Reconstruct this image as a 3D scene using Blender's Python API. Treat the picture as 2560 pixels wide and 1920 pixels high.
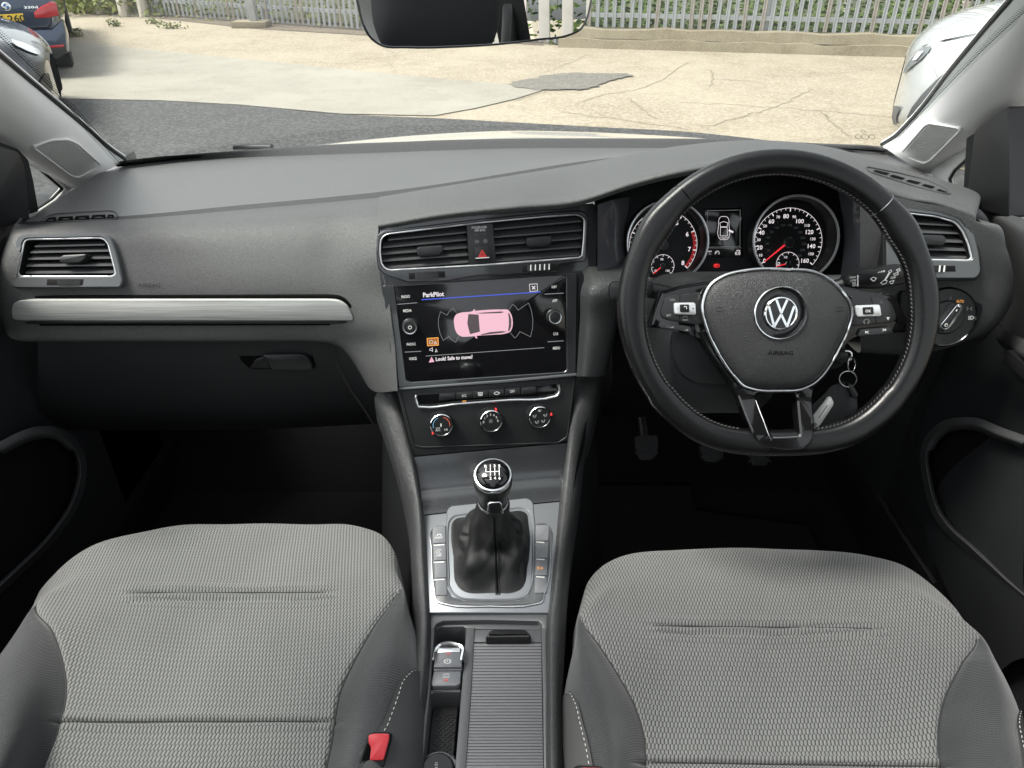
import bpy, bmesh, math, random
from mathutils import Vector, Matrix
from math import radians, sin, cos, tan, pi, sqrt, atan2
random.seed(7)
SC = bpy.context.scene
for _o in list(bpy.data.objects):
    bpy.data.objects.remove(_o)
COL = SC.collection
# ------------------------------------------------------------------ camera
F = 1850.0                      # focal length in pixels of a 2560 px wide picture
TH = radians(32.0)              # looking down
CAM = Vector((0.02, 0.0, 1.30)) # x right, y forward, z up; car centre line at x = 0
cam_d = bpy.data.cameras.new("camera"); cam = bpy.data.objects.new("camera", cam_d); COL.objects.link(cam)
cam_d.sensor_width = 36.0; cam_d.lens = 36.0 * F / 2560.0
cam_d.clip_start = 0.02; cam_d.clip_end = 400
cam.location = CAM; cam.rotation_euler = (radians(90) - TH, 0, 0)
SC.camera = cam
# ------------------------------------------------------------------ sky and sun
SUN_EL, SUN_AZ = radians(62), radians(-98)      # azimuth from +y towards +x
w = bpy.data.worlds.new("World"); SC.world = w; w.use_nodes = True
wn = w.node_tree.nodes; wl = w.node_tree.links
bg = wn["Background"]; sky = wn.new("ShaderNodeTexSky"); sky.sky_type = 'NISHITA'; sky.sun_disc = False
sky.sun_elevation = SUN_EL; sky.sun_rotation = SUN_AZ
sky.air_density = 1.0; sky.dust_density = 3.0; sky.ozone_density = 1.0
hs_ = wn.new('ShaderNodeHueSaturation'); hs_.inputs['Saturation'].default_value = .16; wl.new(sky.outputs[0], hs_.inputs['Color']); wl.new(hs_.outputs[0], bg.inputs[0]); bg.inputs[1].default_value = 0.15
sd = bpy.data.lights.new("sun", 'SUN'); so = bpy.data.objects.new("sun", sd); COL.objects.link(so)
sd.energy = 2.0; sd.angle = radians(18); sd.color = (1.0, 0.95, 0.87)
sdir = Vector((sin(SUN_AZ) * cos(SUN_EL), cos(SUN_AZ) * cos(SUN_EL), sin(SUN_EL)))
so.rotation_euler = sdir.to_track_quat('Z', 'Y').to_euler(); so.location = (0, 0, 6)
vs = SC.view_settings; vs.view_transform = 'Standard'; vs.look = 'None'; vs.gamma = 1; vs.use_curve_mapping = False
vs.exposure = 1.56
SC.render.engine = 'CYCLES'
cy = SC.cycles; cy.use_denoising = True; cy.max_bounces = 8; cy.diffuse_bounces = 4; cy.glossy_bounces = 4
cy.transparent_max_bounces = 12; cy.transmission_bounces = 4; cy.caustics_reflective = False; cy.caustics_refractive = False
cy.sample_clamp_indirect = 4
# ------------------------------------------------------------------ rays of the measured photograph
FWD = Vector((0, cos(TH), -sin(TH))); UPV = Vector((0, sin(TH), cos(TH))); RGT = Vector((1, 0, 0))
def ray(u, v): return RGT * ((u - 1280) / F) + FWD + UPV * ((960 - v) / F)
def PX(u, v, x): d = ray(u, v); return CAM + d * ((x - CAM.x) / d.x)
def PY(u, v, y): d = ray(u, v); return CAM + d * ((y - CAM.y) / d.y)
def PZ(u, v, z): d = ray(u, v); return CAM + d * ((z - CAM.z) / d.z)
def PD(u, v, t): return CAM + ray(u, v) * t
def conv(x0, y0, s): return lambda x, y: (x0 + s * x, y0 + s * y)
cA = conv(900, 480, .3013); cW = conv(1480, 340, .5065); cG = conv(940, 900, .3617); cC = conv(960, 1450, .2833)
cD = conv(1540, 480, .2712); cR = conv(2080, 400, .3013); cL = conv(0, 480, .2893); cP = conv(0, 480, .434)
cS1 = conv(0, 1060, .5183); cS2 = conv(1400, 1100, .5244); cT1 = conv(0, 0, .3888); cT2 = conv(860, 0, .3888); cT3 = conv(1700, 0, .3888)
cI = conv(970, 680, .2125); cSW = conv(1560, 680, .3345); cDR = conv(2100, 840, .398); cB = conv(860, 1600, .1929); cK = conv(1020, 960, .1808)
cN = conv(1150, 1120, .1266)
def cv(c, pts): return [c(*p) for p in pts]

class Fr:
    """a flat face in space: origin, X right, Y up, N towards the cabin"""
    def __init__(s, o, X, N):
        s.o = Vector(o); s.N = Vector(N).normalized(); s.X = (Vector(X) - s.N * Vector(X).dot(s.N)).normalized(); s.Y = s.N.cross(s.X)
    @staticmethod
    def at(p, tilt, yaw=0, roll=0):
        a, b = radians(tilt), radians(yaw)
        R = Matrix.Rotation(b, 3, 'Z')
        N = R @ Vector((0, -cos(a), sin(a))); X = R @ Vector((1, 0, 0))
        f = Fr(p, X, N)
        if roll:
            f.X = Matrix.Rotation(radians(roll), 3, f.N) @ f.X; f.Y = f.N.cross(f.X)
        return f
    def px(s, u, v, h=0.0):
        d = ray(u, v); o = s.o + s.N * h
        return CAM + d * ((o - CAM).dot(s.N) / d.dot(s.N))
    def l(s, u, v, h=0.0):
        p = s.px(u, v, h) - s.o; return (p.dot(s.X), p.dot(s.Y))
    def W(s, x, y, h=0.0): return s.o + s.X * x + s.Y * y + s.N * h
    def ls(s, pts, h=0.0): return [s.l(u, v, h) for u, v in pts]
    def mpp(s, u, v): # metres per pixel there
        return (s.px(u, v) - CAM).dot(FWD) / F
    def mat(s, x, y, h=0.0):
        m = Matrix((s.X, s.Y, s.N)).transposed().to_4x4(); m.translation = s.W(x, y, h); return m

# ------------------------------------------------------------------ objects
def link(o, parent=None):
    COL.objects.link(o)
    if parent is not None:
        o.parent = parent
        if parent.type == 'EMPTY': o.matrix_parent_inverse = Matrix.Translation(-Vector(parent.location))
        elif 'mw' in parent: o.matrix_parent_inverse = Matrix.Identity(4)
    return o
def tag(o, label=None, cat=None, group=None, kind=None):
    if label: o['label'] = label
    if cat: o['category'] = cat
    if group: o['group'] = group
    if kind: o['kind'] = kind
    return o
def thing(name, label, cat, loc=(0, 0, 0), group=None, kind=None):
    o = bpy.data.objects.new(name, None); o.location = loc; o.empty_display_size = .05; COL.objects.link(o)
    return tag(o, label, cat, group, kind)
def mk(name, V, Fc, m, parent=None, uv=None, sharp=38, smooth=True):
    me = bpy.data.meshes.new(name); me.from_pydata([tuple(v) for v in V], [], Fc)
    bm = bmesh.new(); bm.from_mesh(me); bmesh.ops.recalc_face_normals(bm, faces=bm.faces)
    bm.to_mesh(me); bm.free()
    if smooth:
        me.polygons.foreach_set('use_smooth', [True] * len(me.polygons))
        if sharp: me.set_sharp_from_angle(angle=radians(sharp))
    if uv is not None:
        ul = me.uv_layers.new(name='UVMap')
        for lp in me.loops: ul.data[lp.index].uv = uv[lp.vertex_index]
    if m is not None: me.materials.append(m)
    o = bpy.data.objects.new(name, me); link(o, parent); return o
# ------------------------------------------------------------------ splines
def herm(pts, sub, closed=False):
    """smooth curve through points (any dimension), sub steps between points"""
    P = [Vector(p) for p in pts]; n = len(P)
    if n < 3 and not closed:
        return [P[0].lerp(P[1], i / sub) for i in range(sub + 1)] if n == 2 else P
    def d(i, j): return max((P[j % n] - P[i % n]).length, 1e-6)
    T = []
    for i in range(n):
        if closed or 0 < i < n - 1:
            a, b = d(i - 1, i), d(i, i + 1)
            T.append(((P[i] - P[i - 1]) / a * b + (P[(i + 1) % n] - P[i]) / b * a) / (a + b))
        elif i == 0: T.append((P[1] - P[0]) / d(0, 1))
        else: T.append((P[-1] - P[-2]) / d(n - 2, n - 1))
    out = []
    for i in range(n if closed else n - 1):
        j = (i + 1) % n; L = d(i, j)
        for k in range(sub):
            t = k / sub; t2 = t * t; t3 = t2 * t
            out.append(P[i] * (2 * t3 - 3 * t2 + 1) + T[i] * L * (t3 - 2 * t2 + t) + P[j] * (-2 * t3 + 3 * t2) + T[j] * L * (t3 - t2))
    if not closed: out.append(P[-1].copy())
    return out
def grid(rows, su=8, sv=8):
    """rows of key points -> dense rows"""
    R = [herm(r, su) for r in rows]; n = len(R[0]); C = [herm([r[k] for r in R], sv) for k in range(n)]
    return [[C[k][j] for k in range(n)] for j in range(len(C[0]))]
def gridmesh(name, G, m, parent=None, sharp=0, faces=None, uvf=None):
    nr, nc = len(G), len(G[0]); V = [p for r in G for p in r]; uv = []
    mid = nr // 2; cu = [0]
    for k in range(1, nc): cu.append(cu[-1] + (G[mid][k] - G[mid][k - 1]).length)
    mc = nc // 2; cvv = [0]
    for j in range(1, nr): cvv.append(cvv[-1] + (G[j][mc] - G[j - 1][mc]).length)
    for j in range(nr):
        for k in range(nc): uv.append(uvf(G[j][k]) if uvf else (cu[k], cvv[j]))
    Fc = [(j * nc + k, j * nc + k + 1, (j + 1) * nc + k + 1, (j + 1) * nc + k) for j in range(nr - 1) for k in range(nc - 1) if faces is None or faces(j, k)]
    return mk(name, V, Fc, m, parent, uv=uv, sharp=sharp)
def patch(name, rows, m, parent=None, su=8, sv=8, sharp=0, faces=None, holes=None):
    """holes: picture outlines where the sheet is cut away for a fitting set into it"""
    G = grid(rows, su, sv)
    if holes: faces = lambda j, k: not any(inpoly(proj((G[j][k] + G[j + 1][k + 1]) * .5), h) for h in holes)
    return gridmesh(name, G, m, parent, sharp, faces)
# ------------------------------------------------------------------ 2-D outlines in a face
def area(p): return sum(p[i - 1][0] * p[i][1] - p[i][0] * p[i - 1][1] for i in range(len(p))) / 2
def ccw(p): p = [tuple(q) for q in p]; return p if area(p) > 0 else p[::-1]
def offs(p, d):
    """inward offset (counter-clockwise outline)"""
    n = len(p); out = []
    for i in range(n):
        a, b, c = p[i - 1], p[i], p[(i + 1) % n]
        e1 = Vector((b[0] - a[0], b[1] - a[1])); e2 = Vector((c[0] - b[0], c[1] - b[1]))
        if e1.length < 1e-9: e1 = e2
        if e2.length < 1e-9: e2 = e1
        e1.normalize(); e2.normalize()
        n1 = Vector((-e1.y, e1.x)); n2 = Vector((-e2.y, e2.x)); nn = n1 + n2
        if nn.length < 1e-6: nn = n1
        nn.normalize(); k = d / max(nn.dot(n1), .5)
        out.append((b[0] + nn.x * k, b[1] + nn.y * k))
    return out
def rrect(cx, cy, w_, h_, r, n=5):
    out = []
    for (sx, sy, a0) in ((1, 1, 0), (-1, 1, 90), (-1, -1, 180), (1, -1, 270)):
        for k in range(n + 1):
            a = radians(a0 + 90 * k / n)
            out.append((cx + sx * (w_ / 2 - r) + r * cos(a), cy + sy * (h_ / 2 - r) + r * sin(a)))
    return out
def rpoly(pts, r, n=5):
    """polygon with rounded corners; r a number or a list"""
    m_ = len(pts); out = []
    for i in range(m_):
        a, b, c = Vector(pts[i - 1]), Vector(pts[i]), Vector(pts[(i + 1) % m_])
        rr = r[i] if isinstance(r, (list, tuple)) else r
        e1 = (a - b); e2 = (c - b); l1, l2 = e1.length, e2.length
        k = min(rr, l1 * .48, l2 * .48)
        p, q = b + e1 / l1 * k, b + e2 / l2 * k
        for j in range(n + 1):
            t = j / n; out.append(tuple(p * (1 - t) ** 2 + b * 2 * t * (1 - t) + q * t * t))
    return out
def sclosed(pts, sub=6): return [tuple(p) for p in herm(pts, sub, True)]
def resamp(p, n):
    p = ccw(p); cx = sum(q[0] for q in p) / len(p); cy_ = sum(q[1] for q in p) / len(p)
    st = max(range(len(p)), key=lambda i: p[i][0] - cx - abs(p[i][1] - cy_) * .5)
    p = p[st:] + p[:st]; L = [0]
    for i in range(len(p)): a, b = p[i], p[(i + 1) % len(p)]; L.append(L[-1] + sqrt((a[0] - b[0]) ** 2 + (a[1] - b[1]) ** 2))
    out = []; i = 0
    for k in range(n):
        s = L[-1] * k / n
        while L[i + 1] < s: i += 1
        t = (s - L[i]) / max(L[i + 1] - L[i], 1e-9); a, b = p[i], p[(i + 1) % len(p)]
        out.append((a[0] + (b[0] - a[0]) * t, a[1] + (b[1] - a[1]) * t))
    return out
def loops(name, fr, lst, m, parent=None, cap0=False, cap1=False, sharp=38):
    """bridge outlines of equal length lying at given heights over the face"""
    n = len(lst[0][0]); V = []; Fc = []
    for pts, h in lst: V += [fr.W(x, y, h) for x, y in pts]
    for j in range(len(lst) - 1):
        for i in range(n): k = (i + 1) % n; Fc.append((j * n + i, j * n + k, (j + 1) * n + k, (j + 1) * n + i))
    if cap0: Fc.append(tuple(range(n - 1, -1, -1)))
    if cap1: Fc.append(tuple(range((len(lst) - 1) * n, len(lst) * n)))
    return mk(name, V, Fc, m, parent, sharp=sharp)
def plate(name, fr, pts, h0, h1, m, parent=None, bev=.001, sharp=38):
    p = ccw(pts)
    return loops(name, fr, [(p, h0), (p, h1 - bev), (offs(p, bev * .3), h1 - bev * .3), (offs(p, bev), h1)], m, parent, cap1=True, cap0=True, sharp=sharp)
def fillring(bm, lo, li):
    es = []
    for lp in (lo, li):
        for i in range(len(lp)):
            e = bm.edges.get((lp[i - 1], lp[i])) or bm.edges.new((lp[i - 1], lp[i])); es.append(e)
    bmesh.ops.triangle_fill(bm, use_beauty=True, use_dissolve=False, edges=es)
def bezel(name, fr, outer, inner, h0, h1, hin, m, parent=None, bev=.0008, n=96, sharp=38, back=None):
    """frame: outer wall h0..h1, flat top, inner wall down to hin"""
    o, i = ccw(outer), ccw(inner); bm = bmesh.new()
    def loop(p, h): return [bm.verts.new(fr.W(x, y, h)) for x, y in p]
    def strip(a, b):
        for k in range(len(a)): j = (k + 1) % len(a); bm.faces.new((a[k], a[j], b[j], b[k]))
    o0, o1, o2 = loop(o, h0), loop(o, h1 - bev), loop(offs(o, bev), h1); strip(o0, o1); strip(o1, o2)
    i2, i1, i0 = loop(offs(i, -bev), h1), loop(i, h1 - bev), loop(i, hin); strip(i2, i1); strip(i1, i0)
    fillring(bm, o2, i2); bmesh.ops.recalc_face_normals(bm, faces=bm.faces)
    me = bpy.data.meshes.new(name); bm.to_mesh(me); bm.free()
    me.polygons.foreach_set('use_smooth', [True] * len(me.polygons)); me.set_sharp_from_angle(angle=radians(sharp))
    me.materials.append(m); ob_ = bpy.data.objects.new(name, me); return link(ob_, parent)
def proj(p):
    d = Vector(p) - CAM; k = d.dot(FWD); return (1280 + F * d.x / k, 960 - F * d.dot(UPV) / k)
def inpoly(q, poly):
    x, y = q; c = False
    for i in range(len(poly)):
        (x1, y1), (x2, y2) = poly[i - 1], poly[i]
        if (y1 > y) != (y2 > y) and x < (x2 - x1) * (y - y1) / (y2 - y1) + x1: c = not c
    return c
def flat(name, fr, pts, h, m, parent=None):
    return mk(name, [fr.W(x, y, h) for x, y in pts], [tuple(range(len(pts)))], m, parent, smooth=False)
def ribbon(pts, wd, closed=False):
    """2-D strip along a polyline: verts, quads"""
    n = len(pts); V = []; Q = []
    for i in range(n):
        a = Vector(pts[i - 1]) if (i > 0 or closed) else None; b = Vector(pts[i]); c = Vector(pts[(i + 1) % n]) if (i < n - 1 or closed) else None
        d = ((b - a).normalized() if a is not None else Vector((0, 0))) + ((c - b).normalized() if c is not None else Vector((0, 0)))
        if d.length < 1e-6: d = Vector((1, 0))
        d.normalize(); nn = Vector((-d.y, d.x))
        ref = (b - a).normalized() if a is not None else (c - b).normalized()
        k = wd / 2 / max(abs(nn.dot(Vector((-ref.y, ref.x)))), .4)
        V += [tuple(b + nn * k), tuple(b - nn * k)]
    for i in range(n if closed else n - 1):
        j = (i + 1) % n; Q.append((2 * i, 2 * i + 1, 2 * j + 1, 2 * j))
    return V, Q
def lines(name, fr, polys, wd, h, m, parent=None, closed=False, kind=None):
    V = []; Q = []
    for p in polys:
        v, q = ribbon(p, wd, closed); b = len(V); V += [fr.W(x, y, h) for x, y in v]; Q += [tuple(b + i for i in f) for f in q]
    o = mk(name, V, Q, m, parent, smooth=False)
    if kind: o['kind'] = kind
    return o
def tube(name, pts, r, m, parent=None, closed=False, seg=8, up=None, ry=None, caps=True, prof=None):
    P = [Vector(p) for p in pts]; n = len(P); V = []; Fc = []
    ref = Vector(up) if up is not None else None; prev = None
    for i in range(n):
        a = P[i - 1] if (i > 0 or closed) else P[i]; b = P[(i + 1) % n] if (i < n - 1 or closed) else P[i]
        t = (b - a).normalized()
        if ref is not None: s_ = t.cross(ref).normalized()
        else:
            if prev is None: prev = t.orthogonal().normalized()
            s_ = (prev - t * prev.dot(t)).normalized(); prev = s_
        q = s_.cross(t)
        rr = r[i] if isinstance(r, (list, tuple)) else r; r2 = rr if ry is None else (ry[i] if isinstance(ry, (list, tuple)) else ry)
        for k in range(seg):
            an = 2 * pi * k / seg; g = prof(an) if prof else 1.0; V.append(P[i] + s_ * rr * cos(an) * g + q * r2 * sin(an) * g)
    for i in range(n if closed else n - 1):
        j = (i + 1) % n
        for k in range(seg): l_ = (k + 1) % seg; Fc.append((i * seg + k, i * seg + l_, j * seg + l_, j * seg + k))
    if not closed and caps: Fc += [tuple(range(seg)), tuple(range((n - 1) * seg, n * seg))[::-1]]
    return mk(name, V, Fc, m, parent, sharp=45)
def lathe(name, fr, c, prof, m, parent=None, seg=40, cap=True, sharp=38):
    V = []; Fc = []; n = len(prof)
    for r, h in prof:
        for k in range(seg): a = 2 * pi * k / seg; V.append(fr.W(c[0] + r * cos(a), c[1] + r * sin(a), h))
    for j in range(n - 1):
        for k in range(seg): l_ = (k + 1) % seg; Fc.append((j * seg + k, j * seg + l_, (j + 1) * seg + l_, (j + 1) * seg + k))
    if cap: Fc.append(tuple(range((n - 1) * seg, n * seg)))
    return mk(name, V, Fc, m, parent, sharp=sharp)
def box(name, c, s, m, parent=None, bev=0.0, rot=None):
    bm = bmesh.new(); bmesh.ops.create_cube(bm, size=1)
    for v in bm.verts: v.co = Vector((v.co.x * s[0], v.co.y * s[1], v.co.z * s[2]))
    if bev: bmesh.ops.bevel(bm, geom=bm.edges[:], offset=bev, segments=2, affect='EDGES', profile=.6)
    M = Matrix.Translation(Vector(c)) @ (rot.to_4x4() if rot else Matrix.Identity(4)); bm.transform(M)
    me = bpy.data.meshes.new(name); bm.to_mesh(me); bm.free()
    me.polygons.foreach_set('use_smooth', [True] * len(me.polygons)); me.set_sharp_from_angle(angle=radians(38))
    me.materials.append(m); o = bpy.data.objects.new(name, me); return link(o, parent)
def text(name, s, fr, u, v, hpx, m, parent=None, h=.0004, bold=.0, wpx=None, roll=0.0, align='C', skew=0):
    """lettering: centre at picture point u,v; capital height hpx picture pixels; optional total width"""
    cu = bpy.data.curves.new(name, 'FONT'); cu.body = s; cu.size = 1; cu.align_x = 'CENTER'; cu.offset = bold; cu.resolution_u = 2
    t = bpy.data.objects.new(name, cu); COL.objects.link(t); dg = bpy.context.evaluated_depsgraph_get()
    me = bpy.data.meshes.new_from_object(t.evaluated_get(dg)); bpy.data.objects.remove(t)
    xs = [p.co.x for p in me.vertices]; ys = [p.co.y for p in me.vertices]
    if not xs: return None
    cap = .72; mp = fr.mpp(u, v); k = hpx * mp / cap
    kx = k if wpx is None else wpx * mp / max(max(xs) - min(xs), 1e-6)
    cx = (max(xs) + min(xs)) / 2
    if align == 'L': cx = min(xs)
    c0, c1 = fr.l(u, v, h); ca, sa = cos(radians(roll)), sin(radians(roll))
    lines_ = s.count('\n'); oy = cap / 2 - lines_ * .5
    for p in me.vertices:
        x = (p.co.x - cx) * kx; y = (p.co.y - oy) * k; x += y * skew
        p.co = fr.W(c0 + x * ca - y * sa, c1 + x * sa + y * ca, h)
    me.materials.clear(); me.materials.append(m)
    o = bpy.data.objects.new(name, me); link(o, parent); return o
# ------------------------------------------------------------------ materials
def newmat(name):
    m = bpy.data.materials.new(name); m.use_nodes = True; n = m.node_tree.nodes; return m, n, m.node_tree.links, n["Principled BSDF"]
def hexc(r, g, b): # sRGB 0-255 -> linear
    f = lambda c: (c / 255 / 12.92) if c / 255 <= .04045 else ((c / 255 + .055) / 1.055) ** 2.4
    return (f(r), f(g), f(b), 1)
def plain(name, col, rough=.5, metal=0, spec=.5, coat=0, var=0, vscale=8, emit=None, estr=1, coatr=.05):
    m, n, l, b = newmat(name); col = tuple(col) + ((1,) if len(col) == 3 else ())
    b.inputs['Base Color'].default_value = col; b.inputs['Roughness'].default_value = rough; b.inputs['Metallic'].default_value = metal
    b.inputs['Specular IOR Level'].default_value = spec
    if coat: b.inputs['Coat Weight'].default_value = coat; b.inputs['Coat Roughness'].default_value = coatr
    if emit: b.inputs['Emission Color'].default_value = tuple(emit) + (1,); b.inputs['Emission Strength'].default_value = estr
    tc = n.new('ShaderNodeTexCoord'); nz = n.new('ShaderNodeTexNoise'); nz.inputs['Scale'].default_value = vscale; nz.inputs['Detail'].default_value = 5
    l.new(tc.outputs['Object'], nz.inputs['Vector'])
    mr = n.new('ShaderNodeMapRange'); mr.inputs[3].default_value = max(rough - .08, .01); mr.inputs[4].default_value = rough + .08
    l.new(nz.outputs[0], mr.inputs[0]); l.new(mr.outputs[0], b.inputs['Roughness'])
    if var:
        mx = n.new('ShaderNodeMix'); mx.data_type = 'RGBA'; mx.inputs['A'].default_value = tuple(c * (1 - var) for c in col[:3]) + (1,)
        mx.inputs['B'].default_value = tuple(min(c * (1 + var), 1) for c in col[:3]) + (1,)
        l.new(nz.outputs[0], mx.inputs['Factor']); l.new(mx.outputs['Result'], b.inputs['Base Color'])
    return m
def grain(name, col, rough=.55, scale=420, depth=.35, dist=.0006, dust=.0, spec=.5, leather=False, var=.12):
    """moulded grain: cells raised by narrow valleys"""
    m, n, l, b = newmat(name)
    tc = n.new('ShaderNodeTexCoord'); wp = n.new('ShaderNodeTexNoise'); wp.inputs['Scale'].default_value = scale * .35; wp.inputs['Detail'].default_value = 2
    l.new(tc.outputs['Object'], wp.inputs['Vector'])
    va = n.new('ShaderNodeVectorMath'); va.operation = 'MULTIPLY_ADD'; va.inputs[1].default_value = (.004, .004, .004)
    l.new(wp.outputs['Color'], va.inputs[0]); l.new(tc.outputs['Object'], va.inputs[2])
    vo = n.new('ShaderNodeTexVoronoi'); vo.feature = 'DISTANCE_TO_EDGE'; vo.inputs['Scale'].default_value = scale; l.new(va.outputs[0], vo.inputs['Vector'])
    mr = n.new('ShaderNodeMapRange'); mr.inputs[1].default_value = 0; mr.inputs[2].default_value = .22; mr.interpolation_type = 'SMOOTHSTEP'; l.new(vo.outputs[0], mr.inputs[0])
    bp = n.new('ShaderNodeBump'); bp.inputs['Strength'].default_value = depth; bp.inputs['Distance'].default_value = dist; l.new(mr.outputs[0], bp.inputs['Height'])
    l.new(bp.outputs[0], b.inputs['Normal'])
    ns = n.new('ShaderNodeTexNoise'); ns.inputs['Scale'].default_value = 6; ns.inputs['Detail'].default_value = 6; l.new(tc.outputs['Object'], ns.inputs['Vector'])
    mx = n.new('ShaderNodeMix'); mx.data_type = 'RGBA'; mx.inputs['A'].default_value = tuple(c * (1 - var) for c in col) + (1,); mx.inputs['B'].default_value = tuple(c * (1 + var) for c in col) + (1,)
    l.new(ns.outputs[0], mx.inputs['Factor'])
    vg = n.new('ShaderNodeMapRange'); vg.inputs[3].default_value = .72; vg.inputs[4].default_value = 1.07; l.new(mr.outputs[0], vg.inputs[0]); sc2 = n.new('ShaderNodeVectorMath'); sc2.operation = 'SCALE'; l.new(mx.outputs['Result'], sc2.inputs[0]); l.new(vg.outputs[0], sc2.inputs['Scale']); l.new(sc2.outputs[0], b.inputs['Base Color'])  # valleys darkened in base colour too: shade of the relief painted in
    b.inputs['Roughness'].default_value = rough; b.inputs['Specular IOR Level'].default_value = spec
    rr = n.new('ShaderNodeMapRange'); rr.inputs[3].default_value = rough - .07; rr.inputs[4].default_value = rough + .07; l.new(ns.outputs[0], rr.inputs[0]); l.new(rr.outputs[0], b.inputs['Roughness'])
    return m
def math_(n, l, op, a, b=None, c=None):
    x = n.new('ShaderNodeMath'); x.operation = op
    for i, q in enumerate((a, b, c)):
        if q is None: continue
        if isinstance(q, (int, float)): x.inputs[i].default_value = q
        else: l.new(q, x.inputs[i])
    return x.outputs[0]
def weave(name, light, dark, cw=.0041, rh=.0062, slant=.35, duty=.66, bump=.5, rough=.9):
    """knitted cells in staggered rows, on UV metres"""
    m, n, l, b = newmat(name)
    uvn = n.new('ShaderNodeUVMap'); sp = n.new('ShaderNodeSeparateXYZ'); l.new(uvn.outputs[0], sp.inputs[0])
    nz = n.new('ShaderNodeTexNoise'); nz.inputs['Scale'].default_value = 60; nz.inputs['Detail'].default_value = 2; l.new(uvn.outputs[0], nz.inputs['Vector'])
    wob = math_(n, l, 'MULTIPLY_ADD', nz.outputs[0], .0003, sp.outputs[0])
    V = math_(n, l, 'DIVIDE', sp.outputs[1], rh); row = math_(n, l, 'FLOOR', V); fv = math_(n, l, 'FRACT', V)
    U = math_(n, l, 'DIVIDE', wob, cw); U = math_(n, l, 'MULTIPLY_ADD', row, .5 + slant, U); U = math_(n, l, 'MULTIPLY_ADD', fv, slant, U)
    fu = math_(n, l, 'FRACT', U)
    du = math_(n, l, 'ABSOLUTE', math_(n, l, 'SUBTRACT', fu, .5)); dv = math_(n, l, 'ABSOLUTE', math_(n, l, 'SUBTRACT', fv, .5))
    e = math_(n, l, 'ADD', math_(n, l, 'POWER', math_(n, l, 'DIVIDE', du, duty / 2), 2.2), math_(n, l, 'POWER', math_(n, l, 'DIVIDE', dv, .55), 4))
    mr = n.new('ShaderNodeMapRange'); mr.interpolation_type = 'SMOOTHSTEP'; mr.inputs[1].default_value = 1.35; mr.inputs[2].default_value = .75; l.new(e, mr.inputs[0])
    n2 = n.new('ShaderNodeTexNoise'); n2.inputs['Scale'].default_value = 9; n2.inputs['Detail'].default_value = 4; l.new(uvn.outputs[0], n2.inputs['Vector'])
    n3 = n.new('ShaderNodeTexNoise'); n3.inputs['Scale'].default_value = 1500; n3.inputs['Detail'].default_value = 1; l.new(uvn.outputs[0], n3.inputs['Vector'])
    mx = n.new('ShaderNodeMix'); mx.data_type = 'RGBA'; mx.inputs['A'].default_value = tuple(dark) + (1,); mx.inputs['B'].default_value = tuple(light) + (1,); l.new(mr.outputs[0], mx.inputs['Factor'])
    br = math_(n, l, 'ADD', math_(n, l, 'MULTIPLY', n2.outputs[0], .28), math_(n, l, 'MULTIPLY_ADD', n3.outputs[0], .5, .61))
    m2 = n.new('ShaderNodeVectorMath'); m2.operation = 'SCALE'; l.new(mx.outputs['Result'], m2.inputs[0]); l.new(br, m2.inputs['Scale'])
    l.new(m2.outputs[0], b.inputs['Base Color']); b.inputs['Roughness'].default_value = rough; b.inputs['Specular IOR Level'].default_value = .15
    b.inputs['Sheen Weight'].default_value = .25
    hh = math_(n, l, 'MULTIPLY', mr.outputs[0], math_(n, l, 'SUBTRACT', 1.2, e))
    bp = n.new('ShaderNodeBump'); bp.inputs['Strength'].default_value = bump; bp.inputs['Distance'].default_value = .0012; l.new(hh, bp.inputs['Height']); l.new(bp.outputs[0], b.inputs['Normal'])
    return m
def rib_fabric(name, col, pitch=.0024, bump=.35):
    m, n, l, b = newmat(name)
    uvn = n.new('ShaderNodeUVMap'); sp = n.new('ShaderNodeSeparateXYZ'); l.new(uvn.outputs[0], sp.inputs[0])
    a = math_(n, l, 'SINE', math_(n, l, 'MULTIPLY', sp.outputs[1], 2 * pi / pitch)); c = math_(n, l, 'SINE', math_(n, l, 'MULTIPLY', sp.outputs[0], 2 * pi / (pitch * 1.0)))
    h = math_(n, l, 'MULTIPLY_ADD', math_(n, l, 'MULTIPLY', a, c), .35, a)
    n2 = n.new('ShaderNodeTexNoise'); n2.inputs['Scale'].default_value = 14; n2.inputs['Detail'].default_value = 5; l.new(uvn.outputs[0], n2.inputs['Vector'])
    br = math_(n, l, 'ADD', math_(n, l, 'MULTIPLY_ADD', n2.outputs[0], .4, .8), math_(n, l, 'MULTIPLY', h, .16))
    m2 = n.new('ShaderNodeVectorMath'); m2.operation = 'SCALE'; m2.inputs[0].default_value = col; l.new(br, m2.inputs['Scale']); l.new(m2.outputs[0], b.inputs['Base Color'])
    b.inputs['Roughness'].default_value = .9; b.inputs['Specular IOR Level'].default_value = .15; b.inputs['Sheen Weight'].default_value = .3
    bp = n.new('ShaderNodeBump'); bp.inputs['Strength'].default_value = bump; bp.inputs['Distance'].default_value = .0006; l.new(h, bp.inputs['Height']); l.new(bp.outputs[0], b.inputs['Normal'])
    return m
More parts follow.
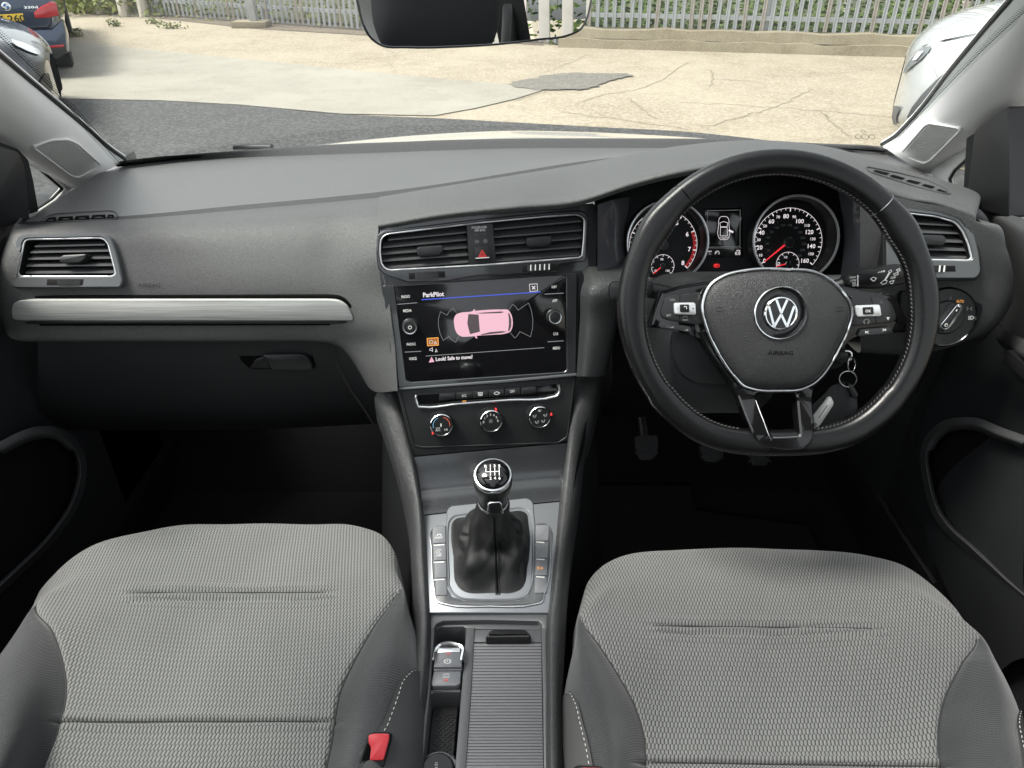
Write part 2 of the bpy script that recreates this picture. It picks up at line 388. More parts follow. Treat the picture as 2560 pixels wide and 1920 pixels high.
def fuzz(name, col, scale=900, bump=.6, rough=.95, var=.5, dist=.001):
    m, n, l, b = newmat(name); tc = n.new('ShaderNodeTexCoord'); nz = n.new('ShaderNodeTexNoise'); nz.inputs['Scale'].default_value = scale; nz.inputs['Detail'].default_value = 3
    l.new(tc.outputs['Object'], nz.inputs['Vector']); mx = n.new('ShaderNodeMix'); mx.data_type = 'RGBA'
    mx.inputs['A'].default_value = tuple(c * (1 - var) for c in col) + (1,); mx.inputs['B'].default_value = tuple(c * (1 + var) for c in col) + (1,)
    l.new(nz.outputs[0], mx.inputs['Factor']); l.new(mx.outputs['Result'], b.inputs['Base Color']); b.inputs['Roughness'].default_value = rough; b.inputs['Specular IOR Level'].default_value = .1
    bp = n.new('ShaderNodeBump'); bp.inputs['Strength'].default_value = bump; bp.inputs['Distance'].default_value = dist; l.new(nz.outputs[0], bp.inputs['Height']); l.new(bp.outputs[0], b.inputs['Normal'])
    return m
def brushed(name, col, axis='x', rough=.34):
    m, n, l, b = newmat(name); tc = n.new('ShaderNodeTexCoord'); mp = n.new('ShaderNodeMapping')
    mp.inputs['Scale'].default_value = (9, 560, 560) if axis == 'x' else (560, 9, 560)
    l.new(tc.outputs['Object'], mp.inputs['Vector']); nz = n.new('ShaderNodeTexNoise'); nz.inputs['Scale'].default_value = 1; nz.inputs['Detail'].default_value = 6; nz.inputs['Roughness'].default_value = .7; l.new(mp.outputs[0], nz.inputs['Vector'])
    mx = n.new('ShaderNodeMix'); mx.data_type = 'RGBA'; mx.inputs['A'].default_value = tuple(c * .66 for c in col) + (1,); mx.inputs['B'].default_value = tuple(min(c * 1.18, 1) for c in col) + (1,)
    st_ = n.new('ShaderNodeMapRange'); st_.inputs[1].default_value = .34; st_.inputs[2].default_value = .66; l.new(nz.outputs[0], st_.inputs[0]); l.new(st_.outputs[0], mx.inputs['Factor']); l.new(mx.outputs['Result'], b.inputs['Base Color']); b.inputs['Metallic'].default_value = .2
    mr = n.new('ShaderNodeMapRange'); mr.inputs[3].default_value = rough + .16; mr.inputs[4].default_value = rough + .34; l.new(nz.outputs[0], mr.inputs[0]); l.new(mr.outputs[0], b.inputs['Roughness'])
    bp = n.new('ShaderNodeBump'); bp.inputs['Strength'].default_value = .12; bp.inputs['Distance'].default_value = .0002; l.new(nz.outputs[0], bp.inputs['Height']); l.new(bp.outputs[0], b.inputs['Normal'])
    return m
def leather(name, col, rough=.42, scale=650, depth=.25):
    m = grain(name, col, rough, scale, depth, .0004, spec=.42, var=.2); n = m.node_tree.nodes; l = m.node_tree.links; b = n["Principled BSDF"]
    return m
def glass(name, tint=(.86, .9, .88), refl=.085, rough=.0):
    m = bpy.data.materials.new(name); m.use_nodes = True; n = m.node_tree.nodes; l = m.node_tree.links; n.remove(n["Principled BSDF"]); out = n["Material Output"]
    t = n.new('ShaderNodeBsdfTransparent'); t.inputs[0].default_value = tuple(tint) + (1,); g = n.new('ShaderNodeBsdfGlossy'); g.inputs['Roughness'].default_value = .02; g.inputs[0].default_value = (1, 1, 1, 1)
    fr_ = n.new('ShaderNodeLayerWeight'); fr_.inputs[0].default_value = .35; mu = math_(n, l, 'MULTIPLY_ADD', fr_.outputs['Fresnel'], refl * 2.0, refl * .35)
    mx = n.new('ShaderNodeMixShader'); l.new(mu, mx.inputs[0]); l.new(t.outputs[0], mx.inputs[1]); l.new(g.outputs[0], mx.inputs[2]); l.new(mx.outputs[0], out.inputs[0])
    return m
def glow(name, col, s=1.0):
    m = plain(name, (.02, .02, .02), .4, emit=col, estr=s * .42); return m
M = {}
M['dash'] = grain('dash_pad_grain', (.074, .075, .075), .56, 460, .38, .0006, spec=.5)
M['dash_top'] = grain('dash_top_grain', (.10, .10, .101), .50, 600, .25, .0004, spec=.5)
M['dash_band_shaded'] = grain('dash_band_shaded_grain', (.068, .068, .070), .75, 600, .22, .0004, spec=.3)  # darker copy of the top plastic: dimmer reflection put into the base colour
M['dash_dark'] = grain('lower_dash_plastic', (.018, .019, .020), .55, 700, .25, .0004, spec=.4)
M['rail'] = grain('console_rail_grain', (.037, .0385, .0395), .42, 420, .5, .0007)
M['door'] = grain('door_grain', (.062, .063, .064), .48, 380, .45, .0007)
M['door_dark'] = grain('door_dark_grain', (.02, .021, .023), .55, 600, .3, .0005, spec=.35)
M['vent_grey'] = plain('vent_frame_satin', (.072, .076, .079), .32, spec=.5, coat=.2)
M['vane'] = plain('vane_plastic', (.075, .075, .077), .33)
M['ring'] = plain('bright_ring', (.72, .73, .74), .3, metal=.55)
M['vane_dark'] = plain('vent_cavity', (.006, .006, .006), .7, spec=.2)
M['chrome'] = plain('chrome_plate', (.85, .86, .87), .12, metal=1)
M['satin'] = plain('satin_chrome', (.68, .69, .70), .26, metal=1)
M['silver_trim'] = plain('silver_paint_trim', (.21, .22, .235), .36, metal=.45, coat=.3)
M['grey_gloss'] = plain('gloss_grey_panel', (.032, .034, .037), .18, metal=.25, coat=.7)
M['piano'] = plain('piano_black', (.005, .005, .0055), .08, spec=.5)
M['black'] = plain('black_plastic', (.011, .011, .012), .38, spec=.4)
M['black_matt'] = plain('black_matt_plastic', (.009, .0095, .0105), .6, spec=.3)
M['panel'] = plain('charcoal_panel', (.016, .017, .018), .38, spec=.45)
M['void'] = plain('dark_gap', (.004, .004, .004), .9, spec=.05)
M['brushed'] = brushed('brushed_aluminium_trim', (.45, .455, .44))
M['leather'] = leather('wheel_leather', (.0055, .0057, .0060), .26, 900, .12)
M['boot'] = leather('gaiter_leather', (.010, .0102, .0105), .44, 1100, .35)
M['airbag'] = grain('airbag_cover_grain', (.026, .0265, .0275), .44, 520, .45, .0006)
M['stitch'] = plain('stitch_thread', (.10, .10, .10), .8)
M['wstitch'] = plain('white_thread', (.42, .42, .41), .8)
M['fabric'] = weave('seat_fabric', (.175, .177, .172), (.042, .044, .043), cw=.0042, rh=.0062, slant=-.25, duty=.68)
M['side_fabric'] = rib_fabric('seat_side_fabric', (.037, .0385, .040))
M['dark_fabric'] = fuzz('seat_flank_cloth', (.075, .074, .074), 1200, .3, var=.25)
M['carpet'] = fuzz('carpet', (.006, .006, .007), 700, .8)
M['mat'] = fuzz('mat_pile', (.008, .008, .009), 500, .9)
M['pillar'] = fuzz('pillar_cloth', (.82, .82, .80), 1600, .02, .85, .012, .0003)
M['pillar2'] = plain('pillar_plastic', (.74, .74, .72), .5, var=.03)
M['liner'] = fuzz('roof_lining', (.55, .55, .53), 1500, .15, .9, .06, .0004)
M['glass'] = glass('window_glass')
M['fill_glass'] = glass('added_roof_glass', (.8, .82, .82), .05)  # for the unseen roof pane, added and sized to brighten the cabin
M['mirror'] = plain('mirror_silver', (.9, .91, .92), .0, metal=1)
for _l in list(M['mirror'].node_tree.nodes['Principled BSDF'].inputs['Roughness'].links): M['mirror'].node_tree.links.remove(_l)
M['screen'] = plain('screen_glass', (.006, .006, .007), .12, spec=.5, coat=.5)
M['white'] = glow('lit_white', (1, .92, .95), .75)
M['print'] = plain('white_print', (.72, .72, .70), .6)
M['print_grey'] = plain('grey_print', (.25, .25, .25), .6)
M['print_dim'] = plain('faint_print', (.10, .10, .10), .6)
M['amber'] = glow('lit_amber', (1, .42, .08), .9)
M['red'] = glow('lit_red', (1, .03, .03), .8)
M['needle'] = plain('needle_red', (.75, .03, .04), .4, emit=(1, .04, .05), estr=.25)
M['redmark'] = plain('red_scale', (.35, .02, .025), .5, emit=(1, .05, .05), estr=.06)
M['blue'] = glow('lit_blue', (.05, .12, .9), .7)
M['pink'] = glow('lit_pink', (.86, .50, .60), .85)
M['pink_dk'] = glow('lit_pink_dark', (.10, .07, .08), .6)
M['greyline'] = glow('lit_grey', (.35, .36, .37), .6)
M['blueline'] = plain('blue_mark', (.15, .35, .5), .5)
M['redline'] = plain('red_mark', (.55, .10, .06), .5)
M['buckle'] = plain('red_buckle', (.55, .035, .045), .35)
M['rubber'] = grain('rubber', (.022, .022, .023), .6, 500, .3, .0004)
M['key'] = grain('key_plastic', (.016, .016, .017), .5, 900, .25, .0003)
M['fob_metal'] = plain('brushed_steel_tag', (.62, .62, .60), .35, metal=.6)
M['steel'] = plain('steel', (.6, .6, .6), .25, metal=1)
M['lever_metal'] = plain('worn_lever', (.22, .20, .17), .35, var=.4, vscale=120)
# ------------------------------------------------------------------ ground
def groundmat(name, c1, c2, c3, peb=90, cracks=0.0, pebamt=.5, rough=.9, stains=.35):
    m, n, l, b = newmat(name); tc = n.new('ShaderNodeTexCoord')
    big = n.new('ShaderNodeTexNoise'); big.inputs['Scale'].default_value = .9; big.inputs['Detail'].default_value = 8; big.inputs['Roughness'].default_value = .65; l.new(tc.outputs['Object'], big.inputs['Vector'])
    sm = n.new('ShaderNodeTexVoronoi'); sm.inputs['Scale'].default_value = peb; l.new(tc.outputs['Object'], sm.inputs['Vector'])
    r1 = n.new('ShaderNodeMapRange'); r1.inputs[1].default_value = .35; r1.inputs[2].default_value = .65; l.new(big.outputs[0], r1.inputs[0])
    mx = n.new('ShaderNodeMix'); mx.data_type = 'RGBA'; mx.inputs['A'].default_value = tuple(c1) + (1,); mx.inputs['B'].default_value = tuple(c2) + (1,); l.new(r1.outputs[0], mx.inputs['Factor'])
    m2 = n.new('ShaderNodeMix'); m2.data_type = 'RGBA'; m2.inputs['B'].default_value = tuple(c3) + (1,); l.new(mx.outputs['Result'], m2.inputs['A'])
    sx = n.new('ShaderNodeSeparateColor'); l.new(sm.outputs['Color'], sx.inputs[0])
    f = math_(n, l, 'MULTIPLY', math_(n, l, 'GREATER_THAN', sx.outputs[0], .6), pebamt); l.new(f, m2.inputs['Factor'])
    col = m2.outputs['Result']; h = sx.outputs[1]
    mid = n.new('ShaderNodeTexNoise'); mid.inputs['Scale'].default_value = 3.2; mid.inputs['Detail'].default_value = 7; mid.inputs['Roughness'].default_value = .7; l.new(tc.outputs['Object'], mid.inputs['Vector'])
    s_ = n.new('ShaderNodeMapRange'); s_.inputs[1].default_value = .5; s_.inputs[2].default_value = .75; l.new(mid.outputs[0], s_.inputs[0])
    m4 = n.new('ShaderNodeMix'); m4.data_type = 'RGBA'; m4.blend_type = 'MULTIPLY'; m4.inputs['B'].default_value = (.62, .58, .5, 1); l.new(math_(n, l, 'MULTIPLY', s_.outputs[0], stains), m4.inputs['Factor']); l.new(col, m4.inputs['A']); col = m4.outputs['Result']
    if cracks:
        wp = n.new('ShaderNodeTexNoise'); wp.inputs['Scale'].default_value = 1.3; wp.inputs['Detail'].default_value = 6; l.new(tc.outputs['Object'], wp.inputs['Vector'])
        va = n.new('ShaderNodeVectorMath'); va.operation = 'MULTIPLY_ADD'; va.inputs[1].default_value = (1.1, 1.1, 0); l.new(wp.outputs['Color'], va.inputs[0]); l.new(tc.outputs['Object'], va.inputs[2])
        vo = n.new('ShaderNodeTexVoronoi'); vo.feature = 'DISTANCE_TO_EDGE'; vo.inputs['Scale'].default_value = .42; l.new(va.outputs[0], vo.inputs['Vector'])
        cr = n.new('ShaderNodeMapRange'); cr.inputs[1].default_value = .012; cr.inputs[2].default_value = .003; l.new(vo.outputs[0], cr.inputs[0])
        m3 = n.new('ShaderNodeMix'); m3.data_type = 'RGBA'; m3.inputs['B'].default_value = (.07, .055, .035, 1); l.new(math_(n, l, 'MULTIPLY', cr.outputs[0], cracks), m3.inputs['Factor']); l.new(col, m3.inputs['A']); col = m3.outputs['Result']
    l.new(col, b.inputs['Base Color']); b.inputs['Roughness'].default_value = rough; b.inputs['Specular IOR Level'].default_value = .3
    bp = n.new('ShaderNodeBump'); bp.inputs['Strength'].default_value = .4; bp.inputs['Distance'].default_value = .004; l.new(h, bp.inputs['Height']); l.new(bp.outputs[0], b.inputs['Normal'])
    return m
M['yard'] = groundmat('pebbled_concrete', (.33, .284, .21), (.248, .206, .146), (.39, .35, .285), 55, .12, .6, stains=.45)
M['slab'] = groundmat('smooth_concrete', (.315, .295, .25), (.245, .227, .19), (.34, .32, .275), 120, 0, .4, stains=.45)
M['tar'] = groundmat('asphalt', (.040, .040, .041), (.050, .050, .050), (.12, .12, .118), 60, 0, .5, .85)
M['tarpatch'] = groundmat('asphalt_patch', (.115, .108, .098), (.15, .138, .12), (.21, .19, .16), 50, 0, .6, .85)
M['oldwall'] = groundmat('weathered_concrete', (.285, .248, .178), (.19, .158, .105), (.33, .295, .225), 110, 0, .45, stains=.8)
M['gravel'] = groundmat('gravel_strip', (.15, .12, .09), (.10, .08, .06), (.25, .21, .17), 45, 0, .5)
M['galv'] = plain('galvanised_steel', (.42, .44, .46), .5, metal=.5, var=.2, vscale=5)
M['rusty'] = plain('rust_streaked_steel', (.36, .33, .30), .6, metal=.3, var=.35, vscale=9)
M['concrete_post'] = plain('pale_concrete_post', (.48, .44, .38), .9, var=.2, vscale=10)
def sheet(name, pts, z, m, kind='structure', parent=None):
    o = mk(name, [(p[0], p[1], z) for p in pts], [tuple(range(len(pts)))], m, parent, smooth=False)
    if parent is None: o['kind'] = kind
    return o
g0 = sheet('ground', [(-150, -150), (150, -150), (150, 150), (-150, 150)], 0, M['yard'])
edge = cv(lambda x, y: (x, y), [(-900, 246), (-300, 246), (130, 248), (400, 253), (600, 264), (855, 287), (1100, 297), (1300, 308), (1500, 319), (1720, 331), (1900, 350), (2100, 378), (2560, 450), (3200, 560)])
eb = [PZ(u, v, 0) for u, v in edge]; eb = [tuple(p)[:2] for p in herm([(p.x, p.y) for p in eb], 6)]
sheet('asphalt', eb + [(12, -25), (-40, -25), (-40, eb[0][1])], .004, M['tar'])
slab = [(-500, 60), (0, 88), (167, 103), (350, 124), (641, 152), (860, 175), (1093, 198), (1268, 212), (1358, 227), (1288, 249), (1190, 272), (1085, 291)]
sb = [PZ(u, v, 0) for u, v in slab]
near = [PZ(u, v, 0) for u, v in [(855, 287.5), (600, 264.5), (400, 253.5), (130, 248.5), (-500, 246)]]
sheet('concrete_slab', [tuple(p)[:2] for p in sb + [Vector((p.x, p.y + .01, 0)) for p in near]], .008, M['slab'])
pp = [PZ(u, v, 0) for u, v in sclosed(cv(cT2, [(1060, 548), (1200, 512), (1380, 480), (1620, 478), (1850, 490), (1690, 535), (1540, 582), (1400, 580), (1290, 584)]), 3)]
pj = [tuple(q) for q in herm([tuple(p)[:2] for p in pp], 3, True)]; sheet('asphalt_patch', [(x + random.uniform(-.03, .03), y + random.uniform(-.03, .03)) for x, y in pj], .012, M['tarpatch'])
# expansion joints and long cracks in the yard
ck = thing('yard_cracks', 'long dark cracks and joints across the yellow concrete yard', 'cracks', (0, 0, 0), kind='stuff')
M['crack'] = plain('crack_dirt', (.21, .172, .122), .95)
gf = Fr((0, 0, 0), (1, 0, 0), (0, 0, 1)); gf.Y = Vector((0, 1, 0))
for P_ in [cv(cT3, [(0, 660), (500, 685), (900, 715), (1340, 755)]), cv(cT3, [(180, 815), (420, 745), (620, 690), (760, 620), (850, 575)]), cv(cT3, [(900, 715), (960, 770), (1090, 880)]),
           cv(cT3, [(200, 450), (215, 512), (195, 560)]), cv(cT3, [(215, 512), (340, 515), (520, 530)]), cv(cT3, [(1090, 430), (1230, 434), (1420, 440)]),
           cv(cT2, [(1110, 650), (1180, 625), (1290, 590)]), cv(cT2, [(1520, 660), (1640, 620), (1850, 580), (2212, 400)]), cv(cT2, [(1830, 630), (1900, 690), (2000, 760)]),
           cv(cT2, [(600, 745), (800, 705), (1090, 640)]), cv(cT2, [(0, 410), (250, 370), (600, 320)]), cv(cT2, [(1400, 720), (1700, 760), (2212, 830)]), cv(cT2, [(1280, 470), (1390, 430), (1580, 350)]), cv(cT3, [(0, 345), (160, 350), (330, 358)])]:
    pts = [(PZ(u, v, 0).x, PZ(u, v, 0).y) for u, v in P_]; pts = [(x + random.uniform(-.02, .02), y + random.uniform(-.03, .03)) for x, y in [tuple(q) for q in herm(pts, 8)]]
    lines('crack', gf, [pts], .008, .003, M['crack'], ck, kind='stuff')
# ------------------------------------------------------------------ palisade fence on its kerb wall
fA, fB, fC, fD = Vector((-5.6, 11.6, 0)), Vector((1.0, PZ(1482, 117, 0).y, 0)), PZ(2244, 138, 0), None
fA = PZ(380, 40, 0); fB = PZ(1400, 114, 0); fC = PZ(2244, 138, 0); fD = fC + (fC - fB) * .9
def between(a, b, s): return a + (b - a) * s
pw = thing('boundary_wall', 'low weathered concrete wall under the palisade fence', 'wall', fB)
def wallseg(a, b, h, th, m, nm, z0=0):
    d = (b - a).normalized(); nn = Vector((-d.y, d.x, 0)); L = (b - a).length; k = max(int(L / .25), 2); V = []; Fc = []
    for i in range(k + 1):
        p = a + d * (L * i / k); j1 = random.uniform(-.012, .012); j2 = random.uniform(-.015, .015)
        for q, z in ((-th / 2 - .012, z0), (-th / 2 + j1 * .4, z0 + h * .5), (-th / 2 + .012, z0 + h + j2), (th / 2, z0 + h + j2), (th / 2, z0)): V.append(p + nn * q + Vector((0, 0, z)))
    for i in range(k):
        for j in range(4): Fc.append((i * 5 + j, (i + 1) * 5 + j, (i + 1) * 5 + j + 1, i * 5 + j + 1))
    return mk(nm, V, Fc, m, pw, sharp=30)
wallseg(fB, fD, .10, .30, M['oldwall'], 'footing'); up_ = Vector((0, .07, 0)); wallseg(fB + up_, fD + up_, .105, .26, M['oldwall'], 'coping', .10)
def fence(name, label, a, b, z0, pitch, m1, rail_z, groupn):
    t = thing(name, label, 'fence', a, groupn); d = (b - a).normalized(); L = (b - a).length; ang = atan2(d.y, d.x)
    # one pale: W-section strip 2 m tall
    prof = [(-.024, 0), (-.016, -.012), (-.006, -.004), (.006, -.004), (.016, -.012), (.024, 0)]
    V = []; Fc = []
    for z in (0, .05, 1.8): V += [Vector((x, y, z)) for x, y in prof]
    V += [Vector((x, y + .003, z)) for z in (0, 1.8) for x, y in prof]
    for j in range(2): Fc += [(j * 6 + i, j * 6 + i + 1, (j + 1) * 6 + i + 1, (j + 1) * 6 + i) for i in range(5)]
    Fc += [(18 + i, 24 + i, 25 + i, 19 + i) for i in range(5)]
    me = None; n = int(L / pitch)
    for i in range(n):
        p = a + d * (pitch * (i + .5)) + Vector((0, 0, z0))
        if me is None: o = mk('pale', V, Fc, m1, None); me = o.data; COL.objects.unlink(o); bpy.data.objects.remove(o)
        o = bpy.data.objects.new('pale', me); link(o, t); o.location = p; o.rotation_euler = (random.uniform(-.015, .015), random.uniform(-.03, .03), ang + random.uniform(-.1, .1))
        if random.random() < .22: o.material_slots[0].link = 'OBJECT'; o.material_slots[0].material = M['rusty']
    nn = Vector((-d.y, d.x, 0)); e = Matrix.Rotation(ang, 3, 'Z')
    for rz in (rail_z, rail_z + 1.3): box('rail', a + d * (L / 2) + nn * .03 + Vector((0, 0, z0 + rz)), (L, .05, .045), M['galv'], t, rot=e)
    k = max(int(L / 2.4), 1)
    for i in range(k + 1): box('post', a + d * min(max(L * i / k, .05), L - .05) + nn * .085 + Vector((0, 0, z0 + .9)), (.09, .06, 1.85), M['galv'], t, rot=e)
    return t
fence('palisade_fence', 'grey steel palisade fence standing on the low concrete wall', fB + Vector((0, .13, 0)), fD + Vector((0, .13, 0)), .205, .102, M['galv'], .13, 'palisade fences round the yard')
fence('palisade_gate_fence', 'grey steel palisade fence at ground level left of the hanging mirror', fA, fB, .03, .098, M['galv'], .20, 'palisade fences round the yard')
sheet('gravel_verge', [(p.x, p.y) for p in (fA + Vector((-.2, -.05, 0)), PZ(630, 72, 0), PZ(900, 88, 0), fB + Vector((-.2, .0, 0)), fB + Vector((0, 30, 0)), fA + Vector((-5, 30, 0)))], .006, M['gravel'])
gp = PZ(634, 68, 0); gpo = thing('gate_post', 'thick leaning grey steel post at the palisade gate', 'post', gp)
box('shaft', gp + Vector((0, 0, .7)), (.1, .1, 1.4), M['galv'], gpo, .006, Matrix.Rotation(radians(-2), 3, 'Y')); box('footing', gp + Vector((-.02, 0, .04)), (.5, .3, .09), M['oldwall'], gpo, .01)
for i, (a_, b_, lab) in enumerate(((190, 30, 'leftmost'), (255, 33, 'second from left'), (312, 40, 'third from left'), (362, 40, 'rightmost'))):
    p = PZ(a_, b_ + 2, 0); t = tag(tube('concrete_stump_post', [p, p + Vector((.0, .02, .35)), p + Vector((-.06, .05, .85)), p + Vector((-.07, .05, .9))], [.085, .08, .075, .05], M['concrete_post'], None, seg=8), f'white concrete stump post in the weeds behind the blue saloon, {lab}', 'post', 'white stump posts')
for i, (a_, b_, lab) in enumerate(((2175, 78, 'left of the pair'), (2490, 85, 'by the windscreen pillar'), (1890, 70, 'thin one half hidden by pales'))):
    p = PZ(a_, b_ + 20, 0) + Vector((0, .9, 0)); tag(tube('concrete_fence_post', [p, p + Vector((0, 0, .42)), p + Vector((0, 0, .52)), p + Vector((0, 0, .56))], [.085, .08, .07, .03], M['concrete_post'], None, seg=8), f'round topped pale concrete post behind the palisade fence, {lab}', 'post', 'concrete posts behind the fence')
# ------------------------------------------------------------------ undergrowth behind the fence, weeds
def leafmat(name, a, b_):
    m, n, l, b = newmat(name); gi = n.new('ShaderNodeTexCoord'); nz = n.new('ShaderNodeTexNoise'); nz.inputs['Scale'].default_value = 9; nz.inputs['Detail'].default_value = 4; l.new(gi.outputs['Object'], nz.inputs['Vector'])
    r = n.new('ShaderNodeMapRange'); r.inputs[1].default_value = .35; r.inputs[2].default_value = .65; l.new(nz.outputs[0], r.inputs[0])
    mx = n.new('ShaderNodeMix'); mx.data_type = 'RGBA'; mx.inputs['A'].default_value = tuple(a) + (1,); mx.inputs['B'].default_value = tuple(b_) + (1,); l.new(r.outputs[0], mx.inputs['Factor']); l.new(mx.outputs['Result'], b.inputs['Base Color']); b.inputs['Roughness'].default_value = .55
    b.inputs['Specular IOR Level'].default_value = .3
    return m
M['leaf'] = leafmat('bramble_leaf', (.035, .075, .014), (.13, .19, .035)); M['weed'] = leafmat('weed_leaf', (.08, .12, .02), (.22, .22, .06)); M['dry'] = leafmat('dry_stem', (.30, .23, .12), (.20, .15, .08))
def leaves(name, spots, m, label, cat, kind='stuff', size=(.02, .06), up=.4):
    V = []; Fc = []
    for p in spots:
        s = random.uniform(*size); a = random.uniform(0, 2 * pi); d = Vector((cos(a), sin(a), random.uniform(-.3, up))).normalized(); q = d.orthogonal().normalized(); q = Matrix.Rotation(random.uniform(0, 6.3), 3, d) @ q
        n = len(V); V += [p, p + d * s * .5 + q * s * .3, p + d * s, p + d * s * .5 - q * s * .3]; Fc += [(n, n + 1, n + 2), (n, n + 2, n + 3)]
    o = mk(name, V, Fc, m, None, smooth=False); tag(o, label, cat, kind=kind); return o
sp_ = []
for i in range(15000):
    s = random.uniform(.0, 1); base = between(fB, fD, s) + Vector((0, .30, 0)); dd = random.random() ** 1.3 * 1.8
    sp_.append(base + Vector((random.uniform(-.1, .1), dd, random.uniform(.02, .35 + dd * .55) * random.uniform(.5, 1))))
leaves('bramble_undergrowth', sp_, M['leaf'], 'dense green bramble undergrowth filling the space behind the palisade fence', 'undergrowth', size=(.03, .09))
sp_ = []
for i in range(2500):
    s = random.random(); base = between(fA + Vector((-3, .5, 0)), fB, s) + Vector((0, .35, 0)); dd = random.random() * 1.4
    sp_.append(base + Vector((0, dd, random.uniform(.02, .3 + dd * .4))))
leaves('weed_undergrowth', sp_, M['weed'], 'yellow green weeds growing behind the left palisade gate', 'weeds', size=(.03, .09))
bk = sheet('bank', [(fA.x - 12, fA.y + 5.5), (fA.x, fA.y + .45), (fB.x, fB.y + .45), (fD.x + 3, fD.y + .2), (60, 45), (-60, 45)], .03, plain('leaf_litter', (.05, .055, .02), .95, var=.5, vscale=4))
bk.location.y = .0
for (u, v, rx, n_, hgt, lab) in ((285, 66, .10, 110, .09, 'small green weed tuft growing in the yellow concrete near the stump posts'), (388, 60, .12, 90, .07, 'low green weed patch in front of the left end of the gate'), (430, 72, .2, 120, .07, 'thin dry weed line left of the gate post footing'), (190, 92, .09, 110, .10, 'weed tuft beside the rear bumper of the blue saloon'), (1440, 112, .28, 260, .06, 'grass tuft at the wall foot right of the hanging mirror'), (1830, 118, .22, 260, .17, 'dark weeds climbing the low concrete wall'), (1900, 120, .14, 160, .2, 'weed clump against the concrete wall, right of the darker one')):
    c = PZ(u, v, 0); sp_ = [c + Vector((random.gauss(0, rx * .5), random.gauss(0, .03), random.random() ** 1.5 * hgt)) for _ in range(n_)]
    leaves('weed_tuft', sp_, M['weed'] if hgt < .11 else M['leaf'], lab, 'weed', 'thing', (.02, .055), 1.4)
sp_ = [PZ(random.uniform(140, 420), random.uniform(28, 46), 0) + Vector((0, random.uniform(0, .8), random.random() * .35)) for _ in range(2600)]
leaves('rough_grass', sp_, M['weed'], 'rough yellow green grass round the white stump posts', 'grass', size=(.04, .14), up=1.6)
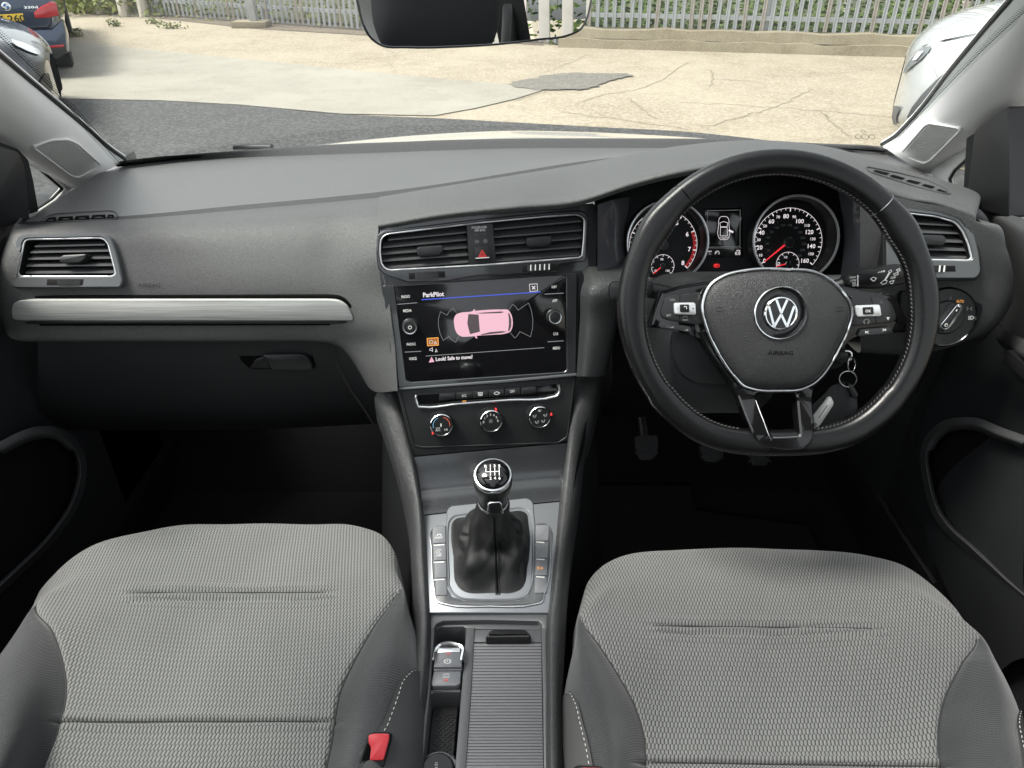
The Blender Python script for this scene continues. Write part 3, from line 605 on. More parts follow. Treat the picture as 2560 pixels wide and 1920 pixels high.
# ------------------------------------------------------------------ parked cars
M['tyre'] = plain('tyre_rubber', (.018, .018, .018), .75); M['rim'] = plain('alloy_rim', (.35, .36, .38), .3, metal=.8); M['tail'] = plain('tail_lamp_red', (.45, .02, .025), .15, coat=.6, emit=(1, .02, .02), estr=.0)
M['lamp'] = plain('headlamp_lens', (.55, .57, .58), .08, metal=.3, coat=1); M['carglass'] = plain('dark_car_glass', (.01, .012, .014), .05, coat=1); M['yellow'] = plain('yellow_plate', (.75, .50, .04), .4); M['plate_ink'] = plain('plate_ink', (.02, .02, .02), .5)
def carpaint(name, c, metal=.4, flake=.1):
    return plain(name, c, .3, metal=metal, coat=1, var=.06, vscale=3, coatr=.03)
def car(name, label, paint, origin, heading, L=4.5, Wd=1.8, zs=1.0, kind='saloon', group='cars parked outside the windscreen'):
    """origin: ground point below the middle of the nose; heading: unit vector the car faces"""
    h = Vector((heading[0], heading[1], 0)).normalized(); lf = Vector((-h.y, h.x, 0)); o = Vector(origin); t = thing(name, label, 'car', o, group)
    def G(x, y, z): return o - h * (L - x) + lf * y + Vector((0, 0, z * zs))
    st = [ # x from the tail, half width low, half width belt, z sill, z belt, z top, half width top
        (.00, .60, .62, .42, .80, .86, .55), (.06, .78, .78, .28, .88, .98, .66), (.25, .86, .85, .22, .92, 1.02, .68), (.75, .90, .88, .20, .94, 1.05 if kind == 'saloon' else 1.25, .62),
        (1.25, .90, .88, .20, .94, 1.34, .58), (1.8, .90, .88, .20, .93, 1.43, .58), (2.4, .90, .88, .20, .92, 1.42, .58), (2.85, .90, .88, .20, .91, 1.25, .60),
        (3.3, .90, .87, .20, .89, .99, .66), (3.8, .89, .85, .20, .84, .92, .66), (4.15, .86, .80, .20, .76, .84, .60), (4.36, .76, .70, .18, .66, .74, .50), (4.47, .55, .50, .18, .56, .62, .36), (4.5, .30, .28, .22, .50, .54, .2)]
    k = L / 4.5; rows = []
    for (x, wl_, wb, zl, zb, zt, wt) in st:
        x *= k; f = Wd / 1.8
        half = [(.0, zl), (wl_ * .8, zl), (wl_ * .97, zl + .07), (wl_, zl + (zb - zl) * .45), (wb * 1.0, zb - .05), (wb * .96, zb), (wt + (wb - wt) * .25, zb + (zt - zb) * .72), (wt, zt - .02), (wt * .6, zt), (0, zt + .012)]
        pr = [G(x, y * f, z) for y, z in half]; pl = [G(x, -y * f, z) for y, z in half[-2:0:-1]]
        rows.append(pr + pl + [pr[0]])
    body = patch('body', rows, paint, t, su=3, sv=5, sharp=50)
    # greenhouse glass: slightly larger than the body over the cabin
    def gl(nm, pts): mk(nm, pts, [tuple(range(len(pts)))], M['carglass'], t, smooth=False)
    f = Wd / 1.8
    for s in (1, -1):
        gl('side_window', [G(x * k, s * y * f, z) for x, y, z in ((1.05, .875, 1.0), (3.05, .86, .97), (2.62, .70, 1.29), (2.2, .66, 1.36), (1.7, .66, 1.36), (1.3, .70, 1.28))])
    gl('windscreen', [G(x * k, y * f, z) for x, y, z in ((3.30, .68, 1.035), (3.30, -.68, 1.035), (2.62, -.55, 1.42), (2.62, .55, 1.42))])
    for x in (.82 * k, 3.62 * k):
        for s in (1, -1):
            c = G(x, s * Wd * .485, .32); wf = Fr(c, h, lf * s); wo = lathe('wheel', wf, (0, 0), [(.0, -.18), (.32, -.18), (.335, -.15), (.335, .0), (.315, .03), (.24, .032), (.22, .012)], M['tyre'], t, 28, cap=False)
            lathe('rim', wf, (0, 0), [(.23, .014), (.21, .022), (.16, .004), (.06, .012), (.0, .016)], M['rim'], wo, 28, cap=False)
            lathe('arch', wf, (0, 0), [(.39, .016), (.385, .022), (.34, .005), (.33, -.05)], M['black_matt'], t, 28, cap=False)
    from mathutils.bvhtree import BVHTree
    me_ = body.data; bv = BVHTree.FromPolygons([v.co.copy() for v in me_.vertices], [tuple(p.vertices) for p in me_.polygons])
    def decal(nm, px, off, m, ctr=None):
        """a fitting that lies on the body skin where the sight lines meet it"""
        V = []
        for u, v in list(px) + [(sum(p[0] for p in px) / len(px), sum(p[1] for p in px) / len(px))]:
            r = ray(u, v).normalized(); hit, no, _, ds = bv.ray_cast(CAM, r)
            if hit is None: hit, no, _, ds = bv.find_nearest(CAM + r * 5)
            if no.dot(r) > 0: no = -no
            V.append(hit + no * off)
        n = len(px); mk(nm, V, [(i, (i + 1) % n, n) for i in range(n)], m, t, sharp=0)
    def strip_on(nm, A, B, off, m):
        V = []
        for u, v in list(A) + list(B):
            r = ray(u, v).normalized(); hit, no, _, ds = bv.ray_cast(CAM, r)
            if hit is None: hit, no, _, ds = bv.find_nearest(CAM + r * 5)
            if no.dot(r) > 0: no = -no
            V.append(hit + no * off)
        n = len(A); mk(nm, V, [(i, i + 1, n + i + 1, n + i) for i in range(n - 1)], m, t, sharp=0)
    decal.strip = strip_on
    return t, G, h, lf, decal
# dark blue saloon seen from behind
nav = carpaint('navy_paint', (.035, .055, .10)); blk = carpaint('black_paint', (.012, .016, .022)); slv = carpaint('silver_white_paint', (.42, .43, .43), .0)
hb = Vector((-.45, .89, 0)).normalized(); rb = Vector((hb.y, -hb.x, 0)); crn = PZ(172, 168, .10)
ob = crn - rb * .88 + hb * (4.5 + .08); ob.z = 0
t, G, h, lf, decal = car('saloon_car', 'dark blue saloon seen from behind with yellow number plate, leftmost', nav, ob, hb, kind='saloon')
rf = Fr(G(-.01, 0, .62), rb, -hb + Vector((0, 0, .12)))
def onr(nm, pts, h0, h1, m, bev=.004): return plate(nm, rf, rf.ls(pts), h0, h1, m, t, bev)
onr('boot_lid', cv(cT1, [(-420, -70), (300, -60), (345, 20), (330, 150), (310, 180), (-420, 205)]), -.25, .02, nav, .03)
onr('bumper', cv(cT1, [(-520, 215), (330, 185), (400, 120), (430, 210), (440, 330), (380, 370), (-520, 420)]), -.4, .05, nav, .04)
onr('diffuser', cv(cT1, [(-480, 345), (300, 300), (420, 285), (435, 335), (380, 375), (-480, 430)]), .03, .058, M['black'], .01)
tl = onr('tail_lamp', cv(cT1, [(220, 82), (260, 45), (330, 12), (362, 22), (382, 98), (315, 116), (228, 118)]), .0, .06, M['tail'], .012)
pl_ = onr('number_plate', cv(cT1, [(-260, 108), (148, 86), (164, 136), (-250, 160)]), .02, .03, M['yellow'], .003)
text('lettering', 'OZ 260', rf, *cT1(40, 120), 15, M['plate_ink'], t, h=.0315, bold=.02, wpx=82)
text('lettering', '330d', rf, *cT1(198, 46), 5.5, M['chrome'], t, h=.025, bold=.02, wpx=30)
bx_, by_ = rf.l(*cT1(42, 42)); lathe('badge', rf, (bx_, by_), [(.036, .0), (.036, .03), (.03, .034), (.0, .034)], M['chrome'], t, 20)
for q, mm in ((0, M['print']), (1, M['blue']), (2, M['print']), (3, M['blue'])):
    flat('badge_quarter', rf, [(bx_, by_)] + [(bx_ + .024 * cos(radians(q * 90 + a)), by_ + .024 * sin(radians(q * 90 + a))) for a in range(0, 91, 15)], .0355, plain('badge_blue', (.03, .15, .45), .3) if q % 2 else M['print'], t)
onr('reflector', cv(cT1, [(310, 296), (415, 286), (412, 302), (315, 308)]), .05, .064, M['tail'], .003)
# black car nose, left
nb = PD(128, 200, 5.3); nb.z = 0; hh = Vector((.90, .43, 0)).normalized(); nb += Vector((-hh.y, hh.x, 0)) * .55
t, G, h, lf, decal = car('black_car', 'glossy black car nose poking out behind the left windscreen pillar', blk, nb, hh, L=4.3, zs=.80, kind='hatch')
decal('headlamp', sclosed(cv(cT1, [(70, 265), (120, 275), (190, 300), (245, 330), (252, 352), (200, 345), (130, 315), (85, 290)]), 3), .012, M['lamp'])
decal('lower_intake', sclosed(cv(cT1, [(255, 520), (300, 470), (318, 520), (330, 570), (290, 600), (265, 580)]), 3), .010, M['black'])
# silver white car, right
ns = PD(2230, 285, 4.8); ns.z = 0; hs = Vector((-.90, .43, 0)).normalized(); ns -= Vector((-hs.y, hs.x, 0)) * .55
t, G, h, lf, decal = car('silver_car', 'silver white car nose behind the right windscreen pillar', slv, ns, hs, L=4.3, zs=.95, kind='hatch')
M['arch'] = plain('arch_grey', (.10, .105, .11), .5)
decal('headlamp', cv(cT3, [(1552, 322), (1590, 308), (1628, 303), (1605, 340), (1560, 385), (1500, 432), (1448, 478), (1455, 440), (1500, 378)]), .012, plain('lamp_dark', (.16, .17, .18), .12, coat=1))
decal('lamp_strip', cv(cT3, [(1545, 345), (1582, 335), (1540, 388), (1512, 394)]), .020, M['print'])
decal.strip('wheel_arch_lip', cv(cT3, [(1860, 395), (1790, 425), (1720, 460), (1655, 515), (1565, 605), (1500, 690), (1470, 750)]), cv(cT3, [(1900, 450), (1850, 475), (1800, 520), (1740, 580), (1660, 670), (1600, 760), (1580, 820)]), .012, M['arch'])
decal('lower_grille', cv(cT3, [(1386, 680), (1432, 684), (1402, 745), (1405, 800), (1380, 790), (1374, 750)]), .012, M['arch'])
decal('chin', cv(cT3, [(1362, 760), (1378, 745), (1376, 800), (1400, 840), (1440, 850), (1400, 885), (1352, 862), (1342, 815)]), .014, M['galv'])
decal('shut_line', cv(cT3, [(1560, 300), (1700, 262), (1850, 232), (1960, 212), (1960, 216), (1850, 237), (1700, 268), (1562, 305)]), .008, M['arch'])
decal('shut_line', cv(cT3, [(1602, 350), (1625, 410), (1645, 480), (1672, 525), (1666, 527), (1638, 483), (1618, 412), (1597, 352)]), .008, M['print'])
# ------------------------------------------------------------------ dashboard
dash = thing('dashboard', 'wide dark grey grained dashboard below the windscreen', 'dashboard', (0, 1.0, .5))
def rowz(pts, zs): return [PZ(u, v, z) for (u, v), z in zip(pts, zs if isinstance(zs, (list, tuple)) else [zs] * len(pts))]
def rowy(pts, ys): return [PY(u, v, y) for (u, v), y in zip(pts, ys if isinstance(ys, (list, tuple)) else [ys] * len(pts))]
D1 = [(62, 560), (180, 553), (295, 549), (600, 525), (850, 503), (955, 493), (1100, 473), (1280, 444), (1443, 416), (1600, 395), (1720, 383), (1914, 379), (2080, 400), (2166, 420), (2290, 455), (2384, 487), (2440, 512)]
D1z = [.930, .938, .944, .945, .945, .945, .946, .948, .953, .960, .966, .970, .965, .955, .942, .928, .915]
d1 = rowz(D1, D1z)
# smooth top
T0 = [(307, 402), (380, 393), (470, 386), (700, 369), (900, 358), (985, 355), (1110, 350), (1280, 347), (1430, 346), (1580, 346), (1700, 347), (1880, 350), (2000, 356), (2090, 360), (2170, 363), (2211, 367)]
T1 = [(285, 412), (360, 405), (450, 400), (680, 391), (880, 384), (970, 381), (1105, 376), (1280, 371), (1435, 370), (1590, 370), (1710, 370), (1900, 371), (2030, 377), (2110, 380), (2190, 382), (2240, 392)]
T2 = [(190, 469), (290, 468), (400, 464), (650, 455), (865, 440), (965, 435), (1100, 420), (1280, 402), (1440, 388), (1595, 379), (1715, 374), (1910, 374), (2060, 386), (2140, 398), (2240, 415), (2310, 432)]
T3 = [(62, 555), (180, 546), (295, 541), (600, 513), (850, 490), (955, 479), (1100, 460), (1280, 431), (1443, 405), (1600, 387), (1720, 379), (1914, 377), (2080, 398), (2166, 418), (2290, 453), (2384, 485)]
t0 = rowz(T0, .962); t1 = rowz(T1, .950); t2 = rowz(T2, [.948] * 9 + [.95, .955, .958, .955, .953, .945, .935])
t3 = rowz(T3, [z + .003 for z in D1z[:16]])
tb = [p + Vector((0, .05, -.03)) for p in t0]
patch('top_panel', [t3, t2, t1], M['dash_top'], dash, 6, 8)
patch('screen_base_strip', [t1, t0, tb], M['dash_band_shaded'], dash, 6, 3)
patch('top_step', [[p + Vector((0, -.0, -.003)) for p in d1[:16]], t3], M['dash_band_shaded'], dash, 6, 2)
# passenger pad, running down the left of the centre stack
dp = d1[:4] + [PZ(770, 510, .945)] + d1[4:6]
r1 = rowy([(35, 590), (165, 590), (290, 588), (590, 575), (765, 565), (845, 560), (946, 556)], [.962, .966, .968, .985, .992, .995, .985])
r2 = rowy([(10, 660), (150, 660), (285, 660), (580, 660), (755, 657), (830, 655), (948, 640)], [.938, .943, .945, .95, .953, .955, .945])
r3 = rowy([(2, 735), (140, 735), (285, 735), (580, 735), (770, 735), (840, 735), (970, 735)], [.925, .929, .93, .931, .932, .932, .925])
r4 = rowy([(10, 812), (140, 815), (285, 815), (580, 815), (780, 815), (850, 814), (980, 815)], [.922, .924, .925, .926, .924, .920, .905])
r5 = rowy([(30, 846), (145, 851), (285, 851), (580, 851), (790, 852), (872, 858), (986, 857)], [.925, .925, .925, .926, .926, .920, .898])
r6 = [p + Vector((0, .05, -.006)) for p in r5[:5]] + rowy([(905, 918), (990, 918)], [.912, .885])
r7 = [p + Vector((0, .06, .0)) for p in r6[:5]] + rowy([(938, 979), (994, 977)], [.90, .872])
lf_ = lambda row: [row[0] + Vector((-.03, .09, 0))] + row
LVO = cv(cL, [(190, 425), (250, 390), (880, 380), (960, 415), (1015, 570), (1050, 770), (1040, 800), (160, 805), (145, 780), (155, 700)])
PR = [lf_(r) for r in (dp, r1, r2, r3, r4, r5, r6, r7)]
patch('passenger_pad', PR, M['dash'], dash, 18, 14, holes=[LVO])
rv_ = [r[-1] for r in PR[1:]]
patch('stack_reveal', [[p + Vector((.001, 0, 0)) for p in rv_], [p + Vector((.004, .05, 0)) for p in rv_]], M['black_matt'], dash, 5, 2)
# brow over the centre vents and hood over the dials
LIP = [(945, 567), (1100, 540), (1280, 521), (1442, 506), (1581, 462), (1693, 434), (1880, 410), (2060, 425), (2160, 460), (2260, 496), (2350, 512), (2433, 551)]
LY = [.955, .955, .956, .958, .945, .935, .93, .93, .925, .915, .90, .885]
lip = rowy(LIP, LY); up1 = []
for a, b in zip(d1[5:], lip): m_ = a.lerp(b, .55); m_.z += .012 + .012 * min(1, abs(a.y - b.y) / .3); up1.append(m_)
up2 = [a.lerp(b, .9) + Vector((0, 0, .0075)) for a, b in zip(d1[5:], lip)]
lip2 = [p + Vector((0, .003, -.006)) for p in lip]
und = [p + Vector((0, .055 if i < 4 else .115, -.010 if i < 4 else -.02)) for i, p in enumerate(lip)]
hx = lambda r: r + [r[-1] + Vector((.010, .012, -.02)), r[-1] + Vector((.014, .03, -.07))]
patch('hood_pad', [hx(d1[5:]), hx(up1), hx(up2), hx(lip), hx(lip2)], M['dash'], dash, 7, 5)
patch('hood_lining', [lip2, und], M['black_matt'], dash, 7, 3)
# right end of the dash round the outer vent and the light switch
P3 = [[(2150, 470), (2300, 506), (2396, 526), (2436, 551), (2446, 548)], [(2150, 545), (2300, 548), (2420, 562), (2462, 562), (2474, 556)], [(2150, 640), (2300, 640), (2430, 640), (2490, 628), (2502, 622)], [(2150, 705), (2300, 705), (2440, 703), (2506, 690), (2519, 688)],
      [(2150, 770), (2300, 772), (2430, 772), (2500, 765), (2514, 766)], [(2150, 830), (2300, 838), (2420, 832), (2473, 812), (2488, 816)], [(2150, 880), (2280, 884), (2362, 872), (2432, 846), (2450, 856)]]
yy = [.90, .895, .885, .880, .95]
rows = [rowy(r, [y + k for y in yy]) for r, k in zip(P3, (.0, -.005, -.01, -.012, -.014, -.012, .0))]
rows.append([p + Vector((0, .06, -.01)) for p in rows[-1]])
RVO = cv(cR, [(470, 420), (640, 400), (900, 425), (1060, 480), (1140, 580), (1185, 770), (1200, 930), (1165, 965), (470, 965)])
patch('end_pad', rows, M['dash'], dash, 14, 12, holes=[RVO])
# leg right of the screen and dark panel below the dials
rows = []
for v, us, ys in ((708, (1458, 1484, 1552), (.935, .915, .918)), (716, (1455, 1481, 1552), (.93, .910, .915)), (800, (1450, 1474, 1536), (.925, .903, .908)), (880, (1445, 1467, 1520), (.918, .893, .90)), (941, (1441, 1462, 1506), (.91, .885, .893))):
    row = rowy([(u, v) for u in us], ys); rows.append(row + [row[-1] + Vector((.012, .05, 0)), row[-1] + Vector((.016, .12, 0))])
patch('pad_leg', [[p + Vector((0, .05, .003)) for p in rows[0]]] + rows, M['rail'], dash, 8, 6)
rows = []
for v, dy in ((722, 0), (745, -.002), (790, .01), (870, .05), (960, .10)): rows.append(rowy([(u, v) for u in (1530, 1700, 1900, 2080, 2240)], [.955 + dy, .95 + dy, .945 + dy, .935 + dy, .92 + dy]))
patch('column_panel', [[p + Vector((0, .04, .0)) for p in rows[0]]] + rows[:3], M['dash'], dash, 8, 6); patch('knee_panel', rows[2:] + [[p + Vector((0, .12, -.15)) for p in rows[-1]]], M['dash_dark'], dash, 8, 6)
# ------------------------------------------------------------------ brushed strip
FT = Fr.at(PY(460, 775, .9262), 4, 0)
so_ = FT.ls(cv(cP, [(85, 660), (95, 628), (125, 612), (180, 608), (1900, 607), (1960, 612), (2005, 640), (2035, 690), (2052, 738), (2045, 750), (1950, 752), (150, 755), (105, 748), (84, 725)]))
so_ = [tuple(p) for p in rpoly(so_, .006, 3)]
plate('strip_groove', FT, offs(ccw(so_), -.003), -.02, .003, M['void'], dash, .0005)
sp2 = FT.ls(cv(cP, [(86, 660), (96, 630), (126, 614), (182, 610), (1900, 609), (1958, 614), (2003, 642), (2030, 690), (2044, 728), (1950, 728), (150, 728), (90, 722)]))
bstrip = plate('brushed_strip', FT, [tuple(p) for p in rpoly(sp2, .006, 3)], -.01, .0085, M['brushed'], dash, .0014)
sp3 = FT.ls(cv(cP, [(88, 729), (150, 730), (1950, 730), (2046, 730), (2050, 740), (2044, 750), (1950, 752), (150, 754), (105, 747), (92, 737)]))
plate('strip_lower_lip', FT, sp3, -.01, .006, M['panel'], dash, .002)
text('lettering', 'AIRBAG', Fr.at(PY(373, 714, .9335), 18), *cL(1290, 805), 9, M['dash_dark'], dash, h=.0018, wpx=55)
# ------------------------------------------------------------------ glovebox
gb = []
for (v, y) in ((853, .955), (900, .957), (960, .965), (1030, .985), (1075, 1.03)):
    gb.append(rowy([(95, v), (300, v), (600, v), (836, v)], y))
for k, (u, v) in enumerate(((832, 853), (838, 900), (865, 960), (905, 1020), (930, 1060))): gb[k][3] = PY(u, v, (.955, .957, .965, .985, 1.03)[k])
glb = patch('glovebox_lid', gb, M['dash_dark'], dash, 6, 6)
gb2 = [[a[3] + Vector((.003, .002, 0)), PY(u, v, y)] for a, (u, v, y) in zip(gb, ((880, 860, .95), (905, 900, .945), (925, 955, .94), (955, 1000, .945), (985, 1060, .97)))]
patch('glovebox_side', gb2, M['dash_dark'], dash, 4, 6)
FG = Fr.at(PY(690, 900, .957), 4)
plate('handle_recess', FG, rpoly(FG.ls(cv(cP, [(1372, 925), (1385, 918), (1530, 918), (1800, 918), (1815, 1010), (1790, 1018), (1440, 1018), (1385, 965)])), .006), -.006, .0012, M['void'], glb, .0005)
plate('handle_scoop', FG, rpoly(FG.ls(cv(cP, [(1440, 1012), (1475, 960), (1530, 940), (1560, 1014)])), .003), -.004, .0022, M['black'], glb, .001)
plate('handle', FG, rpoly(FG.ls(cv(cP, [(1522, 922), (1740, 920), (1775, 930), (1808, 985), (1806, 1008), (1780, 1014), (1575, 1012), (1545, 960)])), .004), -.002, .009, M['panel'], glb, .002)
# ------------------------------------------------------------------ vents
def vane(fr, l0, r0, nm, parent, depth=.022, th=.0020, drop=-.50, cut=.004, m=None):
    a = fr.l(*l0, -.003); b = fr.l(*r0, -.003); V = []
    for (s, h, dy) in ((0, 0, 0), (1, -depth, depth * drop)):
        for (x, y), sg in ((a, 1), (b, -1)):
            for e in (th / 2, -th / 2): V.append(fr.W(x + (0 if s else 0), y + e - dy + (depth * .0), h - .003))
    # chamfered ends at the front edge
    Fc = [(0, 2, 6, 4), (1, 5, 7, 3), (0, 1, 3, 2), (4, 6, 7, 5), (0, 4, 5, 1), (2, 3, 7, 6)]
    return mk(nm, V, Fc, m or M['vane'], parent, sharp=20)
def vent(name, fr, outer, chrome, vanes, tabs, wheels, parent, depth=.045, grey='vent_grey', rimr=.0012, hout=.006, outer_h0=-.012, cav=None):
    ch = ccw(fr.ls(chrome)); inner = offs(resamp(ch, 120), .0022)
    root = bezel(name, fr, fr.ls(outer), ch, outer_h0, hout, .0005, M[grey], parent, .0015, n=120)
    loops('cavity', fr, [(offs(inner, -.001), .002), (inner, -.001), (offs(inner, -.001), -depth)], M['vane_dark'], root, cap1=True)
    tube('chrome_ring', [fr.W(x, y, .0035) for x, y in offs(resamp(ch, 120), .0006)], rimr, M['ring'], root, True, 8)
    for a, b in vanes: vane(fr, a, b, 'vane', root)
    for tb_ in tabs:
        p = rpoly(fr.ls(tb_, .006), .0025, 3); plate('tab', fr, p, -.012, .009, M['panel'], root, .0025)
    for (wl_, rc) in wheels:
        plate('wheel_recess', fr, fr.ls(rc), hout - .004, hout + .0004, M['vane_dark'], root, .0003)
        (u0, v0), (u1, v1) = wl_; a = fr.l(u0, v0, hout); b = fr.l(u1, v1, hout); cx, cy_ = (a[0] + b[0]) / 2, (a[1] + b[1]) / 2; Lh = abs(b[0] - a[0]) / 2; hh = abs(b[1] - a[1]) / 2
        # knurled drum seen edge on
        V = []; Fc = []; n = 36
        for i in range(n + 1):
            an = pi * i / n; kn_ = .00025 if i % 2 else 0
            for e in (-hh, hh): V.append(fr.W(cx - Lh * cos(an), cy_ + e, hout - .001 + (Lh * .22 - kn_ * 2) * sin(an)))
        for i in range(n): Fc.append((2 * i, 2 * i + 2, 2 * i + 3, 2 * i + 1))
        Fc += [tuple(2 * i for i in range(n + 1)), tuple(2 * i + 1 for i in range(n, -1, -1))]
        mk('thumbwheel', V, Fc, M['panel'], root, sharp=8)
    return root
FV = Fr.at(PY(165, 650, .9455), 28, 0)
lv = vent('air_vent', FV, rpoly(cv(cL, [(165, 395), (240, 366), (880, 356), (975, 395), (1035, 560), (1077, 770), (1060, 828), (140, 832), (118, 790), (130, 690)]), 14, 4),
     rpoly(cv(cL, [(225, 408), (900, 395), (950, 440), (1020, 710), (985, 735), (190, 735), (165, 700)]), 13, 5),
     [(cL(300, 470), cL(905, 455)), (cL(262, 522), cL(945, 508)), (cL(240, 580), cL(972, 570)), (cL(225, 640), cL(985, 632)), (cL(220, 700), cL(990, 694))],
     [cv(cL, [(518, 568), (550, 545), (740, 535), (757, 545), (735, 588), (690, 612), (525, 614)])],
     [((cL(485, 762), cL(705, 803)), cv(cL, [(432, 756), (745, 756), (735, 808), (428, 808)]))], dash)
lv['label'] = 'left outer air vent with tilted flat tab'
# centre stack face
FS = Fr.at(PY(1200, 820, .924), 20, 7.7)
stack_out = [(951, 574), (1000, 556), (1100, 545), (1280, 527), (1440, 512), (1484, 508), (1496, 530), (1490, 712), (1460, 716), (1450, 745), (1441, 935), (1440, 945), (992, 976), (986, 940), (969, 840), (950, 690), (944, 612)]
vc = rpoly(cv(cA, [(168, 385), (215, 345), (1000, 250), (1500, 203), (1800, 182), (1862, 215), (1858, 360), (1840, 545), (1000, 610), (230, 652), (178, 610), (163, 500)]), 9, 5)
vcouter = rpoly(cv(cA, [(140, 360), (190, 320), (1000, 222), (1500, 172), (1830, 150), (1890, 190), (1888, 360), (1870, 575), (1640, 600), (1640, 668), (1340, 680), (1000, 690), (705, 740), (400, 750), (215, 690), (150, 640), (135, 500)]), 9, 4)
bezel('centre_fascia', FS, FS.ls(stack_out), FS.ls(vc), -.02, .0, -.004, M['grey_gloss'], dash, .001)
cvn = vent('air_vent', FS, vcouter, vc,
     [(cA(x0, y0), cA(x1, y1)) for x0, y0, x1, y1 in ((235, 398, 880, 335), (188, 460, 885, 396), (184, 516, 890, 460), (184, 574, 895, 522), (200, 634, 900, 582), (1112, 310, 1832, 242), (1115, 375, 1840, 318), (1120, 440, 1842, 384), (1125, 508, 1838, 455), (1130, 572, 1830, 522))],
     [cv(cA, [(470, 470), (480, 455), (675, 440), (690, 452), (690, 500), (655, 530), (500, 540), (472, 515)]), cv(cA, [(1375, 388), (1388, 376), (1575, 362), (1592, 375), (1590, 425), (1560, 452), (1410, 462), (1378, 440)])],
     [((cA(445, 668), cA(665, 708)), cv(cA, [(405, 672), (703, 655), (706, 706), (408, 722)])), ((cA(1380, 608), cA(1592, 648)), cv(cA, [(1340, 612), (1632, 592), (1636, 648), (1342, 664)]))], dash, grey='grey_gloss', hout=.005, outer_h0=-.01)
cvn['label'] = 'wide twin centre air vent in one chrome surround'
for i in range(5):
    u0, v0 = cA(1415 + i * 38, 628 - i * 2); a = FS.l(u0, v0, .012); lines('mark', FS, [[(a[0], a[1] - .004), (a[0] + .0005, a[1] + .004)]], .0016, .0125, M['print'], cvn)
hz = plate('hazard_panel', FS, FS.ls(cv(cA, [(882, 276), (1100, 258), (1128, 588), (905, 604)])), -.03, .0045, M['panel'], dash, .001)
hb_ = plate('hazard_button', FS, rpoly(FS.ls(cv(cA, [(935, 452), (1065, 442), (1085, 555), (950, 570)])), .002), .002, .0075, M['black'], hz, .0015)
tri = FS.ls(cv(cA, [(1010, 482), (1043, 532), (982, 535)])); tin = FS.ls(cv(cA, [(1010, 500), (1027, 526), (996, 528)]))
for tr, wd in ((tri, .0007), (tin, .0005)): lines('triangle', FS, [tr], wd, .0079, M['red'], hz, True)
lines('mark', FS, [FS.ls(cv(cA, [(955, 548), (1068, 541)]))], .0011, .0079, M['print'], hz)
text('lettering', 'PASSENGER', FS, *cA(990, 293), 5.6, M['print'], hz, h=.005, bold=.012, wpx=38)
text('lettering', 'AIR BAG', FS, *cA(994, 316), 5.6, M['print'], hz, h=.005, bold=.012, wpx=27)
for (x, y, s) in ((965, 352, 'OFF'), (1030, 348, 'ON')): text('lettering', s, FS, *cA(x, y), 4.2, M['print_dim'], hz, h=.005)
flat('indicator', FS, rrect(*FS.l(*cA(968, 411)), .006, .0045, .001), .005, M['print_dim'], hz); flat('indicator', FS, rrect(*FS.l(*cA(1038, 406)), .006, .006, .0029), .005, M['print_dim'], hz)
# right outer vent
FVR = Fr.at(PY(2336, 596, .883), 24, -4)
bezel('vent_recess', FVR, rpoly(FVR.ls(cv(cR, [(420, 330), (640, 350), (930, 385), (1110, 450), (1180, 560), (1225, 760), (1238, 930), (1200, 1000), (420, 1010)])), .008), FVR.ls(cv(cR, [(470, 425), (640, 420), (880, 440), (1030, 490), (1110, 580), (1160, 770), (1180, 930), (1150, 950), (470, 950)])), -.02, .002, -.01, M['black_matt'], dash, .001)
rv = vent('air_vent', FVR, rpoly(cv(cR, [(440, 395), (640, 395), (900, 415), (1060, 465), (1150, 570), (1200, 770), (1218, 930), (1175, 985), (440, 985)]), 14, 4),
     rpoly(cv(cR, [(470, 425), (640, 440), (850, 465), (1010, 512), (1075, 590), (1122, 700), (1150, 815), (1120, 838), (560, 828), (500, 760), (470, 600)]), 11, 5),
     [(cR(480, 515), cR(1040, 545)), (cR(478, 590), cR(1085, 610)), (cR(480, 660), cR(1112, 682)), (cR(490, 735), cR(1130, 750)), (cR(520, 805), cR(1138, 815))],
     [cv(cR, [(700, 618), (920, 622), (942, 650), (940, 690), (915, 712), (700, 706)])], [((cR(740, 880), cR(955, 922)), cv(cR, [(700, 876), (1002, 878), (1004, 926), (700, 928)]))], dash)
rv['label'] = 'right outer air vent half hidden by the wheel rim'
for i in range(2):
    u0, v0 = cR(885 + i * 38, 902); a = FVR.l(u0, v0, .012); lines('mark', FVR, [[(a[0], a[1] - .004), (a[0], a[1] + .004)]], .002, .0145, M['print'], rv)
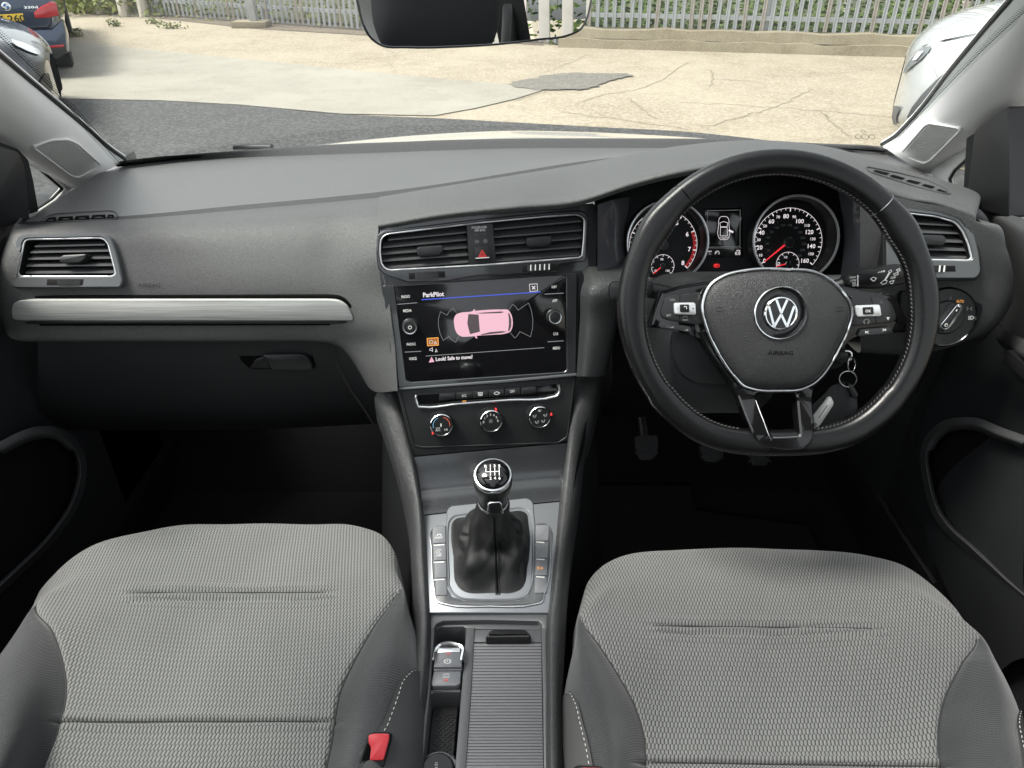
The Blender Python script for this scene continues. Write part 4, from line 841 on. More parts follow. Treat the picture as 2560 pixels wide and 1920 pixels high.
# side defroster slots let into the dash top
from mathutils.bvhtree import BVHTree
def skin(names):
    V = []; P_ = []
    for o in bpy.data.objects:
        if o.parent == dash and o.type == 'MESH' and o.name.split('.')[0] in names:
            b0 = len(V); V += [v.co.copy() for v in o.data.vertices]; P_ += [tuple(b0 + i for i in p.vertices) for p in o.data.polygons]
    return BVHTree.FromPolygons(V, P_)
DS = skin(('top_panel', 'hood_pad', 'top_step', 'screen_base_strip', 'passenger_pad'))
def onskin(px, off):
    V = []
    for u, v in px:
        r = ray(u, v).normalized(); hit, no, _, _ = DS.ray_cast(CAM, r)
        V.append(hit + (no if no.dot(r) < 0 else -no) * off)
    return V
def defrost(rim, cells, lab):
    rp = rpoly(rim, 7, 3); rp = [tuple(Vector(rp[i]).lerp(Vector(rp[(i + 1) % len(rp)]), s / 4)) for i in range(len(rp)) for s in range(4)]; P_ = onskin(rp, .0006); root = tube('defroster_slot', P_, .0011, M['dash_band_shaded'], dash, True, 6); root['label'] = lab
    for c in cells:
        n = len(c); q = [tuple(Vector(c[i]).lerp(Vector(c[(i + 1) % n]), s / 3)) for i in range(n) for s in range(3)]; V = onskin(q, .0012); mk('slot_opening', V + [sum(V, Vector()) / len(V)], [(i, (i + 1) % len(V), len(V)) for i in range(len(V))], M['void'], root, smooth=False)
cl = [cv(cL, q) for q in ([(385, 258), (425, 228), (485, 222), (492, 252)], [(500, 250), (512, 222), (630, 214), (640, 245)], [(648, 244), (655, 214), (770, 207), (782, 238)], [(790, 237), (800, 206), (910, 200), (922, 230)], [(930, 229), (935, 200), (985, 203), (990, 226)])]
defrost(cv(cL, [(330, 272), (420, 205), (500, 190), (960, 165), (1010, 180), (1018, 235)]), cl, 'defroster slot at the left end of the dash top')
cl = [cv(cR, q) for q in ([(335, 96), (355, 88), (480, 116), (445, 126)], [(470, 137), (500, 127), (605, 156), (575, 166)], [(605, 178), (640, 169), (738, 193), (705, 203)], [(735, 213), (770, 206), (853, 228), (825, 240)], [(860, 254), (890, 247), (960, 276), (935, 278)])]
defrost(cv(cR, [(275, 66), (300, 62), (560, 112), (800, 172), (930, 232), (990, 285), (940, 284), (700, 225), (320, 105)]), cl, 'narrow defroster slot by the right pillar')
# light switch
FLS = Fr.at(PY(2364, 796, .868), 18, -3)
sw = plate('switch_panel', FLS, rpoly(FLS.ls(cv(cR, [(560, 1085), (1220, 1078), (1245, 1100), (1240, 1260), (1190, 1400), (1080, 1490), (930, 1520), (700, 1480), (560, 1300)])), .006), -.01, .003, M['black_matt'], dash, .0015); sw['label'] = 'round headlamp switch panel'
cx, cy_ = FLS.l(*cR(935, 1300)); R_ = FLS.mpp(2364, 796) * .3013 ** -1 * .3013 * 64 * 1.12
lathe('dial_ring', FLS, (cx, cy_), [(R_ * 1.05, .002), (R_ * 1.05, .004), (R_ * 1.0, .0055), (R_ * .96, .004)], M['piano'], sw, 64, cap=False)
lathe('dial_face', FLS, (cx, cy_), [(R_ * .98, .002), (R_ * .97, .0045), (R_ * .6, .0045), (R_ * .55, .0065), (0, .0065)], M['black'], sw, 64, cap=False)
kp = FLS.ls(cv(cR, [(1038, 1185), (1082, 1205), (1085, 1240), (960, 1420), (925, 1430), (885, 1395), (890, 1370)]), .016)
plate('knob', FLS, rpoly(kp, .003), .004, .018, M['chrome'], sw, .0025)
plate('knob_face', FLS, rpoly(FLS.ls(cv(cR, [(1042, 1212), (1062, 1222), (1058, 1248), (960, 1390), (935, 1402), (908, 1380), (912, 1368)]), .0185), .002), .016, .0192, M['black'], sw, .0008)
text('lettering', '0', FLS, *cR(983, 1148), 9, M['print_grey'], sw, h=.0052); text('lettering', 'AUTO', FLS, *cR(1063, 1172), 7.5, M['amber'], sw, h=.0052, wpx=18)
lines('symbol', FLS, [FLS.ls(cv(cR, [(1100, 1215), (1112, 1228), (1100, 1242)])), FLS.ls(cv(cR, [(1145, 1215), (1130, 1228), (1145, 1242)]))], .0011, .0052, M['print_grey'], sw)
lines('symbol', FLS, [FLS.ls(sclosed(cv(cR, [(1135, 1290), (1160, 1303), (1135, 1318)]), 4))], .001, .0052, M['print'], sw, True)
lines('symbol', FLS, [FLS.ls(cv(cR, [(1112, y), (1126, y)])) for y in (1292, 1301, 1310, 1318)], .0008, .0052, M['print'], sw)
lines('mark', FLS, [FLS.ls(cv(cR, [(1036, 1240), (1030, 1255)]), .0195)], .0018, .0198, M['print'], sw)
lathe('sun_symbol', FLS, FLS.l(*cR(948, 1370), .0195), [(.0022, .0196), (.0014, .0198)], M['print'], sw, 16, cap=False)
# ------------------------------------------------------------------ infotainment unit
iu = thing('infotainment_unit', 'black touch screen unit showing a pink car from above, in the centre of the dashboard', 'touch screen', FS.o)
so2 = rpoly(cv(cA, [(285, 775), (1695, 688), (1708, 700), (1712, 1475), (1690, 1490), (420, 1575), (385, 1560)]), 5, 4)
bez = rpoly(cv(cA, [(190, 775), (1780, 668), (1800, 690), (1788, 1530), (310, 1620), (270, 1500)]), 4, 4)
bezel('surround', FS, FS.ls(bez), FS.ls(so2), -.004, .003, -.001, M['grey_gloss'], iu, .001, n=140)
scr = plate('screen', FS, FS.ls(so2), -.006, .0012, M['screen'], iu, .0006)
ch = FS.ls(cv(cA, [(300, 1622), (700, 1592), (1200, 1555), (1790, 1500), (1792, 1520), (1200, 1578), (700, 1612), (302, 1640)]))
plate('chrome_edge', FS, ch, -.001, .004, M['silver_trim'], iu, .0008)
hS = .0016
def stx(s, x, y, hp, wp, m='print', bold=.012): return text('lettering', s, FS, *cA(x, y), hp, M[m], iu, h=hS, bold=bold, wpx=wp, roll=-.0)
for s, x, y, wp in (('RADIO', 379, 867, 21), ('MEDIA', 393, 984, 21), ('PHONE', 425, 1262, 22), ('VOICE', 438, 1382, 19), ('NAV', 1612, 786, 13), ('APP', 1616, 901, 12.5), ('CAR', 1625, 1176, 13), ('MENU', 1630, 1294, 18)):
    stx(s, x, y, 7.2, wp)
for q in ([(312, 931), (475, 918)], [(370, 1327), (508, 1320)], [(1530, 847), (1688, 838)], [(1555, 1242), (1688, 1233)]): lines('key_line', FS, [FS.ls(cv(cA, q))], .0009, hS, M['greyline'], iu)
text('lettering', 'ParkPilot', FS, *cA(610, 849), 11.5, M['white'], iu, h=hS, bold=.025, wpx=52)
text('lettering', 'Look! Safe to move?', FS, *cA(782, 1376), 9.5, M['white'], iu, h=hS, bold=.025, wpx=92)
lines('title_line', FS, [FS.ls(cv(cA, [(510, 893), (1497, 829)]))], .0013, hS, M['blue'], iu)
lines('lower_line', FS, [FS.ls(cv(cA, [(545, 1360), (1527, 1290)]))], .0008, hS, M['greyline'], iu)
lines('close_box', FS, [FS.ls(cv(cA, [(1404, 765), (1468, 760), (1472, 820), (1409, 826)]))], .0007, hS, M['white'], iu, True)
lines('close_cross', FS, [FS.ls(cv(cA, [(1426, 780), (1452, 806)])), FS.ls(cv(cA, [(1452, 779), (1428, 807)]))], .0012, hS, M['white'], iu)
for q in ([(803, 1003), (769, 963), (738, 992), (723, 1021), (668, 992), (651, 1050), (650, 1110), (665, 1175), (690, 1230), (738, 1195), (760, 1225), (793, 1246), (818, 1196)], [(1232, 978), (1264, 930), (1290, 950), (1310, 979), (1397, 920), (1420, 980), (1433, 1060), (1430, 1130), (1413, 1200), (1325, 1157), (1305, 1190), (1283, 1210), (1245, 1165)]):
    lines('sensor_arc', FS, [FS.ls(cv(cA, q))], .0005, hS, M['greyline'], iu)
carp = FS.ls(sclosed(cv(cI, [(778, 540), (800, 500), (850, 478), (950, 468), (1010, 458), (1150, 445), (1330, 440), (1410, 445), (1445, 490), (1465, 570), (1460, 650), (1435, 700), (1390, 720), (1250, 735), (1080, 745), (940, 758), (860, 755), (820, 730), (795, 690), (778, 620)]), 4))
flat('car_picture', FS, carp, hS, M['pink'], iu)
for q in ([(945, 492), (1065, 500), (1068, 560), (1080, 700), (965, 730), (945, 660), (932, 600)], [(1410, 478), (1430, 490), (1450, 560), (1448, 640), (1428, 690), (1410, 695), (1420, 620), (1420, 550)], [(1030, 482), (1160, 472), (1330, 462), (1370, 470), (1320, 482), (1100, 488)], [(1090, 732), (1200, 705), (1340, 693), (1400, 700), (1340, 714), (1100, 740)]):
    flat('car_picture_window', FS, FS.ls(cv(cI, q)), hS + .0002, M['pink_dk'], iu)
for q in ([(990, 465), (1005, 442), (1028, 435), (1015, 460)], [(1015, 748), (1030, 775), (1052, 780), (1040, 750)]): flat('car_picture_mirror', FS, FS.ls(cv(cI, q)), hS, M['pink'], iu)
bxp = FS.ls(cv(cI, [(460, 780), (588, 770), (592, 858), (466, 866)])); flat('warning_field', FS, bxp, hS, plain('amber_field', (.02, .01, .002), .5, emit=(.25, .09, .01), estr=.5), iu); lines('warning_box', FS, [bxp], .0010, hS + .0002, M['amber'], iu, True)
lines('warning_symbol', FS, [FS.ls(cv(cI, [(556, 812), (572, 842), (546, 844)]))], .0006, hS + .0003, M['white'], iu, True)
lines('warning_symbol', FS, [[(FS.l(*cI(507, 822))[0] + .0026 * cos(a / 10 * 6.283), FS.l(*cI(507, 822))[1] + .0026 * sin(a / 10 * 6.283)) for a in range(10)]], .0005, hS + .0003, M['white'], iu, True)
lines('speaker_symbol', FS, [FS.ls(cv(cI, [(490, 905), (505, 900), (522, 888), (525, 932), (507, 920), (492, 922)])), FS.ls(cv(cI, [(567, 905), (578, 935), (556, 938)]))], .0006, hS, M['white'], iu, True)
flat('alert_triangle', FS, FS.ls(cv(cI, [(512, 996), (546, 1055), (480, 1062)])), hS, M['pink'], iu); lines('alert_mark', FS, [FS.ls(cv(cI, [(512, 1015), (513, 1042)]))], .0007, hS + .0002, M['red'], iu)
def knob(px, rpx, fr, parent, hgt=.014, sym=None):
    c = fr.l(*px, hgt); r = rpx * fr.mpp(*px)
    k = lathe('knob', fr, c, [(r * 1.12, .0), (r * 1.12, .003), (r * 1.02, .004), (r * 1.0, hgt - .002), (r * .93, hgt), (r * .8, hgt - .0005)], M['panel'], parent, 48, cap=False)
    V = None
    lathe('knob_ring', fr, c, [(r * .95, hgt - .0006), (r * .92, hgt + .0006), (r * .80, hgt + .0004), (r * .78, hgt - .001)], M['satin'], k, 48, cap=False)
    lathe('knob_cap', fr, c, [(r * .79, hgt - .0008), (r * .74, hgt - .0006), (r * .5, hgt - .0002), (0, hgt)], M['black'], k, 48, cap=False)
    lathe('knurl', fr, c, [(r * 1.005, .004), (r * 1.03, .006), (r * 1.03, hgt - .004), (r * 1.005, hgt - .002)], M['black'], k, 60, cap=False, sharp=3)
    return k, c, r
k, c, r = knob(cA(414, 1124), 18, FS, iu); lathe('power_symbol', FS, c, [(r * .26, .0143), (r * .18, .0143)], M['print'], k, 20, cap=False)
knob(cA(1620, 1041), 17, FS, iu)
# ------------------------------------------------------------------ climate panel
cp = thing('climate_panel', 'charcoal heater panel with three round knobs, below the touch screen', 'climate control', FS.W(0, -.16))
FC = FS
pan = plate('panel', FC, FC.ls([(992, 977), (1441, 946), (1421, 1106), (1034, 1143)]), -.02, -.003, M['panel'], cp, .002)
ins = rpoly(cv(cG, [(170, 215), (1370, 130), (1320, 530), (1260, 570), (330, 602), (265, 590)]), 8, 5)
bezel('panel_step', FC, FC.ls(rpoly(cv(cG, [(160, 208), (1376, 122), (1328, 545), (1268, 580), (325, 612), (258, 600)]), 8, 5)), FC.ls(ins), -.003, -.0016, -.003, M['panel'], cp, .0006, n=100)
u_ = cv(cK, [(118, 152), (112, 165), (128, 270), (145, 310), (200, 318), (700, 275), (1400, 222), (2000, 178), (2065, 155), (2090, 110), (2082, 10)])
tube('chrome_bow', [FC.px(*p, .0) for p in [tuple(q) for q in herm(u_, 5)]], .0021, M['satin'], cp, False, 8)
tray = rpoly(cv(cK, [(135, 150), (2060, 5), (2068, 120), (2030, 160), (190, 300), (150, 275)]), 4, 4)
plate('button_tray', FC, FC.ls(tray), -.006, -.0022, M['piano'], cp, .0005)
for i, (x0, x1) in enumerate(((430, 655), (665, 885), (893, 1108), (1116, 1332), (1340, 1552), (1560, 1770))):
    yb = lambda x, o: 132 - (x - 430) * .0735 + o
    b_ = plate('button', FC, rpoly(FC.ls(cv(cK, [(x0, yb(x0, 0)), (x1, yb(x1, 0)), (x1 + 4, yb(x1, 92)), (x0 + 4, yb(x0, 98))])), .0012), -.004, .0012, M['panel'], cp, .001)
text('lettering', 'A/C', FC, *cK(776, 158), 7.5, M['print'], cp, h=.0016, wpx=11.5); text('lettering', 'OFF', FC, *cK(1443, 102), 7.2, M['print'], cp, h=.0016, wpx=12.5)
flat('lamp', FC, FC.ls(cv(cK, [(752, 236), (806, 232), (808, 243), (754, 248)])), -.0018, M['amber'], cp)
lines('symbol', FC, [FC.ls(cv(cK, [(970, 118), (1028, 114), (1024, 152), (975, 156)]))], .0008, .0016, M['print'], cp, True)
lines('symbol', FC, [FC.ls(cv(cK, [(x, 126), (x + 2, 160)])) for x in (988, 999, 1010)], .0006, .0016, M['print'], cp)
lines('symbol', FC, [FC.ls(sclosed(cv(cK, [(1188, 128), (1205, 112), (1225, 104), (1245, 110), (1264, 122), (1255, 132), (1200, 136)]), 3))], .0008, .0016, M['print'], cp, True)
def cknob(px, rpx):
    hgt = .013; c = FC.l(*px, hgt - .003); r = rpx * FC.mpp(*px)
    k = lathe('knob', FC, c, [(r * 1.16, -.003), (r * 1.15, .0005), (r * 1.08, .0005), (r * 1.06, .008), (r * 1.0, hgt - .002)], M['panel'], cp, 56, cap=False)
    lathe('base_ring', FC, c, [(r * 1.17, -.0025), (r * 1.15, .0008), (r * 1.10, .0008)], M['grey_gloss'], k, 56, cap=False)
    V = []
    lathe('knurl', FC, c, [(r * 1.07, .0015), (r * 1.085, .003), (r * 1.06, .0085)], M['black'], k, 80, cap=False, sharp=2)
    lathe('chrome_ring', FC, c, [(r * 1.0, hgt - .0028), (r * .985, hgt - .0008), (r * .93, hgt), (r * .88, hgt - .0014)], M['chrome'], k, 56, cap=False)
    lathe('face', FC, c, [(r * .9, hgt - .0016), (r * .86, hgt - .001), (0, hgt - .001)], M['black'], k, 56, cap=False)
    return k, c, r, hgt
KH = .0125
k1, c1, r1_, hg = cknob(cK(462, 565), 28.5)
def arcp(c, r, a0, a1, n=12): return [(c[0] + r * cos(radians(a0 + (a1 - a0) * i / n)), c[1] + r * sin(radians(a0 + (a1 - a0) * i / n))) for i in range(n + 1)]
lines('scale', FC, [arcp(c1, r1_ * .72, 195, 110)], .0010, KH, M['blueline'], k1); lines('scale', FC, [arcp(c1, r1_ * .72, 75, -10)], .0010, KH, M['redline'], k1)
text('lettering', 'A/C', FC, *cK(413, 636), 6.5, M['print'], k1, h=KH, wpx=12); text('lettering', 'MAX', FC, *cK(415, 608), 3.4, M['print'], k1, h=KH); text('lettering', 'HI', FC, *cK(526, 630), 6, M['print'], k1, h=KH)
lines('mark', FC, [FC.ls(cv(cK, [(455, 545), (457, 590)]), KH)], .0016, KH, M['print'], k1)
k2, c2, r2_, hg = cknob(cK(1150, 510), 28)
for s, x, y in (('0', 1045, 525), ('1', 1062, 473), ('2', 1093, 440), ('3', 1139, 422), ('4', 1186, 431), ('5', 1222, 460), ('6', 1243, 506)): text('lettering', s, FC, *cK(x, y), 6.2, M['print'], k2, h=KH)
lines('symbol', FC, [arcp((FC.l(*cK(1145, 514), KH)[0] + .0016 * cos(radians(a)), FC.l(*cK(1145, 514), KH)[1] + .0016 * sin(radians(a))), .0012, 0, 330, 8) for a in (45, 135, 225, 315)], .0005, KH, M['print_grey'], k2)
k3, c3, r3_, hg = cknob(cK(1822, 455), 27.5)
flat('symbol', FC, FC.ls(cv(cK, [(1790, 362), (1820, 352), (1845, 360), (1832, 386), (1805, 388)]), KH), KH, M['print_grey'], k3)
for x, y in ((1750, 442), (1898, 428), (1782, 525), (1870, 512)):
    lines('symbol', FC, [FC.ls(cv(cK, [(x + 22, y - 22), (x + 14, y + 12), (x - 12, y + 22)]), KH)], .0012, KH, M['print_grey'], k3); lathe('symbol_dot', FC, FC.l(*cK(x - 16, y), KH), [(.0013, KH), (.0002, KH)], M['print_grey'], k3, 10, cap=False)
for (kk, px) in ((k1, (342, 684)), (k2, (1218, 358)), (k3, (1983, 424))):
    plate('red_pointer', FC, rrect(*FC.l(*cK(*px), .012), .0026, .0034, .0008), .006, .0128, M['red'], kk, .0008)
# ------------------------------------------------------------------ instrument cluster
FI = Fr.at(PY(1810, 600, 1.03), 22, 0)
ic = thing('instrument_cluster', 'black instrument cluster with two chrome ringed dials behind the steering wheel', 'instrument cluster', FI.o)
plate('backing', FI, FI.ls([(1490, 440), (1700, 405), (1900, 390), (2100, 420), (2215, 470), (2215, 735), (1490, 735)]), -.02, -.001, M['black_matt'], ic, .001)
HR = .031
def dial(nm, ringpx, rr, hubpx):
    c = FI.l(*ringpx, HR); r = rr * (FI.px(*ringpx, HR) - CAM).dot(FWD) / F; hub = FI.l(*hubpx)
    w_ = lathe(nm, FI, c, [(r * 1.06, .012), (r * 1.03, HR - .002), (r * .985, HR), (r * .94, HR - .008), (r * .92, .002), (r * .90, .0)], M['black'], ic, 80, cap=False)
    lathe('chrome_ring', FI, c, [(r * 1.030, HR - .003), (r * 1.015, HR + .0016), (r * .985, HR + .0020), (r * .968, HR - .001)], M['ring'], w_, 96, cap=False)
    lathe('face', FI, c, [(r * .95, .0008), (0, .0008)], M['black_matt'], w_, 80, cap=False)
    lathe('hub', FI, hub, [(.0075, .001), (.0075, .0075), (.0066, .0085)], M['satin'], w_, 24, cap=False); lathe('hub_cap', FI, hub, [(.0068, .0082), (0, .0086)], M['black'], w_, 24, cap=False)
    return w_, hub
HF = .0014
def ticks(hub, r0, r1, a0, a1, n, wd, m, parent):
    lines('tick_scale', FI, [[(hub[0] + r * cos(radians(a0 + (a1 - a0) * i / n)), hub[1] + r * sin(radians(a0 + (a1 - a0) * i / n))) for r in (r0, r1)] for i in range(n + 1)], wd, HF, m, parent, kind='stuff')
sp, hub = dial('speedometer', (1540 + .2712 * 1662, 597), 106, cD(1583, 467)); mp = FI.mpp(1969, 607); RT = 84.5 * mp
ticks(hub, RT * .9, RT, 219, -40, 8, .0013, M['white'], sp); ticks(hub, RT * .935, RT, 219, -40, 32, .0006, M['white'], sp); lines('scale_arc', FI, [arcp(hub, RT, 219, -40, 60)], .0006, HF, M['white'], sp)
ticks(hub, RT * .66, RT * .70, 214, -30, 26, .0005, M['print_grey'], sp)
for s, x, y in (('0', 1368, 632), ('20', 1325, 510), ('40', 1342, 373), ('60', 1433, 270), ('80', 1568, 222), ('100', 1697, 268), ('120', 1785, 368), ('140', 1803, 498), ('160', 1743, 632)): text('lettering', s, FI, *cD(x, y), 10.5, M['white'], sp, h=HF, bold=.012)
for s, x, y in (('10', 1335, 582), ('30', 1316, 440), ('50', 1374, 313), ('70', 1495, 230), ('90', 1643, 228), ('110', 1763, 308), ('130', 1816, 432), ('150', 1800, 570)): text('lettering', s, FI, *cD(x, y), 7, M['white'], sp, h=HF, bold=.01)
for s, x, y in (('20', 1407, 537), ('40', 1395, 475), ('60', 1405, 417), ('80', 1437, 367), ('100', 1484, 328), ('120', 1540, 305), ('140', 1602, 305), ('160', 1659, 328), ('180', 1700, 370), ('200', 1722, 422), ('220', 1733, 477), ('240', 1720, 534), ('260', 1690, 585)): text('lettering', s, FI, *cD(x, y), 6, M['print_grey'], sp, h=HF, bold=.01)
def needle(p0, p1, w0, parent, h=.0065):
    a, b = FI.l(*cD(*p0), h), FI.l(*cD(*p1), h); d = Vector((b[0] - a[0], b[1] - a[1])).normalized(); n_ = Vector((-d.y, d.x))
    pts = [(a[0] + n_.x * w0, a[1] + n_.y * w0), (a[0] - n_.x * w0, a[1] - n_.y * w0), (b[0] - n_.x * w0 * .5, b[1] - n_.y * w0 * .5), (b[0] + n_.x * w0 * .5, b[1] + n_.y * w0 * .5)]
    plate('needle', FI, pts, h - .001, h, M['needle'], parent, .0003)
needle((1583, 467), (1370, 642), .0014, sp)
fc = FI.l(*cD(1578, 660)); tc_, thub = dial('rev_counter', (1540 + .2712 * 478, 605), 101, cD(433, 490))
ticks(thub, RT * .9, RT, 225, -42, 8, .0013, M['white'], tc_); ticks(thub, RT * .94, RT, 225, -42, 32, .0006, M['white'], tc_); lines('scale_arc', FI, [arcp(thub, RT, 225, 26, 50)], .0006, HF, M['white'], tc_)
lines('red_zone', FI, [arcp(thub, RT * .93, 24, -42, 24)], .0045, HF - .0002, M['redmark'], tc_); lines('scale_arc', FI, [arcp(thub, RT, 26, -42, 24)], .0006, HF, M['white'], tc_)
for i in range(9):
    an = radians(225 - 33.35 * i); u, v = 1657.4 + 67 * cos(an), 612.9 - 66 * sin(an); text('lettering', str(i), FI, u, v, 11, M['white'], tc_, h=HF, bold=.015)
for hubp, (a, b, c_), need, par in (((428, 683), (('90', 423, 620), ('50', 368, 725), ('130', 477, 725)), (345, 755), tc_), ((1578, 660), (('1/2', 1565, 600), ('0', 1510, 703), ('1', 1625, 705)), (1475, 688), sp)):
    hc = FI.l(*cD(*hubp)); R3 = 28.5 * mp; lathe('small_dial', FI, hc, [(R3 * 1.1, .001), (R3 * 1.08, .0016), (0, .0016)], M['black_matt'], par, 40, cap=False)
    lines('tick_scale', FI, [[(hc[0] + r * cos(radians(220 - 32.5 * i)), hc[1] + r * sin(radians(220 - 32.5 * i))) for r in (R3 * .82, R3)] for i in range(9)], .0007, .002, M['white'], par, kind='stuff'); lines('scale_arc', FI, [arcp(hc, R3, 220, -40, 30)], .0006, .002, M['white'], par)
    for s, x, y in (a, b, c_): text('lettering', s, FI, *cD(x, y), 5.4, M['white'], par, h=.002, bold=.012)
    needle(hubp, need, .0010, par, .004); lathe('small_hub', FI, hc, [(.0042, .0016), (.0042, .0045), (.0036, .005)], M['satin'], par, 20, cap=False); lathe('small_hub_cap', FI, hc, [(.0038, .0048), (0, .005)], M['black'], par, 20, cap=False)
lines('fuel_symbol', FI, [FI.ls(cD(x, y) for x, y in ((1488, 650), (1505, 650), (1505, 674), (1488, 674)))], .0007, .002, M['white'], sp, True)
dsp = plate('display', FI, FI.ls(cv(cD, [(815, 150), (1160, 145), (1170, 600), (835, 606)])), -.001, .0012, M['screen'], ic, .0003)
W_ = M['white']
lines('display_frame', FI, [FI.ls(cv(cD, [(840, 173), (1141, 167), (1140, 502), (838, 508)]))], .0007, .0016, M['print'], ic, True); lines('display_line', FI, [FI.ls(cv(cD, [(850, 517), (1155, 515)]))], .0006, .0016, M['print'], ic)
lines('car_symbol', FI, [FI.ls(sclosed(cv(cD, [(962, 230), (990, 226), (1020, 230), (1035, 250), (1038, 300), (1036, 420), (1020, 436), (990, 440), (960, 436), (945, 420), (944, 300), (947, 250)]), 3)), FI.ls(cv(cD, [(955, 285), (990, 272), (1028, 285), (1020, 320), (962, 322)])), FI.ls(cv(cD, [(960, 325), (1022, 325), (1024, 405), (958, 405)])), FI.ls(cv(cD, [(955, 420), (990, 428), (1026, 420)]))], .0006, .0016, W_, ic, True)
lines('door_symbol', FI, [FI.ls(cv(cD, [(1036, 352), (1078, 372)]))], .0024, .0016, W_, ic)
text('lettering', '0.0', FI, *cD(1122, 565), 8, W_, ic, h=.0016, bold=.01); text('lettering', 'trip', FI, *cD(1128, 538), 5, W_, ic, h=.0016, bold=.01); text('lettering', 'mph', FI, *cD(862, 545), 4.5, W_, ic, h=.0016); text('lettering', '---', FI, *cD(866, 568), 5, W_, ic, h=.0016)
gc = FI.l(*cD(930, 563)); lines('cruise_symbol', FI, [arcp(gc, .0030, -40, 220, 14), [gc, (gc[0] - .0022, gc[1] + .0018)]], .0006, .0016, W_, ic)
bc = FI.l(*cD(925, 679)); lathe('brake_lamp', FI, bc, [(.0030, .0012), (.0024, .0014), (.0020, .0014)], M['red'], ic, 20, cap=False); lines('brake_lamp_bracket', FI, [arcp(bc, .0040, 40, -40, 6), arcp(bc, .0040, 140, 220, 6)], .0008, .0014, M['red'], ic); text('lettering', 'P', FI, *cD(925, 679), 7, M['red'], ic, h=.0016, bold=.03)
# surround: cheeks and ledge
M['cheek'] = plain('cheek_silver', (.13, .137, .15), .22, metal=.4, coat=.5)
lc = [[PY(u, v, y) for u, v, y in row] for row in (((1494, 512, .950), (1530, 500, .985), (1575, 492, 1.03)), ((1494, 620, .948), (1528, 620, .975), (1562, 620, 1.01)), ((1493, 712, .945), (1530, 716, .955), (1580, 718, .975)))]
patch('left_cheek', lc, M['cheek'], ic, 5, 5)
rc = [[PY(u, v, y) for u, v, y in row] for row in (((2095, 470, 1.03), (2150, 485, .985), (2200, 510, .92)), ((2110, 600, 1.01), (2155, 610, .97), (2203, 620, .915)), ((2100, 702, .985), (2150, 703, .95), (2205, 705, .91)))]
patch('right_cheek', rc, M['cheek'], ic, 5, 5)
ld = [[PY(u, v, y) for u, v, y in row] for row in (((1490, 700, .99), (1800, 688, 1.015), (2205, 690, .99)), ((1490, 714, .945), (1800, 708, .96), (2205, 706, .92)), ((1490, 724, .94), (1800, 716, .955), (2205, 716, .915)))]
patch('ledge', ld, M['silver_trim'], ic, 8, 4)
# ------------------------------------------------------------------ steering wheel
FW = Fr.at(PD(1942, 770, .855), 25, 0)
wh = thing('steering_wheel', 'black leather steering wheel with flattened bottom and chrome maker emblem', 'steering wheel', FW.o)
cl_ = []
N_ = 180
for i in range(N_):
    a = 2 * pi * i / N_; c_, s_ = cos(a), sin(a)
    if s_ >= 0: x, y = 913 + 722 * c_, 848 - 720 * s_
    else: x, y = 913 + 722 * c_, -math.log(math.exp(-.024 * (716 * abs(s_) - 600)) + math.exp(-.024 * (682 - 600))) / .024 + 600 + 848
    cl_.append((a, FW.px(*cW(x, y))))
# equalise spacing
pts = resamp([((p - FW.o).dot(FW.X), (p - FW.o).dot(FW.Y)) for _, p in cl_], 200)
rw = []; rn = []
for x, y in pts:
    a = math.degrees(atan2(y, x)) % 360; b_ = 0
    for c0, wdt, amp in ((147, 9, .0035), (33, 9, .0035), (178, 12, .0022), (2, 12, .0022), (362, 12, .0022)): b_ += amp * math.exp(-((a - c0) / wdt) ** 2)
    rw.append(.0147 + b_ + (.0015 if y < -.1 else 0)); rn.append(.0150)
rim = tube('rim', [FW.W(x, y, 0) for x, y in pts], rw, M['leather'], wh, True, 28, up=FW.N, ry=rn, prof=lambda a_: 1 + .055 * cos(4 * a_) * -1 + .03 * math.exp(-(((a_ - 2.45) % (2 * pi)) / .28) ** 2))
def rimring(a, nm, m, extra=.0006, rad=.0007):
    i = min(range(len(pts)), key=lambda k: abs(((math.degrees(atan2(pts[k][1], pts[k][0])) - a + 180) % 360) - 180)); p = FW.W(*pts[i], 0); t_ = (FW.W(*pts[(i + 1) % 200], 0) - p).normalized(); s_ = t_.cross(FW.N).normalized()
    tube(nm, [p + s_ * (rw[i] + extra - .0007) * cos(k / 24 * 2 * pi) + FW.N * (rn[i] + extra - .0007) * sin(k / 24 * 2 * pi) for k in range(24)], rad, m, rim, True, 6)
rimring(131, 'seam', M['void']); rimring(46, 'seam', M['silver_trim'], .0010, .0006); rimring(268.5, 'seam', M['void'])
V = []; Fc = []
for i in range(0, 200):
    x, y = pts[i]; a = math.degrees(atan2(y, x)) % 360
    if 255 < a < 285: continue
    p = Vector((x, y)); t_ = (Vector(pts[(i + 1) % 200]) - p).normalized(); n_ = Vector((-t_.y, t_.x))  # inward
    for q, sg in ((0.1, 1), (.55, -1)):
        b = p + t_ * (q * .0055) + n_ * (rw[i] * .93); e = b + t_ * .0028 * 1 + n_ * (.0016 * sg); k = len(V); w2 = Vector((-(e - b).y, (e - b).x)).normalized() * .0005
        V += [FW.W(*(b + w2), .0062), FW.W(*(b - w2), .0062), FW.W(*(e - w2), .0058), FW.W(*(e + w2), .0058)]; Fc.append((k, k + 1, k + 2, k + 3))
o = mk('stitching', V, Fc, M['stitch'], rim, smooth=False); o['kind'] = 'stuff'
